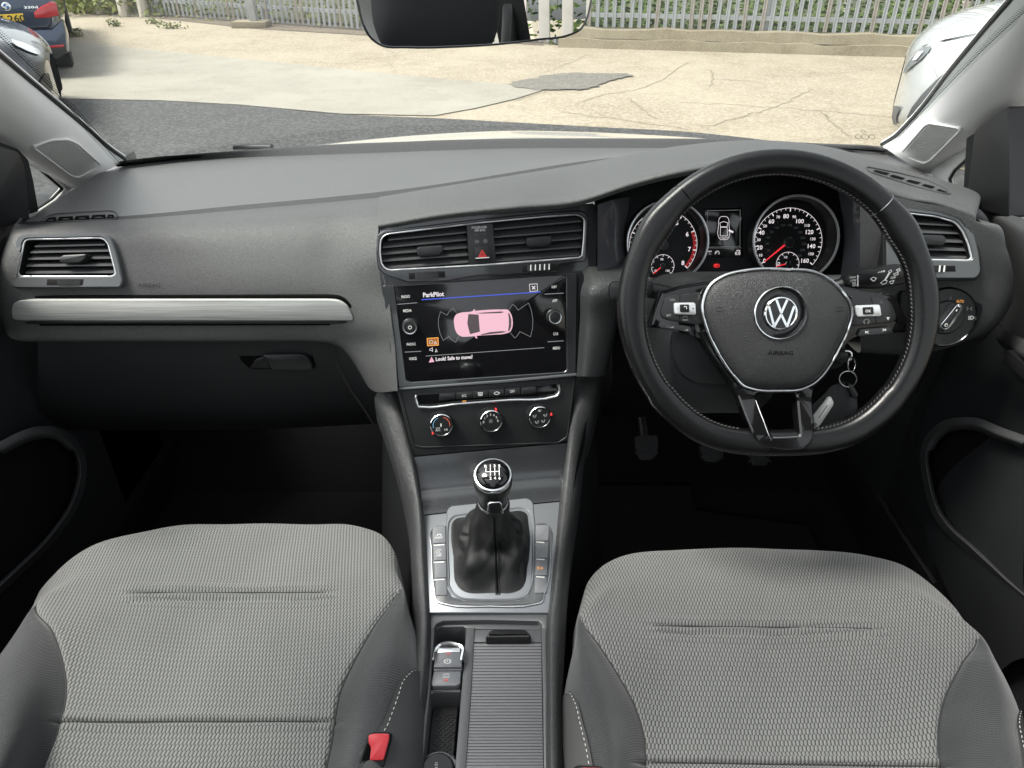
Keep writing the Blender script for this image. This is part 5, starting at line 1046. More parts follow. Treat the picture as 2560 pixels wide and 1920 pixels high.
# airbag cover
hubo = [(1804, 689), (1865, 674), (1966, 672), (2037, 679), (2088, 710), (2109, 734), (2125, 760), (2129, 784), (2119, 824), (2095, 874), (2062, 931), (2035, 958), (2005, 973), (1945, 978), (1881, 974), (1854, 964), (1838, 948), (1801, 897), (1774, 847), (1757, 800), (1752, 764), (1757, 740), (1775, 708)]
ho = resamp(sclosed(FW.ls(hubo, -.006), 6), 140); hcx = sum(p[0] for p in ho) / 140; hcy = sum(p[1] for p in ho) / 140
def shr(p, k): return [(hcx + (x - hcx) * k, hcy + (y - hcy) * k) for x, y in p]
cov = offs(ho, .003)
loops('airbag_cover', FW, [(cov, -.030), (cov, -.004), (shr(cov, .985), -.0012), (shr(cov, .95), .0015), (shr(cov, .85), .0045), (shr(cov, .7), .0075), (shr(cov, .5), .0098), (shr(cov, .25), .011), (shr(cov, .02), .0113)], M['airbag'], wh, cap1=True, sharp=60)
tube('chrome_outline', [FW.W(x, y, -.003) for x, y in offs(ho, .001)], .0019, M['satin'], wh, True, 8)
text('lettering', 'AIRBAG', FW, *cSW(1170, 604), 10.5, M['void'], wh, h=.0108, wpx=63)
for x0 in (712, 1612):
    cc = FW.l(*cSW(x0, 290), .0095); lines('horn_symbol', FW, [arcp((cc[0], cc[1] + .004), .005, 215, 325, 8), [(cc[0] - .004, cc[1] + .0035), (cc[0] + .004, cc[1] + .0035)]], .0006, .0093 if x0 < 1000 else .0088, M['void'], wh)
# emblem
ec = FW.l(*cSW(1172, 305), .0125); er = 65 * FW.mpp(1953, 782)
em = lathe('emblem', FW, ec, [(er * 1.02, .008), (er * 1.0, .0128), (er * .96, .0132), (er * .9, .0122), (er * .68, .0126), (0, .013)], M['piano'], wh, 64, cap=False)
tube('emblem_rim', [FW.W(ec[0] + er * .985 * cos(k / 72 * 2 * pi), ec[1] + er * .985 * sin(k / 72 * 2 * pi), .0129) for k in range(72)], .0009, M['chrome'], em, True, 6)
e2 = (ec[0] - .0004, ec[1] - .0010); er2 = er * .60
lathe('emblem_dish', FW, e2, [(er2 * 1.08, .0126), (er2 * 1.05, .0142), (er2 * .98, .0150), (er2 * .92, .0145)], M['chrome'], em, 56, cap=False); lathe('emblem_ground', FW, e2, [(er2 * .95, .0140), (0, .0140)], M['piano'], em, 48, cap=False)
def stroke(poly, wd, h0, h1, nm):
    pp_ = [(e2[0] + x * er2, e2[1] + y * er2) for x, y in poly]; v, q = ribbon(pp_, wd * er2); nV = len(v)
    Vv = [FW.W(x, y, h0) for x, y in v] + [FW.W(x, y, h1) for x, y in v]; Ff = [tuple(i + nV for i in f) for f in q]
    for i in range(0, nV - 2, 2): Ff += [(i, i + 2, i + 2 + nV, i + nV), (i + 1, i + 1 + nV, i + 3 + nV, i + 3)]
    mk(nm, Vv, Ff, M['chrome'], em, sharp=20)
stroke([(-.34, .88), (-.02, .10), (.02, .10), (.34, .88)], .145, .0138, .0152, 'emblem_letter'); stroke([(-.80, .48), (-.42, -.76), (-.38, -.76), (-.02, -.08), (.02, -.08), (.38, -.76), (.42, -.76), (.80, .48)], .145, .0138, .0150, 'emblem_letter')
# spokes
ls_ = lambda p, h: FW.ls(cv(cSW, p), h)
spk = plate('spoke', FW, rpoly(ls_([(186, 415), (230, 280), (278, 152), (420, 105), (620, 70), (760, 80), (760, 560), (590, 540), (540, 465), (480, 440)], -.014), .004), -.034, -.012, M['piano'], wh, .004)
spk2 = plate('spoke', FW, rpoly(ls_([(1500, 70), (1600, 95), (1800, 135), (2012, 170), (2060, 235), (2155, 432), (2110, 448), (1800, 470), (1690, 520), (1620, 600), (1480, 560)], -.014), .004), -.034, -.012, M['piano'], wh, .004)
bo = ls_([(540, 440), (640, 610), (790, 820), (850, 930), (880, 1080), (920, 1210), (990, 1272), (1130, 1295), (1270, 1288), (1335, 1240), (1368, 1100), (1395, 955), (1420, 870), (1330, 840), (1000, 840), (760, 600), (640, 420)], -.012)
def lift(o_):
    for v in o_.data.vertices:
        y = (v.co - FW.o).dot(FW.Y); s = min(max((-.095 - y) / .055, 0), 1); s = s * s * (3 - 2 * s); v.co += FW.N * .027 * s
    return o_
SWO = ls_([(978, 930), (1000, 908), (1280, 903), (1290, 930), (1255, 1180), (1238, 1196), (1052, 1204), (1042, 1180)], -.010)
lift(bezel('lower_spoke', FW, rpoly(bo, .004), rpoly(SWO, .004), -.034, -.010, -.030, M['piano'], wh, .002))
for q in (((976, 955), (1000, 1080), (1030, 1200), (1043, 1226)), ((1056, 1203), (1140, 1202), (1236, 1196))):
    lift(tube('spoke_edge', [tuple(p) for p in herm([FW.px(*cSW(x, y), -.0085) for x, y in q], 5)], .0006, M['satin'], wh, False, 6))
# keys on the spokes
HB = -.0095
def pad(p, keys, rock, ctr, low): pass
pl1 = plate('key_pad', FW, rpoly(ls_([(272, 300), (300, 210), (345, 172), (580, 150), (600, 390), (540, 396), (330, 362), (278, 340)], HB), .004), -.02, HB, M['panel'], wh, .0015)
pr1 = plate('key_pad', FW, rpoly(ls_([(1700, 172), (1940, 190), (2000, 225), (2042, 335), (2022, 376), (1690, 406), (1705, 300)], HB), .004), -.02, HB, M['panel'], wh, .0015)
lines('key_gap', FW, [ls_([(418, 165), (412, 365)], HB)], .0006, HB + .0003, M['void'], pl1); lines('key_gap', FW, [ls_([(1842, 182), (1858, 240)], HB), ls_([(1876, 325), (1884, 390)], HB)], .0006, HB + .0003, M['void'], pr1)
for pp_, q in ((pl1, [(372, 230), (535, 228), (540, 312), (530, 320), (376, 316)]), (pr1, [(1730, 250), (1915, 243), (1926, 322), (1915, 330), (1742, 336)])):
    plate('silver_rocker', FW, rpoly(ls_(q, -.007), .003), HB - .002, -.0068, M['ring'], pp_, .0012)
plate('centre_key', FW, rpoly(ls_([(418, 242), (488, 242), (490, 300), (420, 300)], -.0055), .0015), -.008, -.0055, M['black'], pl1, .0008); plate('centre_key', FW, rpoly(ls_([(1785, 264), (1865, 260), (1870, 316), (1790, 320)], -.0055), .0015), -.008, -.0055, M['black'], pr1, .0008)
HT = HB + .0003
for s, x, y, p_, hp, hh_ in (('RES', 362, 208, pl1, 6, HT), ('SET', 333, 324, pl1, 6, HT), ('MODE', 458, 358, pl1, 3.6, HT), ('-', 398, 268, pl1, 7, -.0064), ('+', 517, 272, pl1, 8, -.0064), ('OK', 1826, 291, pr1, 7, -.0052)): text('lettering', s, FW, *cSW(x, y), hp, M['print_grey'] if s not in ('OK', '-', '+') else (M['print'] if s == 'OK' else M['black']), p_, h=hh_, bold=.008)
lines('symbol', FW, [ls_([(1965, 340), (1983, 340), (1974, 356)], HT)], .0006, HT, M['print'], pr1, True); lines('symbol', FW, [ls_([(1914, 232), (1933, 232), (1923, 216)], HT)], .0005, HT, M['print_dim'], pr1, True)
lines('symbol', FW, [arcp(FW.l(*cSW(1812, 370), HT), .0030, -60, 240, 12)], .0006, HT, M['print_grey'], pr1); lines('symbol', FW, [arcp(FW.l(*cSW(458, 345), HT), .0026, 20, 160, 8)], .0005, HT, M['print_grey'], pl1); lines('symbol', FW, [ls_([(448, 262), (454, 256), (462, 256), (468, 262), (468, 278)], -.0052)], .0007, -.0052, M['print'], pl1)
lk = plate('lower_key', FW, rpoly(ls_([(296, 418), (335, 386), (500, 408), (502, 458)], -.008), .002), -.02, -.0075, M['panel'], wh, .001); rk = plate('lower_key', FW, rpoly(ls_([(1752, 482), (1776, 430), (1985, 413), (2012, 448), (2008, 460)], -.008), .002), -.02, -.0075, M['panel'], wh, .001)
for q in ([(1805, 438), (1805, 458)], [(1828, 440), (1810, 449), (1828, 459)], [(1932, 424), (1950, 432), (1932, 441)], [(1956, 422), (1956, 442)]): lines('symbol', FW, [ls_(q, -.0072)], .0006, -.0072, M['print'], rk)
for q in ([(345, 415), (368, 408), (368, 415)], [(455, 436), (476, 428), (476, 438)]): lines('symbol', FW, [ls_(q, -.0072)], .0006, -.0072, M['print_grey'], lk, True)
# ------------------------------------------------------------------ column, stalks, lever
co = thing('steering_column', 'dark grey steering column cover behind the wheel', 'column cover', FW.W(0, 0, -.2))
c0 = rrect(-.005, -.03, .20, .13, .04); c1_ = rrect(-.005, -.035, .25, .16, .05)
loops('cover', FW, [(rrect(-.005, -.02, .14, .10, .04), -.045), (c0, -.055), (c1_, -.12), (c1_, -.20)], M['dash_dark'], co, cap0=True)
loops('lower_cover', FW, [(rrect(-.045, -.06, .13, .10, .035), -.06), (rrect(-.045, -.07, .15, .13, .04), -.075), (rrect(-.045, -.075, .16, .14, .04), -.16)], M['panel'], co, cap0=True)
FL = Fr.at(PY(1705, 955, .90), 30)
lev = [FL.ls(cv(cSW, p)) for p in ([(370, 850), (395, 790), (470, 785), (525, 835), (528, 880), (440, 892), (385, 890)],)][0]
plate('tilt_lever', FL, rpoly(lev, .006), -.02, .012, M['lever_metal'], co, .008)
FK2 = Fr.at(PY(2200, 690, .85), 22, 6)
ws = thing('wiper_stalk', 'black wiper stalk with white symbols right of the wheel hub', 'stalk', FK2.o, 'column stalks')
plate('paddle', FK2, rpoly(FK2.ls(cv(cR, [(122, 985), (140, 945), (210, 915), (560, 862), (612, 872), (640, 930), (636, 1005), (600, 1030), (360, 1072), (150, 1060), (122, 1040)])), .006), -.016, .002, M['black'], ws, .004)
tube('arm', [FK2.px(*cR(160, 1020), -.01), FK2.px(*cR(40, 1050), -.02), FK2.px(*cR(-200, 1090), -.03)], [.011, .009, .010], M['black'], ws, False, 12)
HK = .0024
for s, x, y, hp in (('HIGH', 172, 973, 6), ('LOW', 178, 998, 6), ('INT', 184, 1020, 6), ('OFF', 186, 1040, 6), ('OFF', 508, 976, 7)): text('lettering', s, FK2, *cR(x, y), hp * .8, M['print'], ws, h=HK, bold=.008, roll=4)
lk2 = lambda q: FK2.ls(cv(cR, q), HK)
lines('symbol', FK2, [lk2([(215, 1048), (214, 960)])], .0012, HK, M['print'], ws); flat('symbol', FK2, lk2([(205, 968), (214, 952), (224, 968)]), HK, M['print'], ws)
lines('symbol', FK2, [lk2([(320, 985), (342, 972), (368, 980), (352, 1004), (338, 1002)])], .0009, HK, M['print'], ws, True); lines('symbol', FK2, [lk2([(438, 1000), (480, 930)])], .0022, HK, M['print'], ws); lines('symbol', FK2, [lk2([(468, 925), (490, 910), (496, 926), (480, 936)]), lk2([(404, 1020), (430, 998), (458, 1002), (450, 1022), (420, 1032)]), lk2([(512, 944), (548, 932), (548, 950), (518, 958)]), lk2([(535, 912), (560, 900), (565, 918), (545, 924)]), lk2([(478, 1008), (515, 1000), (502, 1026), (488, 1026)])], .0007, HK, M['print'], ws, True)
for i, x in enumerate((384, 398, 414, 432)): lathe('symbol_dot', FK2, FK2.l(*cR(x, 934 - i * 4), HK), [(.0006 + i * .00025, HK), (.0001, HK)], M['print'], ws, 8, cap=False)
FK3 = Fr.at(PY(1535, 730, .85), 22, -5)
ls2 = thing('indicator_stalk', 'black indicator stalk end left of the steering wheel rim', 'stalk', FK3.o, 'column stalks')
plate('paddle', FK3, rpoly(FK3.ls(cv(cW, [(82, 745), (95, 722), (135, 716), (300, 715), (300, 790), (135, 818), (95, 812), (84, 790)])), .005), -.016, .004, M['black'], ls2, .004)
tube('arm', [FK3.px(*cW(280, 760), -.008), FK3.px(*cW(480, 800), -.02)], [.010, .010], M['black'], ls2, False, 12)
# ------------------------------------------------------------------ key, rings, tag
FK = Fr.at(PY(2110, 960, .83), 20, 0)
ig = thing('ignition_lock', 'dark ignition lock barrel on the steering column, behind the key', 'ignition lock', FK.o)
lathe('barrel', FK, FK.l(*cSW(1600, 640)), [(.026, -.14), (.024, -.03), (.018, -.015), (.0, -.014)], M['black_matt'], ig, 28, cap=False)
ky = thing('car_key', 'black car key in the ignition, right of the airbag cover', 'key', FK.o)
plate('key_bow', FK, rpoly(FK.ls(cv(cSW, [(1560, 660), (1600, 600), (1640, 585), (1668, 592), (1695, 660), (1690, 675), (1600, 690)])), .004), -.022, .004, M['key'], ky, .005)
tube('key_loop', [FK.px(*cSW(x, y), .003) for x, y in ((1650, 588), (1685, 592), (1698, 606), (1698, 640), (1690, 660))], .0016, M['satin'], ky, False, 8)
def ringo(nm, c, rx, ry_, tlt, lab):
    P_ = [FK.px(c[0] + rx * cos(k / 40 * 2 * pi), c[1] + ry_ * sin(k / 40 * 2 * pi), .008 + tlt * cos(k / 40 * 2 * pi)) for k in range(40)]
    return tag(tube(nm, P_, .0010, M['steel'], None, True, 8), lab, 'key ring', 'split rings on the key')
ringo('split_ring', cSW(1700, 690), 9, 17.5, -.006, 'upper steel split ring hanging from the key bow'); ringo('split_ring', cSW(1674, 800), 21.5, 20, .004, 'lower steel split ring holding the leather fob')
tagm = thing('key_tag', 'dark leather key strap with brushed steel tag below the rings', 'key tag', FK.px(*cSW(1500, 1050)))
plate('strap', FK, rpoly(FK.ls(cv(cSW, [(1640, 818), (1600, 830), (1545, 845), (1480, 920), (1390, 1000), (1385, 1120), (1430, 1172), (1560, 1150), (1640, 1100), (1700, 900)])), .005), -.004, .002, M['boot'], tagm, .001)
plate('steel_tag', FK, rpoly(FK.ls(cv(cSW, [(1505, 955), (1520, 930), (1545, 930), (1572, 985), (1462, 1150), (1430, 1170), (1380, 1172), (1368, 1140), (1372, 1125)]), .004), .004), .002, .0045, M['fob_metal'], tagm, .0008)
lines('engraving', FK, [FK.ls(cv(cSW, [(1522, 995), (1455, 1092)]), .0048)], .0010, .0048, M['black'], tagm)
lc_ = FK.l(*cSW(1423, 1140), .0048); lathe('tag_emblem', FK, lc_, [(.0030, .0047), (.0023, .0049)], M['black'], tagm, 20, cap=False); lines('tag_emblem_letter', FK, [[(lc_[0] - .0022, lc_[1] + .001), (lc_[0] - .001, lc_[1] - .002), (lc_[0], lc_[1] - .0002), (lc_[0] + .001, lc_[1] - .002), (lc_[0] + .0022, lc_[1] + .001)], [(lc_[0] - .001, lc_[1] + .002), (lc_[0], lc_[1] + .0004), (lc_[0] + .001, lc_[1] + .002)]], .0006, .0049, M['black'], tagm)
rm_ = thing('key_remote', 'black folding key remote hanging right of the steel tag', 'key fob', FK.px(*cSW(1690, 1000)))
plate('case', FK, rpoly(FK.ls(cv(cSW, [(1620, 840), (1660, 820), (1700, 835), (1750, 910), (1760, 1040), (1700, 1090), (1600, 1100), (1590, 980)]), -.006), .008), -.022, -.005, M['key'], rm_, .006)
plate('clasp', FK, rpoly(FK.ls(cv(cSW, [(1650, 840), (1672, 822), (1700, 838), (1745, 915), (1720, 950), (1690, 930)])), .003), -.006, .006, M['key'], rm_, .003)
# ------------------------------------------------------------------ pedals
for (q, lab) in ((cv(cW, [(210, 1480), (330, 1475), (325, 1570), (300, 1600), (235, 1605), (215, 1560)]), 'ribbed rubber clutch pedal, leftmost in the dark footwell'), (cv(cW, [(530, 1525), (660, 1520), (645, 1590), (620, 1612), (555, 1610), (540, 1580)]), 'ribbed brake pedal below the left half of the wheel rim'), (cv(cW, [(775, 1540), (880, 1540), (872, 1610), (860, 1628), (790, 1628), (780, 1600)]), 'ribbed narrow pedal peeping out below the middle of the wheel rim')):
    fr = Fr.at(PY(*q[0], 1.16), 42); pd = thing('pedal', lab, 'pedal', fr.o, 'pedals in the driver footwell')
    plate('pad', fr, rpoly(fr.ls(q), .008), -.012, .0, M['rubber'], pd, .003); c = fr.ls(q); cx = sum(p[0] for p in c) / len(c); cy_ = sum(p[1] for p in c) / len(c)
    for k in (-1, 0, 1):
        for sg in (-1, 1): d = Vector((.008, .008 * sg)); lines('tread_rib', fr, [[(cx + k * .014 - d.x, cy_ - d.y), (cx + k * .014 + d.x, cy_ + d.y)]], .003, .0015, M['rubber'], pd)
    tube('arm', [fr.W(cx, cy_ + .01, -.01), fr.W(cx, cy_ + .10, -.06), fr.W(cx, cy_ + .22, -.02)], .009, M['black'], pd, False, 8)
# ------------------------------------------------------------------ centre console
FG2 = Fr.at(PY(1230, 1268, .80), 80, 7.7)
FR_ = Fr.at(PZ(1220, 1540, .560), 87, 0)
cs = thing('centre_console', 'low centre console between the two front seats with padded side rails', 'console', (0, .6, .3))
tp = [FS.px(*p, -.003) for p in cv(cG, [(256, 672), (790, 622), (1318, 574)])]; bt = [FG2.px(*p, .001) for p in cv(cG, [(318, 1070), (800, 1018), (1276, 972)])]
md = [a.lerp(b, .55) + Vector((0, .008, -.012)) for a, b in zip(tp, bt)]
M['gloss2'] = plain('lower_gloss_panel', (.028, .030, .033), .26, metal=.25, coat=.5, coatr=.15)
patch('gloss_panel', [tp, md, bt], M['gloss2'], cs, 6, 8)
sil = cv(cG, [(318, 1076), (800, 1024), (1276, 978)]) + cv(cC, [(1452, 289), (930, 287), (402, 284)])
plate('silver_plate', FG2, FG2.ls(sil), -.012, .0, M['silver_trim'], cs, .001)
go = cv(cG, [(488, 1045), (510, 1012), (780, 984), (1050, 955), (1086, 985), (1102, 1150), (1097, 1400), (1093, 1530)]) + cv(cC, [(1308, 70), (1270, 150), (1180, 183), (900, 188), (680, 178), (590, 130), (556, 50)]) + cv(cG, [(494, 1500), (487, 1300), (484, 1150)])
gi = cv(cG, [(507, 1120), (540, 1082), (780, 1052), (1010, 1024), (1060, 1048), (1080, 1200), (1078, 1400), (1070, 1520)]) + cv(cC, [(1288, 50), (1250, 130), (1150, 163), (900, 168), (700, 160), (620, 120), (577, 40)]) + cv(cG, [(512, 1500), (503, 1300), (501, 1200)])
gfm = bezel('gaiter_frame', FG2, rpoly(FG2.ls(go), .006, 3), rpoly(FG2.ls(gi), .006, 3), -.004, .0018, -.002, M['silver_trim'], cs, .0015, n=160)
# button columns
def bcol(xs, ys, nm):
    for i in range(4):
        f = lambda y: (y - 1150) / 500
        (a, b) = xs; q = [(a + 30 * f(ys[i]) * (1 if a < 700 else -.6), ys[i] + 5), (b + 12 * f(ys[i]) * (1 if a < 700 else -.5), ys[i] - 3 if a < 700 else ys[i] + 8), (b + 12 * f(ys[i + 1]) * (1 if a < 700 else -.5), ys[i + 1] - 9 if a < 700 else ys[i + 1] - 2), (a + 30 * f(ys[i + 1]) * (1 if a < 700 else -.6), ys[i + 1] - 5)]
        plate('console_button', FG2, rpoly(FG2.ls(cv(cG, q)), .0015, 3), -.004, .0026, M['btn'], cs, .001)
M['btn'] = plain('button_grey', (.15, .155, .165), .4)
pk = [(372, 1650), (372, 1200), (392, 1160), (420, 1150), (482, 1143), (490, 1500), (500, 1640)]
plate('button_field', FG2, FG2.ls(cv(cG, [(378, 1190), (398, 1158), (484, 1146), (494, 1500)]) + cv(cC, [(550, 60), (600, 150), (700, 184), (1180, 188), (1270, 155), (1312, 60)]) + cv(cG, [(1100, 1500), (1104, 1138), (1180, 1136), (1205, 1165), (1205, 1300), (1180, 1560)]) + cv(cC, [(1415, 110), (1385, 200), (1330, 214), (930, 232), (540, 213), (470, 190), (445, 80)]) + cv(cG, [(388, 1400)])), -.006, .0012, M['vent_grey'], cs, .0006)
bcol((388, 480), (1152, 1278, 1397, 1518, 1640), 'l'); bcol((1196, 1102), (1140, 1260, 1378, 1500, 1620), 'r')
ol = cv(cG, [(470, 1148), (405, 1158), (380, 1190), (384, 1300), (398, 1560)]) + cv(cC, [(445, 90), (465, 185), (540, 213), (930, 232), (1330, 214), (1390, 195), (1417, 110)]) + cv(cG, [(1183, 1560), (1205, 1300), (1207, 1170), (1180, 1138), (1115, 1134)])
tube('chrome_outline', [FG2.px(*p, .0016) for p in [tuple(q) for q in herm(ol, 4)]], .0010, M['satin'], cs, False, 6)
for y in (1278, 1397, 1518): lines('button_divider', FG2, [FG2.ls(cv(cG, [(398, y + 3), (472, y - 2)]), .003)], .0016, .0031, M['print'], cs)
for y in (1260, 1378, 1500): lines('button_divider', FG2, [FG2.ls(cv(cG, [(1108, y - 2), (1165, y + 2)]), .003)], .0016, .0031, M['print'], cs)
text('lettering', 'MODE', FG2, *cG(434, 1227), 6.5, M['print'], cs, h=.0031, wpx=18, skew=.2); text('lettering', 'A', FG2, *cG(437, 1326), 5.5, M['print'], cs, h=.0031); text('lettering', 'OFF', FG2, *cG(435, 1352), 6, M['print'], cs, h=.0031, wpx=13); text('lettering', 'P', FG2, *cG(1124, 1438), 9.5, M['amber'], cs, h=.0031, bold=.01)
lines('symbol', FG2, [arcp(FG2.l(*cG(437, 1326), .003), .0036, 30, 330, 12)], .0005, .0031, M['print'], cs); lines('symbol', FG2, [FG2.ls(cv(cG, q), .003) for q in ([(1136, 1446), (1150, 1430)], [(1146, 1446), (1154, 1438)])], .0009, .0031, M['amber'], cs); lines('symbol', FG2, [FG2.ls(cv(cG, [(422, 1216), (428, 1206), (444, 1204), (452, 1214)]), .003)], .0009, .0031, M['print'], cs)
# ------------------------------------------------------------------ gear lever
gt = thing('gear_lever', 'gear lever with glossy black knob and wrinkled leather gaiter', 'gear lever', FG2.W(0, -.06))
FKn = Fr.at(PY(1232, 1186, .70), 69, 3)
kb = lathe('knob_body', FKn, (0, 0), [(.0215, -.001), (.0232, -.0045), (.0240, -.010), (.0236, -.020), (.0215, -.035), (.0190, -.050), (.0182, -.060), (.0182, -.068)], M['black'], gt, 40, cap=False)
lathe('knob_ring', FKn, (0, 0), [(.0236, -.0060), (.0238, -.0025), (.0226, .0), (.0208, .0006), (.0202, -.001)], M['satin'], gt, 48, cap=False)
cap_ = lathe('knob_cap', FKn, (0, 0), [(.0206, -.0015), (.0203, .0008), (.018, .0032), (.014, .0054), (.009, .0068), (.004, .0075), (0, .0076)], M['piano'], gt, 48, cap=False)
HKn = .0080
lg_ = lambda q: FKn.ls(cv(cN, q), HKn)
lines('shift_pattern', FKn, [lg_([(512, 395), (510, 470), (775, 460)]), lg_([(598, 390), (600, 545)]), lg_([(686, 390), (688, 545)]), lg_([(772, 395), (776, 545)])], .0009, HKn, M['print'], cap_)
for s, x, y in (('R', 508, 360), ('1', 598, 352), ('3', 682, 352), ('5', 776, 355), ('2', 603, 595), ('4', 690, 592), ('6', 780, 592)): text('lettering', s, FKn, *cN(x, y), 8.2, M['print'], cap_, h=HKn, bold=.025)
lathe('collar', FKn, (0, 0), [(.0192, -.062), (.0196, -.066), (.0190, -.070), (.017, -.071)], M['satin'], gt, 36, cap=False)
FB = Fr.at(PY(1236, 1270, .6735), 12, 3)
tube('clasp', [FB.px(*cN(x, y), .002) for x, y in ((535, 1300), (550, 1180), (572, 1092), (600, 1080), (780, 1076), (805, 1092), (825, 1190), (842, 1290))], .0012, M['satin'], gt, False, 8)
plate('clasp_button', FB, FB.ls(cv(cN, [(590, 1105), (780, 1100), (800, 1280), (588, 1290)])), -.004, .0015, M['black'], gt, .001)
NG = 96; NS = 40; op = resamp(rpoly(FG2.ls(gi), .006, 3), NG); cxo = sum(p[0] for p in op) / NG; cyo = sum(p[1] for p in op) / NG
V = []; Fc = []
for j in range(NS + 1):
    s = j / NS
    for i in range(NG):
        x, y = op[i]; an = atan2(y - cyo, x - cxo); a = FG2.W(x, y, -.0015); b = FKn.W(.0178 * cos(an + .05), .0178 * sin(an + .05), -.068)
        e = s ** .60; zf = s ** 1.12; p = a.lerp(b, e); p.z = a.z + (b.z - a.z) * zf
        rad = Vector((cos(an), sin(an), 0)); w_ = sin(pi * min(s * 1.02, 1))
        f = .0055 * sin(3 * an + 5.5 * s + .6) + .0035 * sin(5 * an - 7 * s + 1.9) + .0022 * sin(9 * an + 9 * s)
        f += .006 * math.exp(-((s - .33) / .1) ** 2) * (1 + .7 * sin(2 * an + 2.2)) - .005 * math.exp(-((s - .52) / .09) ** 2) * (1 + .6 * sin(3 * an))
        # deep folds on the left flank and at the rear right foot
        for (a0, s0, wa, wsn, amp) in ((pi * .98, .30, .22, .10, .012), (pi * .98, .44, .25, .05, -.010), (pi * 1.08, .22, .3, .05, -.009), (-.75, .14, .22, .07, .012), (-.62, .22, .25, .05, -.008), (pi * .75, .5, .3, .08, .008)):
            da = (an - a0 + pi) % (2 * pi) - pi; f += amp * math.exp(-(da / wa) ** 2 - ((s - s0 - da * .25) / wsn) ** 2)
        f += .0055 * (abs(sin(3.5 * an + 4 * s + 2.2)) - .6) * (1 - s) + .004 * (abs(sin(5 * an - 9 * s)) - .6) * (1 - s)
        f *= .55
        p += rad * f * w_ + Vector((0, 0, 1)) * f * w_ * .6
        V.append(p)
for j in range(NS):
    for i in range(NG): k = (i + 1) % NG; Fc.append((j * NG + i, j * NG + k, (j + 1) * NG + k, (j + 1) * NG + i))
gai = mk('gaiter', V, Fc, M['boot'], gt, sharp=0)
ir = min(range(NG), key=lambda i: abs((atan2(op[i][1] - cyo, op[i][0] - cxo) + pi / 2)))
tube('gaiter_seam', [V[j * NG + ir] + Vector((0, -.0006, .0006)) for j in range(1, NS - 1)], .0007, M['void'], gai, False, 6)
for dx in (-1, 1): tube('gaiter_piping', [V[j * NG + ir] + Vector((dx * .0022, -.0004, .0006)) for j in range(1, NS - 1)], .0010, M['boot'], gai, False, 6)
# ------------------------------------------------------------------ padded rails
def rail(nm, inner, outer, zs, side):
    rows = [[], [], [], [], [], []]
    for (u, v), (u2, v2), z in zip(inner, outer, zs):
        a = PZ(u, v, z - .004); b = PZ(u2, v2, z - .006); m1 = a.lerp(b, .28); m1.z += .007; m2 = a.lerp(b, .70); m2.z += .006
        lo = b + Vector((side * .006, 0, -.05)); lo2 = b + Vector((side * .012, 0, -.30))
        for r, p in zip(rows, (a + Vector((0, 0, -.03)), a, m1, m2, b, lo)): r.append(p)
        rows_lo.append(lo2)
    patch(nm, rows, M['rail'], cs, 6, 4)
rows_lo = []
rail('side_rail', [(994, 972), (1012, 1050), (1034, 1142), (1056, 1283), (1064, 1400), (1071, 1497), (1073, 1535), (1066, 1705), (1038, 1903), (1026, 2000)], [(944, 980), (972, 1060), (1000, 1153), (1023, 1262), (1036, 1406), (1040, 1497), (1044, 1535), (1032, 1705), (1010, 1903), (1000, 2000)], [.715, .685, .650, .610, .590, .576, .572, .566, .562, .56], -1)
rail('side_rail', [(1443, 940), (1432, 1020), (1421, 1106), (1405, 1225), (1390, 1380), (1378, 1497), (1372, 1535), (1370, 1705), (1370, 1903), (1370, 2000)], [(1497, 940), (1478, 1020), (1457, 1102), (1441, 1225), (1418, 1380), (1408, 1497), (1406, 1535), (1398, 1705), (1400, 1903), (1402, 2000)], [.725, .695, .655, .615, .592, .578, .573, .567, .563, .56], 1)
for sgn, us in ((-1, (944, 1000, 1023, 1036, 1040, 1032, 1010)), (1, (1497, 1457, 1441, 1418, 1408, 1398, 1400))):
    vs_ = (980, 1153, 1262, 1406, 1497, 1705, 1950); zz = (.70, .64, .60, .58, .57, .555, .55); up_ = [PZ(u, v, z) for u, v, z in zip(us, vs_, zz)]
    patch('side_wall', [[p + Vector((-sgn * .008, 0, 0)) for p in up_], [p + Vector((sgn * .004, 0, -.12)) for p in up_], [p + Vector((sgn * .03, 0.02, -.36)) for p in up_]], M['black_matt'], cs, 4, 3)
# ------------------------------------------------------------------ rear tray
L3 = lambda q, h=0: FR_.ls(cv(cC, q), h)
M['tray'] = plain('console_satin', (.075, .077, .081), .38, spec=.5)
plate('tray_floor', FR_, L3([(400, 330), (1450, 330), (1450, 1760), (240, 1760)], -.05), -.06, -.05, M['void'], cs, .001)
for nm, q, h1 in (('top_bar', [(398, 292), (1454, 296), (1448, 430), (1400, 430), (1390, 385), (1362, 362), (900, 352), (520, 360), (462, 385), (440, 430), (392, 432)], .0), ('left_bar', [(392, 424), (445, 424), (440, 560), (408, 960), (330, 1760), (256, 1760), (350, 960)], 0), ('middle_bar', [(722, 398), (802, 398), (792, 560), (770, 960), (715, 1760), (615, 1760), (680, 960), (712, 560)], -.004), ('right_bar', [(1388, 420), (1450, 420), (1449, 1000), (1448, 1760), (1412, 1760), (1402, 1000)], 0), ('cross_bar', [(408, 938), (676, 934), (674, 966), (640, 962), (440, 964), (402, 984)], -.006)):
    plate(nm, FR_, L3(q), -.05, h1, M['tray'], cs, .002)
plate('recess_lip', FR_, L3([(440, 432), (470, 390), (530, 366), (900, 358), (1355, 366), (1388, 390), (1388, 440), (800, 432), (720, 424), (700, 410), (500, 416), (455, 440)], -.008), -.05, -.008, M['tray'], cs, .002)
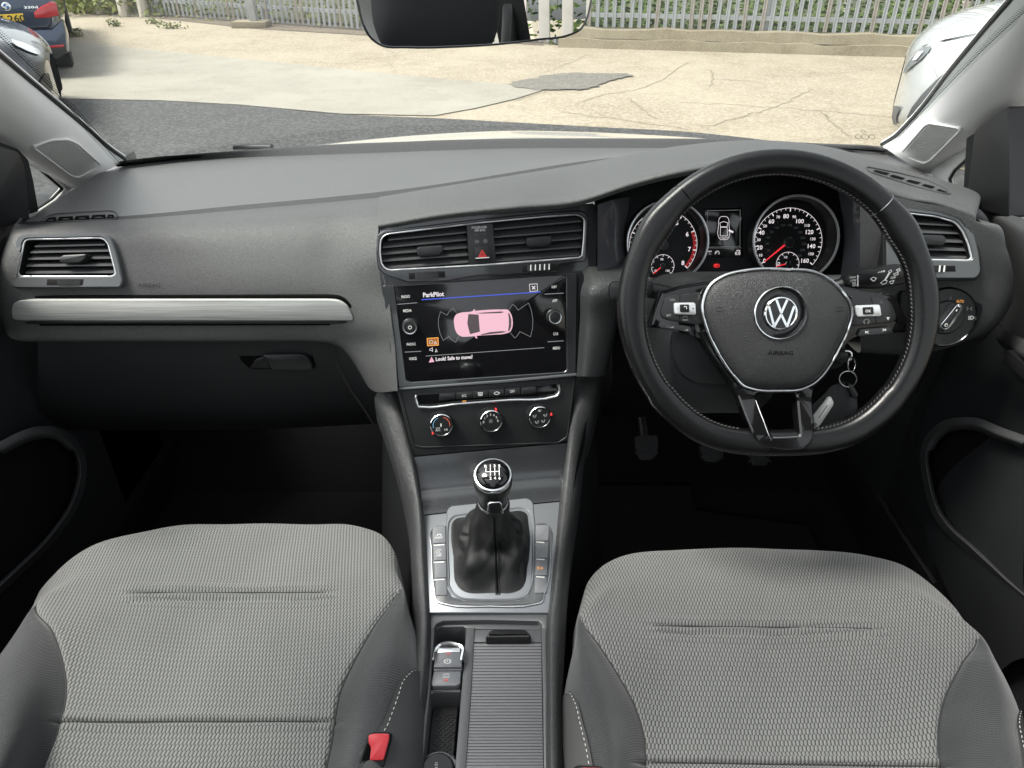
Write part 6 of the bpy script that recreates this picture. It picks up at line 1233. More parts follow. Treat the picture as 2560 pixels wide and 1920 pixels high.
bd = plate('blind_front', FR_, L3([(800, 436), (1388, 440), (1390, 550), (794, 546)], -.006), -.02, -.006, M['tray'], cs, .001)
plate('finger_grip', FR_, rpoly(L3([(895, 488), (948, 424), (1245, 424), (1298, 472), (1296, 510), (900, 512)], .006), .006), -.01, .007, M['black'], cs, .005)
yv = 556.0; i = 0
while yv < 1700:
    f = (yv - 556) / 1100; xl = 794 - 74 * f; xr = 1388 + 18 * f; f2 = (yv + 21 - 556) / 1100
    plate('blind_slat', FR_, L3([(xl, yv + 2), (xr, yv + 2), (1388 + 18 * f2, yv + 26.4), (794 - 74 * f2, yv + 26.4)], -.006), -.012, -.006, M['slat'] if 'slat' in M else M.setdefault('slat', plain('slat_satin', (.125, .125, .132), .42)), cs, .0006); yv += 27.6
plate('blind_ground', FR_, L3([(790, 540), (1396, 540), (1412, 1760), (708, 1760)], -.0105), -.03, -.0105, M['void'], cs, .0005)
# parking brake keys
pbh = plate('brake_key_base', FR_, rpoly(L3([(420, 940), (446, 720), (470, 560), (700, 556), (690, 720), (672, 935)], -.012), .003), -.05, -.012, M['black'], cs, .002)
plate('parking_brake_key', FR_, rpoly(L3([(436, 768), (466, 596), (676, 594), (690, 764)], .004), .002), -.012, .004, M['btn'], pbh, .002)
tube('key_bow', [FR_.px(*p, .006) for p in [tuple(q) for q in herm(cv(cC, [(438, 716), (462, 600), (500, 570), (640, 568), (690, 590), (684, 712)]), 6)]], .0024, M['chrome'], pbh, False, 8)
plate('key_shine', FR_, L3([(478, 598), (670, 596), (672, 634), (472, 638)], .0052), .003, .0052, M['satin'], pbh, .0008)
plate('auto_hold_key', FR_, rpoly(L3([(414, 915), (440, 800), (680, 794), (674, 910), (640, 932), (430, 936)], -.002), .002), -.012, -.002, M['btn'], pbh, .002); plate('key_step', FR_, L3([(436, 796), (444, 776), (684, 772), (682, 792)], .0), -.012, -.0005, M['btn'], pbh, .001)
text('lettering', 'AUTO', FR_, *cC(549, 832), 5.6, M['print'], pbh, h=-.0016, wpx=16); text('lettering', 'HOLD', FR_, *cC(548, 856), 5.6, M['print'], pbh, h=-.0016, wpx=16); lines('lamp', FR_, [L3([(526, 883), (566, 882)], -.0016)], .0012, -.0016, M['red'], pbh)
text('lettering', 'P', FR_, *cC(560, 717), 5.5, M['print'], pbh, h=.0044); lines('symbol', FR_, [arcp(FR_.l(*cC(560, 717), .0044), .0030, 0, 360, 16), arcp(FR_.l(*cC(560, 717), .0044), .0040, 40, -40, 6), arcp(FR_.l(*cC(560, 717), .0044), .0040, 140, 220, 6)], .0005, .0044, M['print'], pbh); lines('lamp', FR_, [L3([(550, 652), (588, 650)], .0044)], .0010, .0044, M['red'], pbh)
# rubber mat with studs, socket
rmt = plate('tray_mat', FR_, L3([(432, 1120), (655, 1112), (612, 1560), (384, 1560)], -.035), -.05, -.035, M['rubber'], cs, .002)
V = []; Fc = []
for r in range(18):
    for c_ in range(4):
        x = 470 + c_ * 46 + (23 if r % 2 else 0) - r * 2.2; y = 1185 + r * 21.5
        if x > 632 - r * 2.3: continue
        ctr = FR_.l(*cC(x, y), -.034); b0 = len(V)
        for rr, hh_ in ((.0019, -.0352), (.0017, -.0338), (.0006, -.0334)):
            for k in range(8): V.append(FR_.W(ctr[0] + rr * cos(k * pi / 4), ctr[1] + rr * sin(k * pi / 4), hh_))
        for a in range(2):
            for k in range(8): Fc.append((b0 + a * 8 + k, b0 + a * 8 + (k + 1) % 8, b0 + (a + 1) * 8 + (k + 1) % 8, b0 + (a + 1) * 8 + k))
        Fc.append(tuple(b0 + 16 + k for k in range(8)))
o = mk('mat_studs', V, Fc, M['rubber'], rmt); o['kind'] = 'stuff'
sk = plate('socket_plate', FR_, L3([(345, 1552), (620, 1549), (612, 1800), (310, 1800)], -.012), -.05, -.012, M['tray'], cs, .001)
sc_ = FR_.l(*cC(475, 1668), -.004); lathe('socket_ring', FR_, sc_, [(.0215, -.013), (.0212, -.009), (.0185, -.008), (.018, -.012)], M['satin'], sk, 40, cap=False); lathe('socket_lid', FR_, sc_, [(.0175, -.012), (.0170, -.003), (.0150, -.001), (0, -.0005)], M['black'], sk, 36, cap=False)
text('lettering', '12 V', FR_, *cC(462, 1640), 7, M['print'], sk, h=.0002, roll=-82)
# ------------------------------------------------------------------ belt buckles
def buckle(p0, q, lab, y, tilt=58, yaw=8):
    fr = Fr.at(PY(*p0, y), tilt, yaw); b = thing('belt_buckle', lab, 'buckle', fr.W(0, -.05, -.04), 'seat belt buckles'); o_ = fr.ls(q['out'])
    bm_ = plate('housing', fr, rpoly(o_, .004), -.022, .0, M['black_matt'], b, .002); plate('release_button', fr, rpoly(fr.ls(q['red']), .002), -.004, .0022, M['buckle'], b, .0012)
    if 'slot' in q: plate('tongue_slot', fr, fr.ls(q['slot']), -.003, .0006, M['void'], b, .0002)
    tube('stalk', [fr.W(0, -.03, -.01), fr.W(0, -.09, -.03)], .012, M['black_matt'], b, False, 10); return b
buckle(cB(400, 1380), dict(out=cv(cB, [(305, 1225), (390, 1190), (580, 1195), (608, 1215), (600, 1300), (530, 1580), (510, 1660), (190, 1660), (195, 1590), (270, 1350)]), red=cv(cB, [(318, 1232), (400, 1210), (575, 1215), (590, 1235), (582, 1310), (515, 1560), (335, 1562), (352, 1400), (318, 1330)]), slot=cv(cB, [(302, 1335), (322, 1345), (345, 1400), (328, 1555), (225, 1565)])), 'red seat belt buckle beside the passenger seat, left of the console', .428)
buckle((1462, 1941), dict(out=[(1440, 1922), (1452, 1914), (1506, 1916), (1512, 1925), (1510, 1990), (1436, 1990)], red=[(1446, 1925), (1456, 1919), (1502, 1920), (1507, 1927), (1504, 1985), (1440, 1985)]), 'red seat belt buckle beside the driver seat, right of the console', .398)
# ------------------------------------------------------------------ front seats
def seat(name, label, rows, creases, cx, Y0, dz=0, fw=(15, 15)):
    """rows front to back: picture points outer, crest, seam, .82, .5, centre, .5, .82, seam, crest, outer; heights are the cushion's"""
    t = thing(name, label, 'car seat', (cx, Y0 - .2, .2), 'front seats')
    HZ = [(.550, .550, .545, .535), (.563, .567, .562, .545), (.563, .578, .577, .560), (.560, .578, .588, .566), (.556, .570, .597, .572), (.552, .563, .601, .575), (.549, .556, .603, .577), (.547, .553, .604, .578), (.545, .551, .605, .578), (.543, .549, .606, .578)]
    key = []
    for r, (zc, zs, zk, zo) in zip(rows, HZ):
        z = [zo, zk, zs, zc + (zs - zc) * .55, zc + (zs - zc) * .18, zc, zc + (zs - zc) * .18, zc + (zs - zc) * .55, zs, zk, zo]
        p = [PZ(u, v, q + dz) for (u, v), q in zip(r, z)]
        lo0 = p[0] + Vector((-.003, 0, -.14)); lo1 = p[-1] + Vector((.003, 0, -.14)); key.append([lo0] + p + [lo1])
    f0 = key[0]; fr1 = [Vector((cx + (p.x - cx) * .99, p.y + .012, min(p.z, .55) - .035)) for p in f0]; fr0 = [Vector((cx + (p.x - cx) * .95, p.y - .012, .40)) for p in f0]
    key = [fr0, fr1] + key
    SU, SV = 9, 22; G = grid(key, SU, SV); nr, nc = len(G), len(G[0]); iseam = (3 * SU, 9 * SU); ctr = nc // 2
    def groove(d, w_): return math.exp(-(d / w_) ** 2)
    sg_ = lambda x: 1 / (1 + math.exp(-max(-40, min(40, x))))
    for j in range(nr):
        for k in range(nc):
            p = G[j][k]; u, v = proj(p); dzz = 0
            for (u0, u1, v0, v1, wd, dep) in creases:
                vv = v0 + (v1 - v0) * (u - u0) / (u1 - u0); m_ = sg_((u - u0) / 7) * sg_((u1 - u) / 7)
                dzz -= dep * groove(v - vv, wd) * m_; dzz += dep * .45 * (groove(v - vv + wd * 4, wd * 3) + groove(v - vv - wd * 4, wd * 3)) * m_
            if j > 4.0 * SV:
                dd = min(abs(k - iseam[0]), abs(k - iseam[1])); dzz -= .0045 * math.exp(-(dd / .8) ** 2)
            # slack in the cloth
            dzz += .0012 * sin(p.x * 41 + p.y * 17 + cx * 9) * sin(p.y * 37 - p.x * 13)
            p.z += dzz
    js = int(4.05 * SV)
    def is_ins(j, k):
        if iseam[0] <= k < iseam[1]: return True
        return j < js - 3 * (min(abs(k - iseam[0]), abs(k - iseam[1] + 1)) // 4)
    uvs = lambda p: (p.x, p.y + (max(0, .548 - p.z) if p.y > Y0 else 0))
    gridmesh('cushion', G, M['fabric'], t, faces=is_ins, uvf=uvs)
    for nm, sel in (('side_bolster', lambda j, k: not is_ins(j, k) and k < ctr), ('side_bolster', lambda j, k: not is_ins(j, k) and k >= ctr)): gridmesh(nm, G, M['side_fabric'], t, faces=sel)
    for ks in iseam: tube('seam_cord', [G[j][ks] + Vector((0, 0, .0010)) for j in range(js, nr, 3)], .0011, M['seamcord'], t, False, 6)
    from mathutils.bvhtree import BVHTree
    flatV = [p for r in G for p in r]; bv = BVHTree.FromPolygons(flatV, [(j * nc + k, j * nc + k + 1, (j + 1) * nc + k + 1, (j + 1) * nc + k) for j in range(nr - 1) for k in range(nc - 1)])
    for (u0, u1, v0, v1, wd, dep) in creases[::2]:
        P_ = []
        for q in range(49):
            s = q / 48; hit = bv.ray_cast(CAM, ray(u0 + (u1 - u0) * s, v0 + (v1 - v0) * s).normalized())[0]
            if hit is not None: P_.append(hit + Vector((0, 0, .0002)))
        tube('crease_seam', P_, [.0006 * min(1, 8 * min(q, 48 - q) / 48 + .15) for q in range(len(P_))], M['seamcord'], t, False, 6)
    # flank cloth with white stitching on both outer sides
    for sg in (-1, 1):
        kk = [SU * 2 - 2, SU * 1 + 4, SU, SU // 2, 0] if sg < 0 else [nc - 1 - q for q in (SU * 2 - 2, SU * 1 + 4, SU, SU // 2, 0)]
        rows_ = []; edge_ = []
        j0 = int(5.7 * SV); n = nr - 1 - j0
        for q in range(0, n + 1, 3):
            j = j0 + q; s = q / n; ins_ = max(0.0, 1 - (s / .22)) ** 2.0   # rounded front end
            row = []
            for w_i in range(9):
                f = w_i / 8; f = ins_ * .85 + f * (1 - ins_ * .85) if False else f
                kx = (13 + (fw[0 if sg < 0 else 1] - 13) * s) * (1 - f) * (1 - ins_ * .75); k = kx if sg < 0 else nc - 1 - kx
                k0 = int(math.floor(k)); k1 = min(k0 + 1, nc - 1); p = G[j][k0].lerp(G[j][k1], k - k0); row.append(p + Vector((sg * .0022, 0, .0022)))
            rows_.append(row); edge_.append(row[0])
        gridmesh('flank', rows_, M['dark_fabric'], t)
        st = []; Fs = []
        path = [e + (r[1] - e) * .55 + Vector((sg * .0006, 0, .0009)) for e, r in zip(edge_, rows_)]
        dense = herm(path, 8); acc = 0; V_ = []; Fc_ = []
        for a, b in zip(dense, dense[1:]):
            acc += (b - a).length
            if (acc // .0034) % 2 < 1.0 and (acc % .0068) < .0046:
                d = (b - a).normalized(); s_ = d.cross(Vector((0, 0, 1))).normalized() * .00045; n0 = len(V_); V_ += [a + s_, a - s_, b - s_, b + s_]; Fc_.append((n0, n0 + 1, n0 + 2, n0 + 3))
        o = mk('flank_stitching', V_, Fc_, M['wstitch'], t, smooth=False); o['kind'] = 'stuff'
    # base, backrest, headrest
    box('seat_base', (cx, Y0 - .13, .33), (.40, .42, .16), M['black_matt'], t, .02)
    bk = []
    for z, y, hw, th in ((.52, -.42, .20, .10), (.62, -.46, .24, .12), (.80, -.51, .25, .12), (.95, -.56, .235, .11), (1.08, -.60, .18, .09), (1.13, -.62, .14, .06)):
        ring = []
        for k in range(28):
            a = 2 * pi * k / 28; ring.append(Vector((cx + hw * (abs(cos(a)) ** .6) * (1 if cos(a) > 0 else -1), Y0 + y + th * .5 * (abs(sin(a)) ** .7) * (1 if sin(a) > 0 else -1) + (.03 * abs(cos(a)) ** 3 if sin(a) > 0 else 0), z)))
        bk.append(ring + [ring[0]])
    patch('backrest', bk, M['side_fabric'], t, 2, 5)
    hr = []
    yb = Y0 - .615
    for z, hw, th in ((1.155, .06, .03), (1.165, .115, .07), (1.20, .132, .095), (1.26, .135, .10), (1.32, .125, .09), (1.345, .09, .06), (1.35, .04, .02)):
        ring = [Vector((cx + hw * (abs(cos(2 * pi * k / 24)) ** .6) * (1 if cos(2 * pi * k / 24) > 0 else -1), yb + th * .5 * (abs(sin(2 * pi * k / 24)) ** .7) * (1 if sin(2 * pi * k / 24) > 0 else -1), z)) for k in range(24)]
        hr.append(ring + [ring[0]])
    hd = patch('headrest', hr, M['head'], t, 2, 4)
    for s in (-1, 1): tube('headrest_post', [Vector((cx + s * .07, yb, 1.20)), Vector((cx + s * .07, yb, 1.09))], .006, M['chrome'], hd, False, 10)
    return t
M['head'] = fuzz('headrest_cloth', (.03, .031, .033), 1200, .3, var=.25)
M['seamcord'] = plain('seam_thread', (.03, .031, .032), .9)
RL = [[(104, 1475), (135, 1440), (165, 1410), (225, 1370), (400, 1322), (596, 1310), (780, 1311), (895, 1317), (954, 1338), (985, 1378), (1003, 1438)],
      [(90, 1503), (118, 1486), (160, 1455), (240, 1422), (420, 1378), (600, 1366), (775, 1366), (880, 1372), (948, 1390), (988, 1422), (1006, 1465)],
      [(62, 1545), (75, 1527), (88, 1513), (180, 1500), (380, 1466), (600, 1453), (785, 1453), (905, 1462), (992, 1478), (1008, 1482), (1016, 1505)],
      [(5, 1628), (62, 1592), (130, 1578), (210, 1566), (370, 1548), (580, 1537), (770, 1540), (870, 1553), (932, 1564), (996, 1550), (1030, 1585)],
      [(-45, 1702), (38, 1674), (155, 1656), (215, 1652), (350, 1646), (540, 1640), (720, 1642), (825, 1650), (881, 1656), (980, 1642), (1036, 1668)],
      [(-80, 1772), (22, 1742), (163, 1708), (215, 1708), (340, 1706), (520, 1703), (700, 1706), (800, 1716), (850, 1723), (965, 1726), (1032, 1752)],
      [(-110, 1852), (5, 1822), (155, 1786), (205, 1788), (325, 1792), (505, 1793), (690, 1795), (785, 1802), (834, 1806), (946, 1812), (1024, 1842)],
      [(-130, 1912), (-8, 1882), (140, 1837), (190, 1841), (310, 1846), (490, 1848), (675, 1850), (775, 1857), (826, 1860), (932, 1866), (1017, 1897)],
      [(-160, 1992), (-32, 1962), (104, 1920), (160, 1922), (285, 1922), (465, 1920), (655, 1918), (760, 1918), (814, 1918), (916, 1928), (1011, 1957)],
      [(-200, 2090), (-75, 2065), (60, 2020), (120, 2022), (245, 2022), (430, 2020), (630, 2018), (740, 2018), (796, 2018), (895, 2030), (1003, 2055)]]
seat('passenger_seat', 'grey woven passenger seat, left of the console', RL, [(316, 829, 1482, 1481, 3.2, .0066), (314, 826, 1503, 1499, 2.8, .0045), (146, 836, 1804, 1803, 3.2, .0065)], -.325, .645, fw=(15, 23))
RR = [[(1455, 1500), (1470, 1455), (1498, 1422), (1550, 1392), (1690, 1375), (1872, 1371), (2040, 1376), (2170, 1389), (2258, 1416), (2322, 1459), (2380, 1513)],
      [(1450, 1528), (1466, 1492), (1505, 1465), (1570, 1440), (1700, 1425), (1880, 1420), (2060, 1425), (2200, 1441), (2292, 1470), (2357, 1511), (2412, 1553)],
      [(1442, 1578), (1448, 1556), (1456, 1551), (1535, 1527), (1690, 1510), (1890, 1504), (2100, 1513), (2320, 1553), (2445, 1591), (2453, 1592), (2466, 1612)],
      [(1434, 1642), (1450, 1620), (1494, 1603), (1575, 1598), (1705, 1594), (1910, 1596), (2130, 1613), (2300, 1640), (2407, 1656), (2472, 1652), (2506, 1682)],
      [(1428, 1722), (1464, 1706), (1547, 1687), (1600, 1687), (1720, 1688), (1935, 1694), (2160, 1712), (2290, 1742), (2360, 1755), (2490, 1737), (2542, 1768)],
      [(1432, 1802), (1482, 1790), (1584, 1755), (1630, 1758), (1745, 1764), (1950, 1772), (2170, 1790), (2290, 1822), (2347, 1834), (2502, 1817), (2562, 1852)],
      [(1440, 1877), (1500, 1866), (1610, 1834), (1655, 1836), (1765, 1842), (1965, 1848), (2175, 1860), (2290, 1876), (2348, 1882), (2506, 1877), (2577, 1903)],
      [(1445, 1947), (1508, 1936), (1615, 1910), (1660, 1910), (1775, 1911), (1975, 1911), (2185, 1914), (2295, 1920), (2352, 1922), (2512, 1937), (2592, 1962)],
      [(1445, 2022), (1515, 2011), (1620, 1990), (1665, 1990), (1780, 1990), (1985, 1990), (2195, 1992), (2305, 1996), (2362, 1998), (2522, 2011), (2602, 2037)],
      [(1445, 2120), (1520, 2110), (1626, 2090), (1672, 2090), (1790, 2090), (1995, 2090), (2205, 2092), (2318, 2096), (2374, 2098), (2532, 2110), (2615, 2135)]]
seat('driver_seat', 'grey woven driver seat, right of the console under the wheel', RR, [(1631, 2208, 1564, 1571, 3.4, .0066), (1634, 2206, 1584, 1590, 3.0, .0045), (1600, 2360, 1905, 1916, 3.4, .0065)], .335, .606, dz=-.004, fw=(17, 15))
# ------------------------------------------------------------------ windscreen
wsn = thing('windscreen', 'curved clear windscreen above the dashboard', 'windscreen', t0[7])
wtop = [Vector((x, y, 1.40)) for x, y in ((-.55, .62), (-.35, .68), (-.1, .71), (.15, .71), (.38, .68), (.58, .62))]
wb = [t0[0] + Vector((-.01, .0, -.01)), t0[2] + Vector((0, .012, -.01)), t0[5] + Vector((0, .014, -.01)), t0[7] + Vector((0, .014, -.01)), t0[11] + Vector((0, .014, -.01)), t0[15] + Vector((.01, .0, -.01))]
wm = [a.lerp(b, .5) + Vector((0, .02, .018)) for a, b in zip(wb, wtop)]
GW = grid([wb, wm, wtop], 8, 10)
gridmesh('pane', GW, M['glass'], wsn)
# black edge band along the foot
nb_ = len(GW[0])
V = []; Fc = []
for k in range(nb_):
    a = GW[0][k]; d = (GW[2][k] - GW[0][k]).normalized(); V += [a + d * .002 + Vector((0, -.003, 0)), a + d * .0075 + Vector((0, -.003, 0))]
Fc = [(2 * k, 2 * k + 2, 2 * k + 3, 2 * k + 1) for k in range(nb_ - 1)]
mk('edge_band', V, Fc, M['void'], wsn, smooth=False)
V = []; Fc = []
def dots(line, nxt, n_rows=3):
    acc = 0
    L_ = [tuple(p) for p in line]
    for i in range(len(line) - 1):
        a, b = line[i], line[i + 1]; d = (nxt[i] - a).normalized(); n = max(int((b - a).length / .0036), 1)
        for q in range(n):
            for r in range(n_rows):
                c = a.lerp(b, (q + .5 * (r % 2)) / n) + d * (.008 + r * .0034); rr = .0011 - r * .00025; s_ = (b - a).normalized() * rr; e = d * rr; m_ = len(V); V.extend([c - s_ - e + Vector((0, -.002, 0)), c + s_ - e + Vector((0, -.002, 0)), c + s_ + e + Vector((0, -.002, 0)), c - s_ + e + Vector((0, -.002, 0))]); Fc.append((m_, m_ + 1, m_ + 2, m_ + 3))
dots([GW[j][0] for j in range(len(GW))], [GW[j][1] for j in range(len(GW))]); dots([GW[j][-1] for j in range(len(GW))], [GW[j][-2] for j in range(len(GW))]); dots(GW[0][:14], GW[1][:14]); dots(GW[0][-14:], GW[1][-14:])
o = mk('dotted_border', V, Fc, M['void'], wsn, smooth=False); o['kind'] = 'stuff'
pe = cT3(1190, 880); ce = PY(*pe, 1.335)
fe = Fr(ce, (1, 0, 0), (0, -.5, .86))
for dx, r_ in ((-.012, .005), (.0, .006), (.012, .005)): lines('etched_mark', fe, [arcp((dx, 0), r_, 0, 360, 12)], .0009, .0, M['black'], wsn)
lines('etched_mark', fe, [arcp((0, .013), .0035, 0, 360, 10)], .0008, 0, M['black'], wsn)
# ------------------------------------------------------------------ pillars
def pillar(name, label, inner, outer, yrule, xo, mid, foot, side, gril, quarter, frame_px):
    t = thing(name, label, 'pillar trim', PX(*outer[-1], xo), 'windscreen pillars')
    ri = [PY(u, v, yrule(v)) for u, v in inner]; ro = [PX(u, v, xo) for u, v in outer]
    r_e = [p + Vector((-side * -.004, .02, .004)) for p in ri]
    ct = []
    for a, b in zip(ri, ro):
        m_ = a.lerp(b, .45); d = (CAM - m_).normalized(); ct.append(m_ + d * .022)
    c2 = []
    for a, b in zip(ri, ro):
        m_ = a.lerp(b, .82); d = (CAM - m_).normalized(); c2.append(m_ + d * .014)
    c0 = []
    for a, b in zip(ri, ro):
        m_ = a.lerp(b, .12); d = (CAM - m_).normalized(); c0.append(m_ + d * .010)
    back = [p + Vector((side * .03, .02, -.01)) for p in ro]
    GP = grid([r_e, ri, c0, ct, c2, ro, back], 6, 5); gridmesh('cover', GP, M['pillar'], t)
    # frit edge
    tube('edge_seal', [p + Vector((0, .006, .002)) for p in herm(ri, 6)], .004, M['black'], t, False, 6)
    # tweeter grille
    return t, ri, ro, GP
def plane_px(fr, pts, h=0): return fr.ls(pts, h)
tL, riL, roL, ctL = pillar('windscreen_pillar_trim', 'light grey windscreen pillar trim with ribbed speaker grille, left', [(-120, 45), (0, 148), (97, 229), (218, 330), (272, 377), (309, 403)], [(-120, 290), (0, 346), (74, 393), (130, 425), (165, 448), (193, 468)], lambda v: 1.262 - (403 - v) / 254 * .26, -.70, None, None, -1, [(240, 385)], None, None)
tR, riR, roR, ctR = pillar('windscreen_pillar_trim', 'light grey windscreen pillar trim with ribbed speaker grille, right', [(2640, -110), (2536, 0), (2392, 167), (2264, 323), (2240, 346), (2207, 367)], [(2640, 150), (2560, 233), (2478, 295), (2400, 362), (2350, 396), (2305, 430)], lambda v: 1.335 - (367 - v) / 367 * .35, .735, None, None, 1, [(2330, 360)], None, None)
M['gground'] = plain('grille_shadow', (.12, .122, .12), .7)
def grille(t, ri, ro, GP, q, n, side, ia=0, ib=1):
    # plane that touches the swollen cover
    qx = sum(p[0] for p in q) / len(q); qy = sum(p[1] for p in q) / len(q); best = None
    for j in range(6, len(GP) - 6):
        for k in range(len(GP[0]) - 1):
            u, v = proj(GP[j][k]); dd = (u - qx) ** 2 + (v - qy) ** 2
            if best is None or dd < best[0]: best = (dd, j, k)
    _, j, k = best; k = min(max(k, 3), len(GP[0]) - 4); N_ = (GP[j + 5][k] - GP[j - 5][k]).cross(GP[j][k + 3] - GP[j][k - 3]).normalized(); c = GP[j][k]
    N_ = N_ if N_.dot(CAM - c) > 0 else -N_
    fr = Fr(c + N_ * .002, (1, 0, 0), N_)
    pts = rpoly(fr.ls(q), .006, 4); root = plate('speaker_grille', fr, pts, -.02, -.001, M['pillar2'], t, .001); tube('grille_rim', [fr.W(x, y, .0) for x, y in resamp(pts, 80)], .0018, M['pillar2'], root, True, 6)
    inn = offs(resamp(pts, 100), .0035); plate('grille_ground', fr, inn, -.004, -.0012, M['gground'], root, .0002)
    # ribs run along the long side
    ys = [p[1] for p in inn]; V = []; Fc = []
    k = 0; A_, B_ = fr.l(*q[ia]), fr.l(*q[ib]); ang = atan2(B_[1] - A_[1], B_[0] - A_[0]); ca, sa = cos(-ang), sin(-ang)
    rp = [(x * ca - y * sa, x * sa + y * ca) for x, y in inn]; y0, y1 = min(p[1] for p in rp), max(p[1] for p in rp)
    for i in range(n):
        y = y0 + (y1 - y0) * (i + .5) / n; xs = []
        for j in range(len(rp)):
            (xa, ya), (xb, yb) = rp[j - 1], rp[j]
            if (ya - y) * (yb - y) < 0: xs.append(xa + (xb - xa) * (y - ya) / (yb - ya))
        if len(xs) < 2: continue
        for x_ in (min(xs), max(xs)):
            for dy, hh_ in ((-(y1 - y0) / n * .32, -.0011), (0, .0016), ((y1 - y0) / n * .32, -.0011)): X2, Y2 = x_ * ca + (y + dy) * sa, -x_ * sa + (y + dy) * ca; V.append(fr.W(X2, Y2, hh_))
        b0 = len(V) - 6; Fc += [(b0, b0 + 3, b0 + 4, b0 + 1), (b0 + 1, b0 + 4, b0 + 5, b0 + 2)]
    o = mk('grille_ribs', V, Fc, M['pillar2'], root, sharp=20); o['kind'] = 'stuff'
grille(tL, riL, roL, ctL, cv(cT1, [(210, 945), (330, 900), (440, 897), (500, 925), (645, 1055), (630, 1075), (500, 1142), (450, 1125)]), 17, -1, 0, 7)
grille(tR, riR, roR, ctR, cv(cT3, [(1420, 985), (1570, 810), (1600, 790), (1790, 822), (1800, 840), (1610, 1030), (1570, 1050), (1440, 1000)]), 17, 1)
# ------------------------------------------------------------------ quarter lights and mirror sails (door window corners)
def quarter(nm, lab, trim, hole, gl, x, kw):
    t = thing(nm, lab, 'quarter window', PX(*trim[0], x), 'quarter lights'); side = 1 if x > 0 else -1
    fr = Fr(PX(*trim[0], x), (0, -side, 0), (-side, -.12, 0))
    o_, i_ = fr.ls(trim), fr.ls(hole); bezel('frame', fr, o_, i_, -.02, .0, -.012, M['pillar2'], t, .001, n=60)
    tube('seal', [fr.W(a, b, -.006) for a, b in resamp(i_, 60)], .003, M['black'], t, True, 6); flat('pane', fr, offs(ccw(i_), -.004), -.008, M['glass'], t)
quarter('quarter_light', 'small triangular quarter window below the left pillar', rpoly([(62, 378), (110, 405), (215, 470), (150, 510), (80, 545), (60, 540)], 4), rpoly([(74, 398), (100, 415), (165, 472), (140, 498), (92, 530), (84, 520)], 5), None, -.725, 1)
quarter('quarter_light', 'small triangular quarter window below the right pillar', rpoly([(2425, 340), (2435, 505), (2400, 492), (2335, 445), (2325, 430), (2360, 395)], 4), rpoly([(2424, 385), (2420, 489), (2405, 487), (2370, 468), (2366, 448), (2380, 425)], 5), None, .755, 1)
def sail(lab, q1, q2, x):
    side = 1 if x > 0 else -1; fr = Fr(PX(*q1[0], x), (0, -side, 0), (-side, -.1, 0)); t = thing('window_corner_cover', lab, 'window corner', PX(*q1[0], x), 'black window corners')
    plate('frame_post', fr, rpoly(fr.ls(q1), .003), -.03, .004, M['black_matt'], t, .002); plate('corner_cover', fr, rpoly(fr.ls(q2), .006), -.03, .018, M['black'], t, .0025); return fr
sail('black plastic door window corner at the left edge', [(-60, 335), (40, 372), (66, 400), (78, 450), (92, 528), (-60, 575)], [(-90, 345), (20, 380), (34, 420), (40, 470), (46, 548), (-90, 590)], -.70)
sail('black plastic door window corner at the right edge', [(2421, 345), (2466, 316), (2540, 300), (2445, 512), (2412, 492)], [(2462, 330), (2478, 312), (2552, 262), (2556, 400), (2552, 545), (2441, 513), (2452, 420)], .725)
# ------------------------------------------------------------------ door cards
def door(nm, lab, side):
    t = thing(nm, lab, 'door trim', (side * .74, .7, .3), 'front door trims'); return t
dR = door('door_trim_panel', 'dark door trim with armrest and speaker pocket, right edge of the picture', 1)
def rx(pts): return [PX(u, v, x) for u, v, x in pts]
rows = [rx([(2440, 512, .74), (2480, 525, .735), (2556, 545, .72), (2680, 580, .70)]), rx([(2468, 545, .735), (2505, 560, .715), (2570, 590, .69), (2690, 640, .675)]), rx([(2500, 620, .735), (2530, 640, .71), (2590, 680, .68), (2700, 730, .665)]), rx([(2520, 720, .74), (2545, 735, .715), (2600, 770, .685), (2700, 810, .67)]), rx([(2505, 820, .745), (2550, 845, .72), (2600, 875, .69), (2700, 920, .675)])]
patch('upper_panel', rows, M['door'], dR, 6, 6)
rows = [rx([(2495, 815, .735), (2560, 848, .70), (2700, 920, .68)]), rx([(2490, 845, .735), (2555, 885, .69), (2690, 960, .66)]), rx([(2500, 862, .74), (2560, 905, .715), (2690, 985, .70)])]
patch('armrest', rows, M['door'], dR, 6, 5)
box('lower_wall', (.775, .55, .50), (.03, 1.5, .62), M['door_dark'], dR, .005)
lo = [rx([(2330, 960, .755), (2440, 930, .75), (2560, 960, .745)]), rx([(2300, 1150, .75), (2380, 1150, .745), (2560, 1150, .74)]), rx([(2310, 1330, .745), (2400, 1330, .735), (2560, 1350, .73)]), rx([(2380, 1500, .74), (2460, 1480, .73), (2560, 1480, .725)]), rx([(2480, 1700, .74), (2540, 1650, .73), (2600, 1640, .725)])]
patch('lower_panel', lo, M['door_dark'], dR, 6, 6)
pkR = cv(cDR, [(1156, 655), (1000, 600), (860, 545), (760, 540), (660, 560), (590, 610), (545, 680), (530, 760), (545, 880), (570, 1000), (610, 1110), (680, 1210), (800, 1320), (930, 1440), (1060, 1560), (1156, 1640), (1250, 1720)])
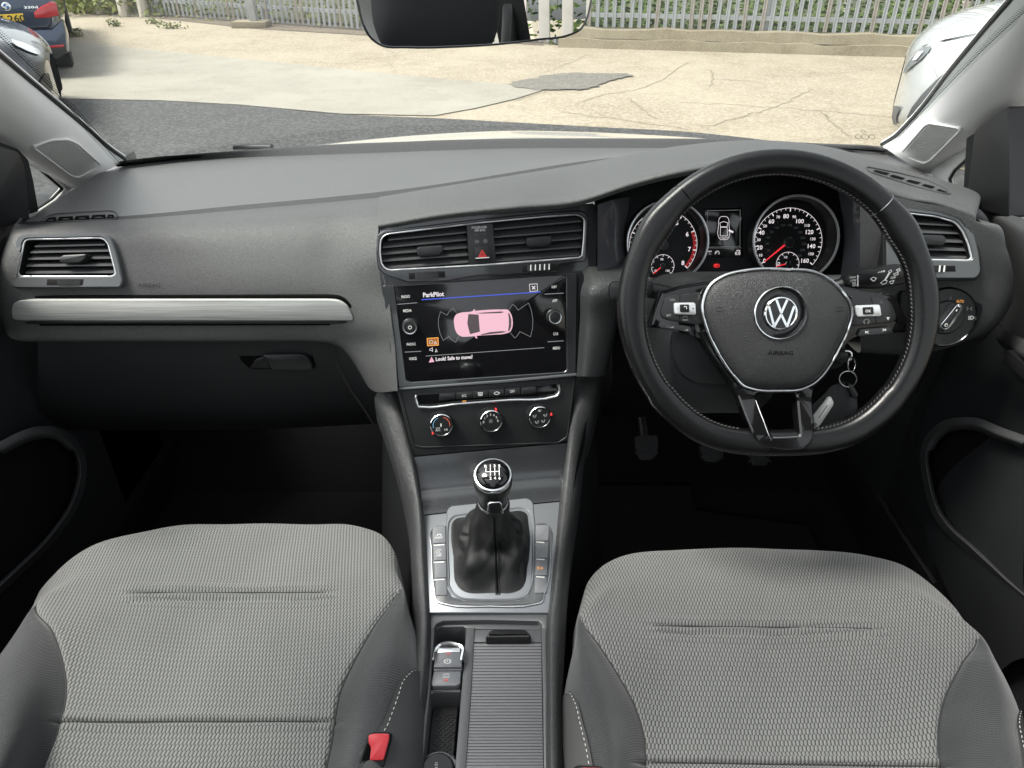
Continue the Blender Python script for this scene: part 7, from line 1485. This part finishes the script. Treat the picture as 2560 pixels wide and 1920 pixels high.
def pocket(t, pk, x, side):
    """moulded rim round the speaker pocket: a rounded lip and a slope running in"""
    P_ = [Vector(q) for q in herm(pk, 4)]; n = len(P_); rows = [[], [], [], [], []]; c_ = Vector((2600 if side > 0 else -40, 1250))
    for i, p in enumerate(P_):
        tn = (P_[min(i + 1, n - 1)] - P_[max(i - 1, 0)]).normalized(); nn = Vector((-tn.y, tn.x)); nn = nn if nn.dot(c_ - p) > 0 else -nn
        wd = 20 if p.y < 1120 else 10
        for r, (k, dx) in zip(rows, ((-12, .010), (0, .002), (.35, .0), (.7, .003), (1, .022))): q = p + nn * (k if k < 0 else k * wd); r.append(PX(q.x, q.y, x + side * dx))
    patch('pocket_rim', rows, M['door'], t, 1, 4)
    inn = rows[-1] + [PX(c_.x + side * 200, 1600, x + side * .022), PX(c_.x + side * 200, 1150, x + side * .022)]
    mk('speaker_mesh', inn, [tuple(range(len(inn)))], M['carpet'], t, smooth=False)
pocket(dR, pkR, .722, 1)
tube('door_seal', [PX(u, v, .69) for u, v in [tuple(q) for q in herm(cv(cDR, [(245, 1000), (330, 1150), (420, 1290), (520, 1440), (600, 1560)]), 4)]], .004, M['black'], dR, False, 6)
tag(box('window_switch', PX(2556, 912, .70), (.02, .05, .02), M['black'], None, .004), 'black window switch block on the right door armrest', 'switch')
dL = door('door_trim_panel', 'dark door trim with speaker pocket, left edge of the picture', -1)
rows = [rx([(78, 545, -.72), (40, 555, -.715), (-60, 590, -.70), (-200, 640, -.69)]), rx([(60, 580, -.72), (20, 600, -.70), (-60, 640, -.68), (-200, 700, -.67)]), rx([(20, 680, -.72), (-10, 690, -.70), (-80, 730, -.68), (-200, 790, -.67)]), rx([(5, 820, -.73), (-30, 840, -.71), (-90, 880, -.69), (-200, 930, -.68)])]
patch('upper_panel', rows, M['door'], dL, 6, 6)
box('lower_wall', (-.755, .55, .50), (.03, 1.5, .62), M['door_dark'], dL, .005)
pkL = cv(cS1, [(-200, 200), (-80, 140), (0, 110), (100, 60), (180, 35), (260, 35), (330, 70), (380, 140), (395, 210), (385, 300), (350, 400), (300, 480), (230, 570), (120, 680), (0, 790), (-150, 930)])
pocket(dL, pkL, -.70, -1)
# ------------------------------------------------------------------ bonnet and wiper
M['white_paint'] = carpaint('white_car_paint', (.72, .73, .71), 0)
bnt = thing('bonnet', 'strip of white car bonnet just beyond the dashboard', 'bonnet', (0, 1.8, .8))
bp = [[Vector((x * k, y - c * x * x, z - (.05 if x < 0 else .03) * abs(x) ** 2.2)) for x in (-.75, -.6, -.4, -.15, 0, .2, .45, .62, .75)] for k, y, z, c in ((1, 1.50, .918, .12), (1, 1.9, .849, .16), (.98, 2.3, .757, .22), (.93, 2.42, .71, .26), (.9, 2.46, .66, .28), (.9, 2.47, .5, .28))]
for r in bp:
    for p in r: p.z -= .028 * max(0, -p.x) ** 1.0
patch('panel', bp, M['white_paint'], bnt, 5, 6)
wpr = thing('windscreen_wiper', 'black wiper arm lying at the windscreen foot, left', 'wiper', PY(615, 372, 1.46))
wp = [PY(u, v, y) for u, v, y in ((585, 369, 1.49), (600, 368, 1.49), (640, 369, 1.48), (680, 369, 1.47), (900, 364, 1.47), (1250, 356, 1.46))]
tube('arm', wp[:4], .007, M['black'], wpr, False, 8); tube('blade', [p + Vector((0, .0, -.006)) for p in wp[2:]], .005, M['black'], wpr, False, 8)
# ------------------------------------------------------------------ rear-view mirror
mc = PY(1190, 40, .80); mc.z += .005
mN = Vector((.268, -.965, .050)).normalized(); FM = Fr(mc, (1, .27, 0), mN)
mr = thing('rear_view_mirror', 'frameless look rear view mirror hanging at the top, reflecting the headrest', 'mirror', mc + Vector((0, .04, .06)))
mo = FM.ls(cv(cT2, [(75, -120), (95, 40), (130, 170), (175, 245), (235, 288), (400, 303), (700, 300), (1000, 282), (1250, 252), (1450, 222), (1520, 185), (1560, 110), (1585, 0), (1600, -140)]))
mo = mo + FM.ls(cv(cT2, [(1560, -230), (1400, -260), (800, -280), (200, -250), (100, -210)]))
mo = resamp(sclosed(mo, 4), 160)
loops('shell', FM, [(mo, .002), (offs(mo, -.0012), .0), (offs(mo, -.001), -.006), (offs(mo, .006), -.03), (offs(mo, .02), -.045)], M['black'], mr, cap1=True)
mk('mirror_glass', [FM.W(x, y, .0015) for x, y in offs(mo, .0008)], [tuple(range(160))], M['mirror'], mr, smooth=False)
tube('rim', [FM.W(x, y, .0015) for x, y in mo], .0011, M['grey_gloss'], mr, True, 6)
tube('stem', [FM.W(0, .0, -.04), FM.W(0, .05, -.06), FM.W(.0, .09, -.05)], .012, M['black'], mr, False, 10)
# ------------------------------------------------------------------ cabin shell
def shell(nm, lab, cat): return thing(nm, lab, cat, (0, 0, .3))
fl = mk('cabin_floor', [(-.76, -1.5, .22), (.76, -1.5, .22), (.76, 1.25, .24), (.76, 1.55, .55), (-.76, 1.55, .55), (-.76, 1.25, .24)], [(0, 1, 2, 5), (5, 2, 3, 4)], M['carpet'], None, smooth=False); fl['kind'] = 'structure'
bh = mk('bulkhead', [(-.8, 1.52, .22), (.8, 1.52, .22), (.8, 1.50, .80), (-.8, 1.50, .80)], [(0, 1, 2, 3)], M['carpet'], None, smooth=False); bh['kind'] = 'structure'
for sx in (-1, 1):
    o = box('sill', (sx * .77, .1, .25), (.10, 3.0, .16), M['carpet'], None, .01); o['kind'] = 'structure'
    o = box('kick_panel', (sx * .765, 1.31, .55), (.05, .42, .72), M['dash_dark'], None, .01); o['kind'] = 'structure'
fm = mk('floor_mat', [Vector(p) for p in ((.14, .62, .256), (.62, .62, .256), (.62, 1.12, .262), (.40, 1.16, .27), (.40, 1.22, .285), (.15, 1.22, .285))], [tuple(range(6))], M['mat'], None, smooth=False); tag(fm, 'black carpet floor mat in the driver footwell', 'floor mat')
tube_edge = tube('mat_edge', [Vector(p) for p in ((.14, .62, .258), (.15, 1.22, .288), (.40, 1.22, .288), (.40, 1.16, .272), (.62, 1.12, .265), (.62, .62, .258))], 0.003, M['void'], fm, False, 6)
# roof: headliner with glass panel added to let skylight in, header, cant rails
rf_ = thing('roof', 'pale roof lining with an added glass panel for skylight above the seats', 'roof', (0, 0, 1.42))
RO = ((-.60, .58), (.62, .58), (.60, -1.45), (-.58, -1.45)); RI = ((-.44, .44), (.46, .44), (.46, -.95), (-.44, -.95))
V = [(x, y, 1.425) for x, y in RO] + [(x, y, 1.43) for x, y in RI] + [(x, y, 1.455) for x, y in RI] + [(x, y, 1.46) for x, y in RO]
Fc = []
for i in range(4):
    j = (i + 1) % 4; Fc += [(i, j, 4 + j, 4 + i), (4 + i, 4 + j, 8 + j, 8 + i), (8 + i, 8 + j, 12 + j, 12 + i)]
mk('lining', V, Fc, M['liner'], rf_, sharp=20); mk('added_glass_panel', [(x, y, 1.45) for x, y in RI], [(0, 1, 2, 3)], M['fill_glass'], rf_, smooth=False)
for sx, x0 in ((-1, -.60), (1, .62)):
    tube('cant_rail', [Vector((x0 * 1.0, .62, 1.40)), Vector((x0 * 1.02, .2, 1.425)), Vector((x0, -.6, 1.43)), Vector((x0 * .96, -1.4, 1.40))], .035, M['liner'], rf_, False, 8)
# B pillars, side glass, rear
for sx, lab in ((-1, 'left'), (1, 'right')):
    bpz = thing('centre_pillar', f'dark centre pillar with belt guide on the {lab} side of the cabin', 'pillar', (sx * .72, -.28, .3), 'centre pillars')
    patch('cover', [[Vector((sx * .73, y, z)) + Vector((sx * (-.10 * max(0, z - .9) / .5), 0, 0)) for z in (.25, .6, .95, 1.2, 1.42)] for y in (-.36, -.33, -.24, -.20)], M['black'], bpz, 4, 3)
    plate('belt_guide', Fr(Vector((sx * .665, -.28, 1.18)), (0, sx, 0), (-sx, 0, .1)), rrect(0, 0, .05, .14, .015), -.01, .012, M['black'], bpz, .004)
    sw_ = thing('side_window', f'clear door windows on the {lab} side of the cabin', 'window', (sx * .74, .3, .95), 'door windows')
    for (y0, y1) in ((1.02, -.20), (-.36, -1.15)):
        mk('pane', [Vector((sx * .745, y0, .95)), Vector((sx * .745, y1, .95)), Vector((sx * .63, y1, 1.40)), Vector((sx * .64, max(y1 + .2, min(y0, .58)), 1.40))], [(0, 1, 2, 3)], M['glass'], sw_, smooth=False)
    rd = box('rear_door_trim', (sx * .77, -.75, .60), (.04, 0.9, .72), M['door_dark'], None, .01); tag(rd, f'dark rear door trim on the {lab} side', 'door trim')
    q = thing('rear_quarter_trim', f'pale rear quarter trim on the {lab} side', 'pillar trim', (sx * .7, -1.3, .9), 'rear quarter trims')
    patch('cover', [[Vector((sx * .745, y, .93)), Vector((sx * .70, y, 1.15)), Vector((sx * .60, y, 1.42))] for y in (-1.15, -1.3, -1.5)], M['liner'], q, 4, 3)
rs = thing('rear_bench', 'grey rear bench behind the front seats', 'seat', (0, -.9, .3))
box('cushion', (0, -.75, .42), (1.25, .5, .22), M['side_fabric'], rs, .04); box('backrest', (0, -1.08, .72), (1.25, .16, .62), M['side_fabric'], rs, .04, Matrix.Rotation(radians(18), 3, 'X'))
tg = thing('tailgate', 'tailgate with rear window closing the cabin', 'tailgate', (0, -1.6, .5))
box('lower', (0, -1.58, .62), (1.45, .05, .75), M['door_dark'], tg, .01); mk('pane', [(-.62, -1.62, 1.0), (.62, -1.62, 1.0), (.56, -1.46, 1.40), (-.56, -1.46, 1.40)], [(0, 1, 2, 3)], M['glass'], tg, smooth=False)
# ------------------------------------------------------------------ board fence seen in the mirror, right rear
bf = thing('board_fence', 'pale wide board fence with a pipe rail, seen in the mirror', 'fence', (4.6, -5.4, 0))
M['board'] = plain('weathered_board', (.50, .46, .41), .85, var=.25, vscale=6)
a = Vector((7.6, -1.2, 0)); b = Vector((1.6, -9.6, 0)); d = (b - a).normalized(); L = (b - a).length; ang = atan2(d.y, d.x)
me = None
for i in range(int(L / .26)):
    if me is None:
        o = box('board', (0, 0, 0), (.12, .03, 1.9), M['board'], None, .004); me = o.data; bpy.data.objects.remove(o)
    o = bpy.data.objects.new('board', me); link(o, bf); o.location = a + d * (.26 * (i + .5)) + Vector((0, 0, 1.0)); o.rotation_euler = (0, 0, ang)
n_ = Vector((-d.y, d.x, 0)); n_ = n_ if n_.dot(Vector((0, 0, 0)) - a) > 0 else -n_
tube('pipe_rail', [a + n_ * .10 + Vector((0, 0, .75)), b + n_ * .10 + Vector((0, 0, .75))], .07, M['galv'], bf, False, 12)
for i in range(4): box('bracket', a + d * (L * (i + .5) / 4) + n_ * .1 + Vector((0, 0, .75)), (.03, .17, .17), M['galv'], bf, .005, Matrix.Rotation(ang, 3, 'Z'))
sp_ = [a + d * random.uniform(0, L) - n_ * random.uniform(.12, .9) + Vector((0, 0, random.uniform(.1, 2.2))) for _ in range(7000)]
leaves('hedge_leaves', sp_, M['leaf'], 'green hedge leaves behind the board fence', 'hedge', size=(.06, .14))
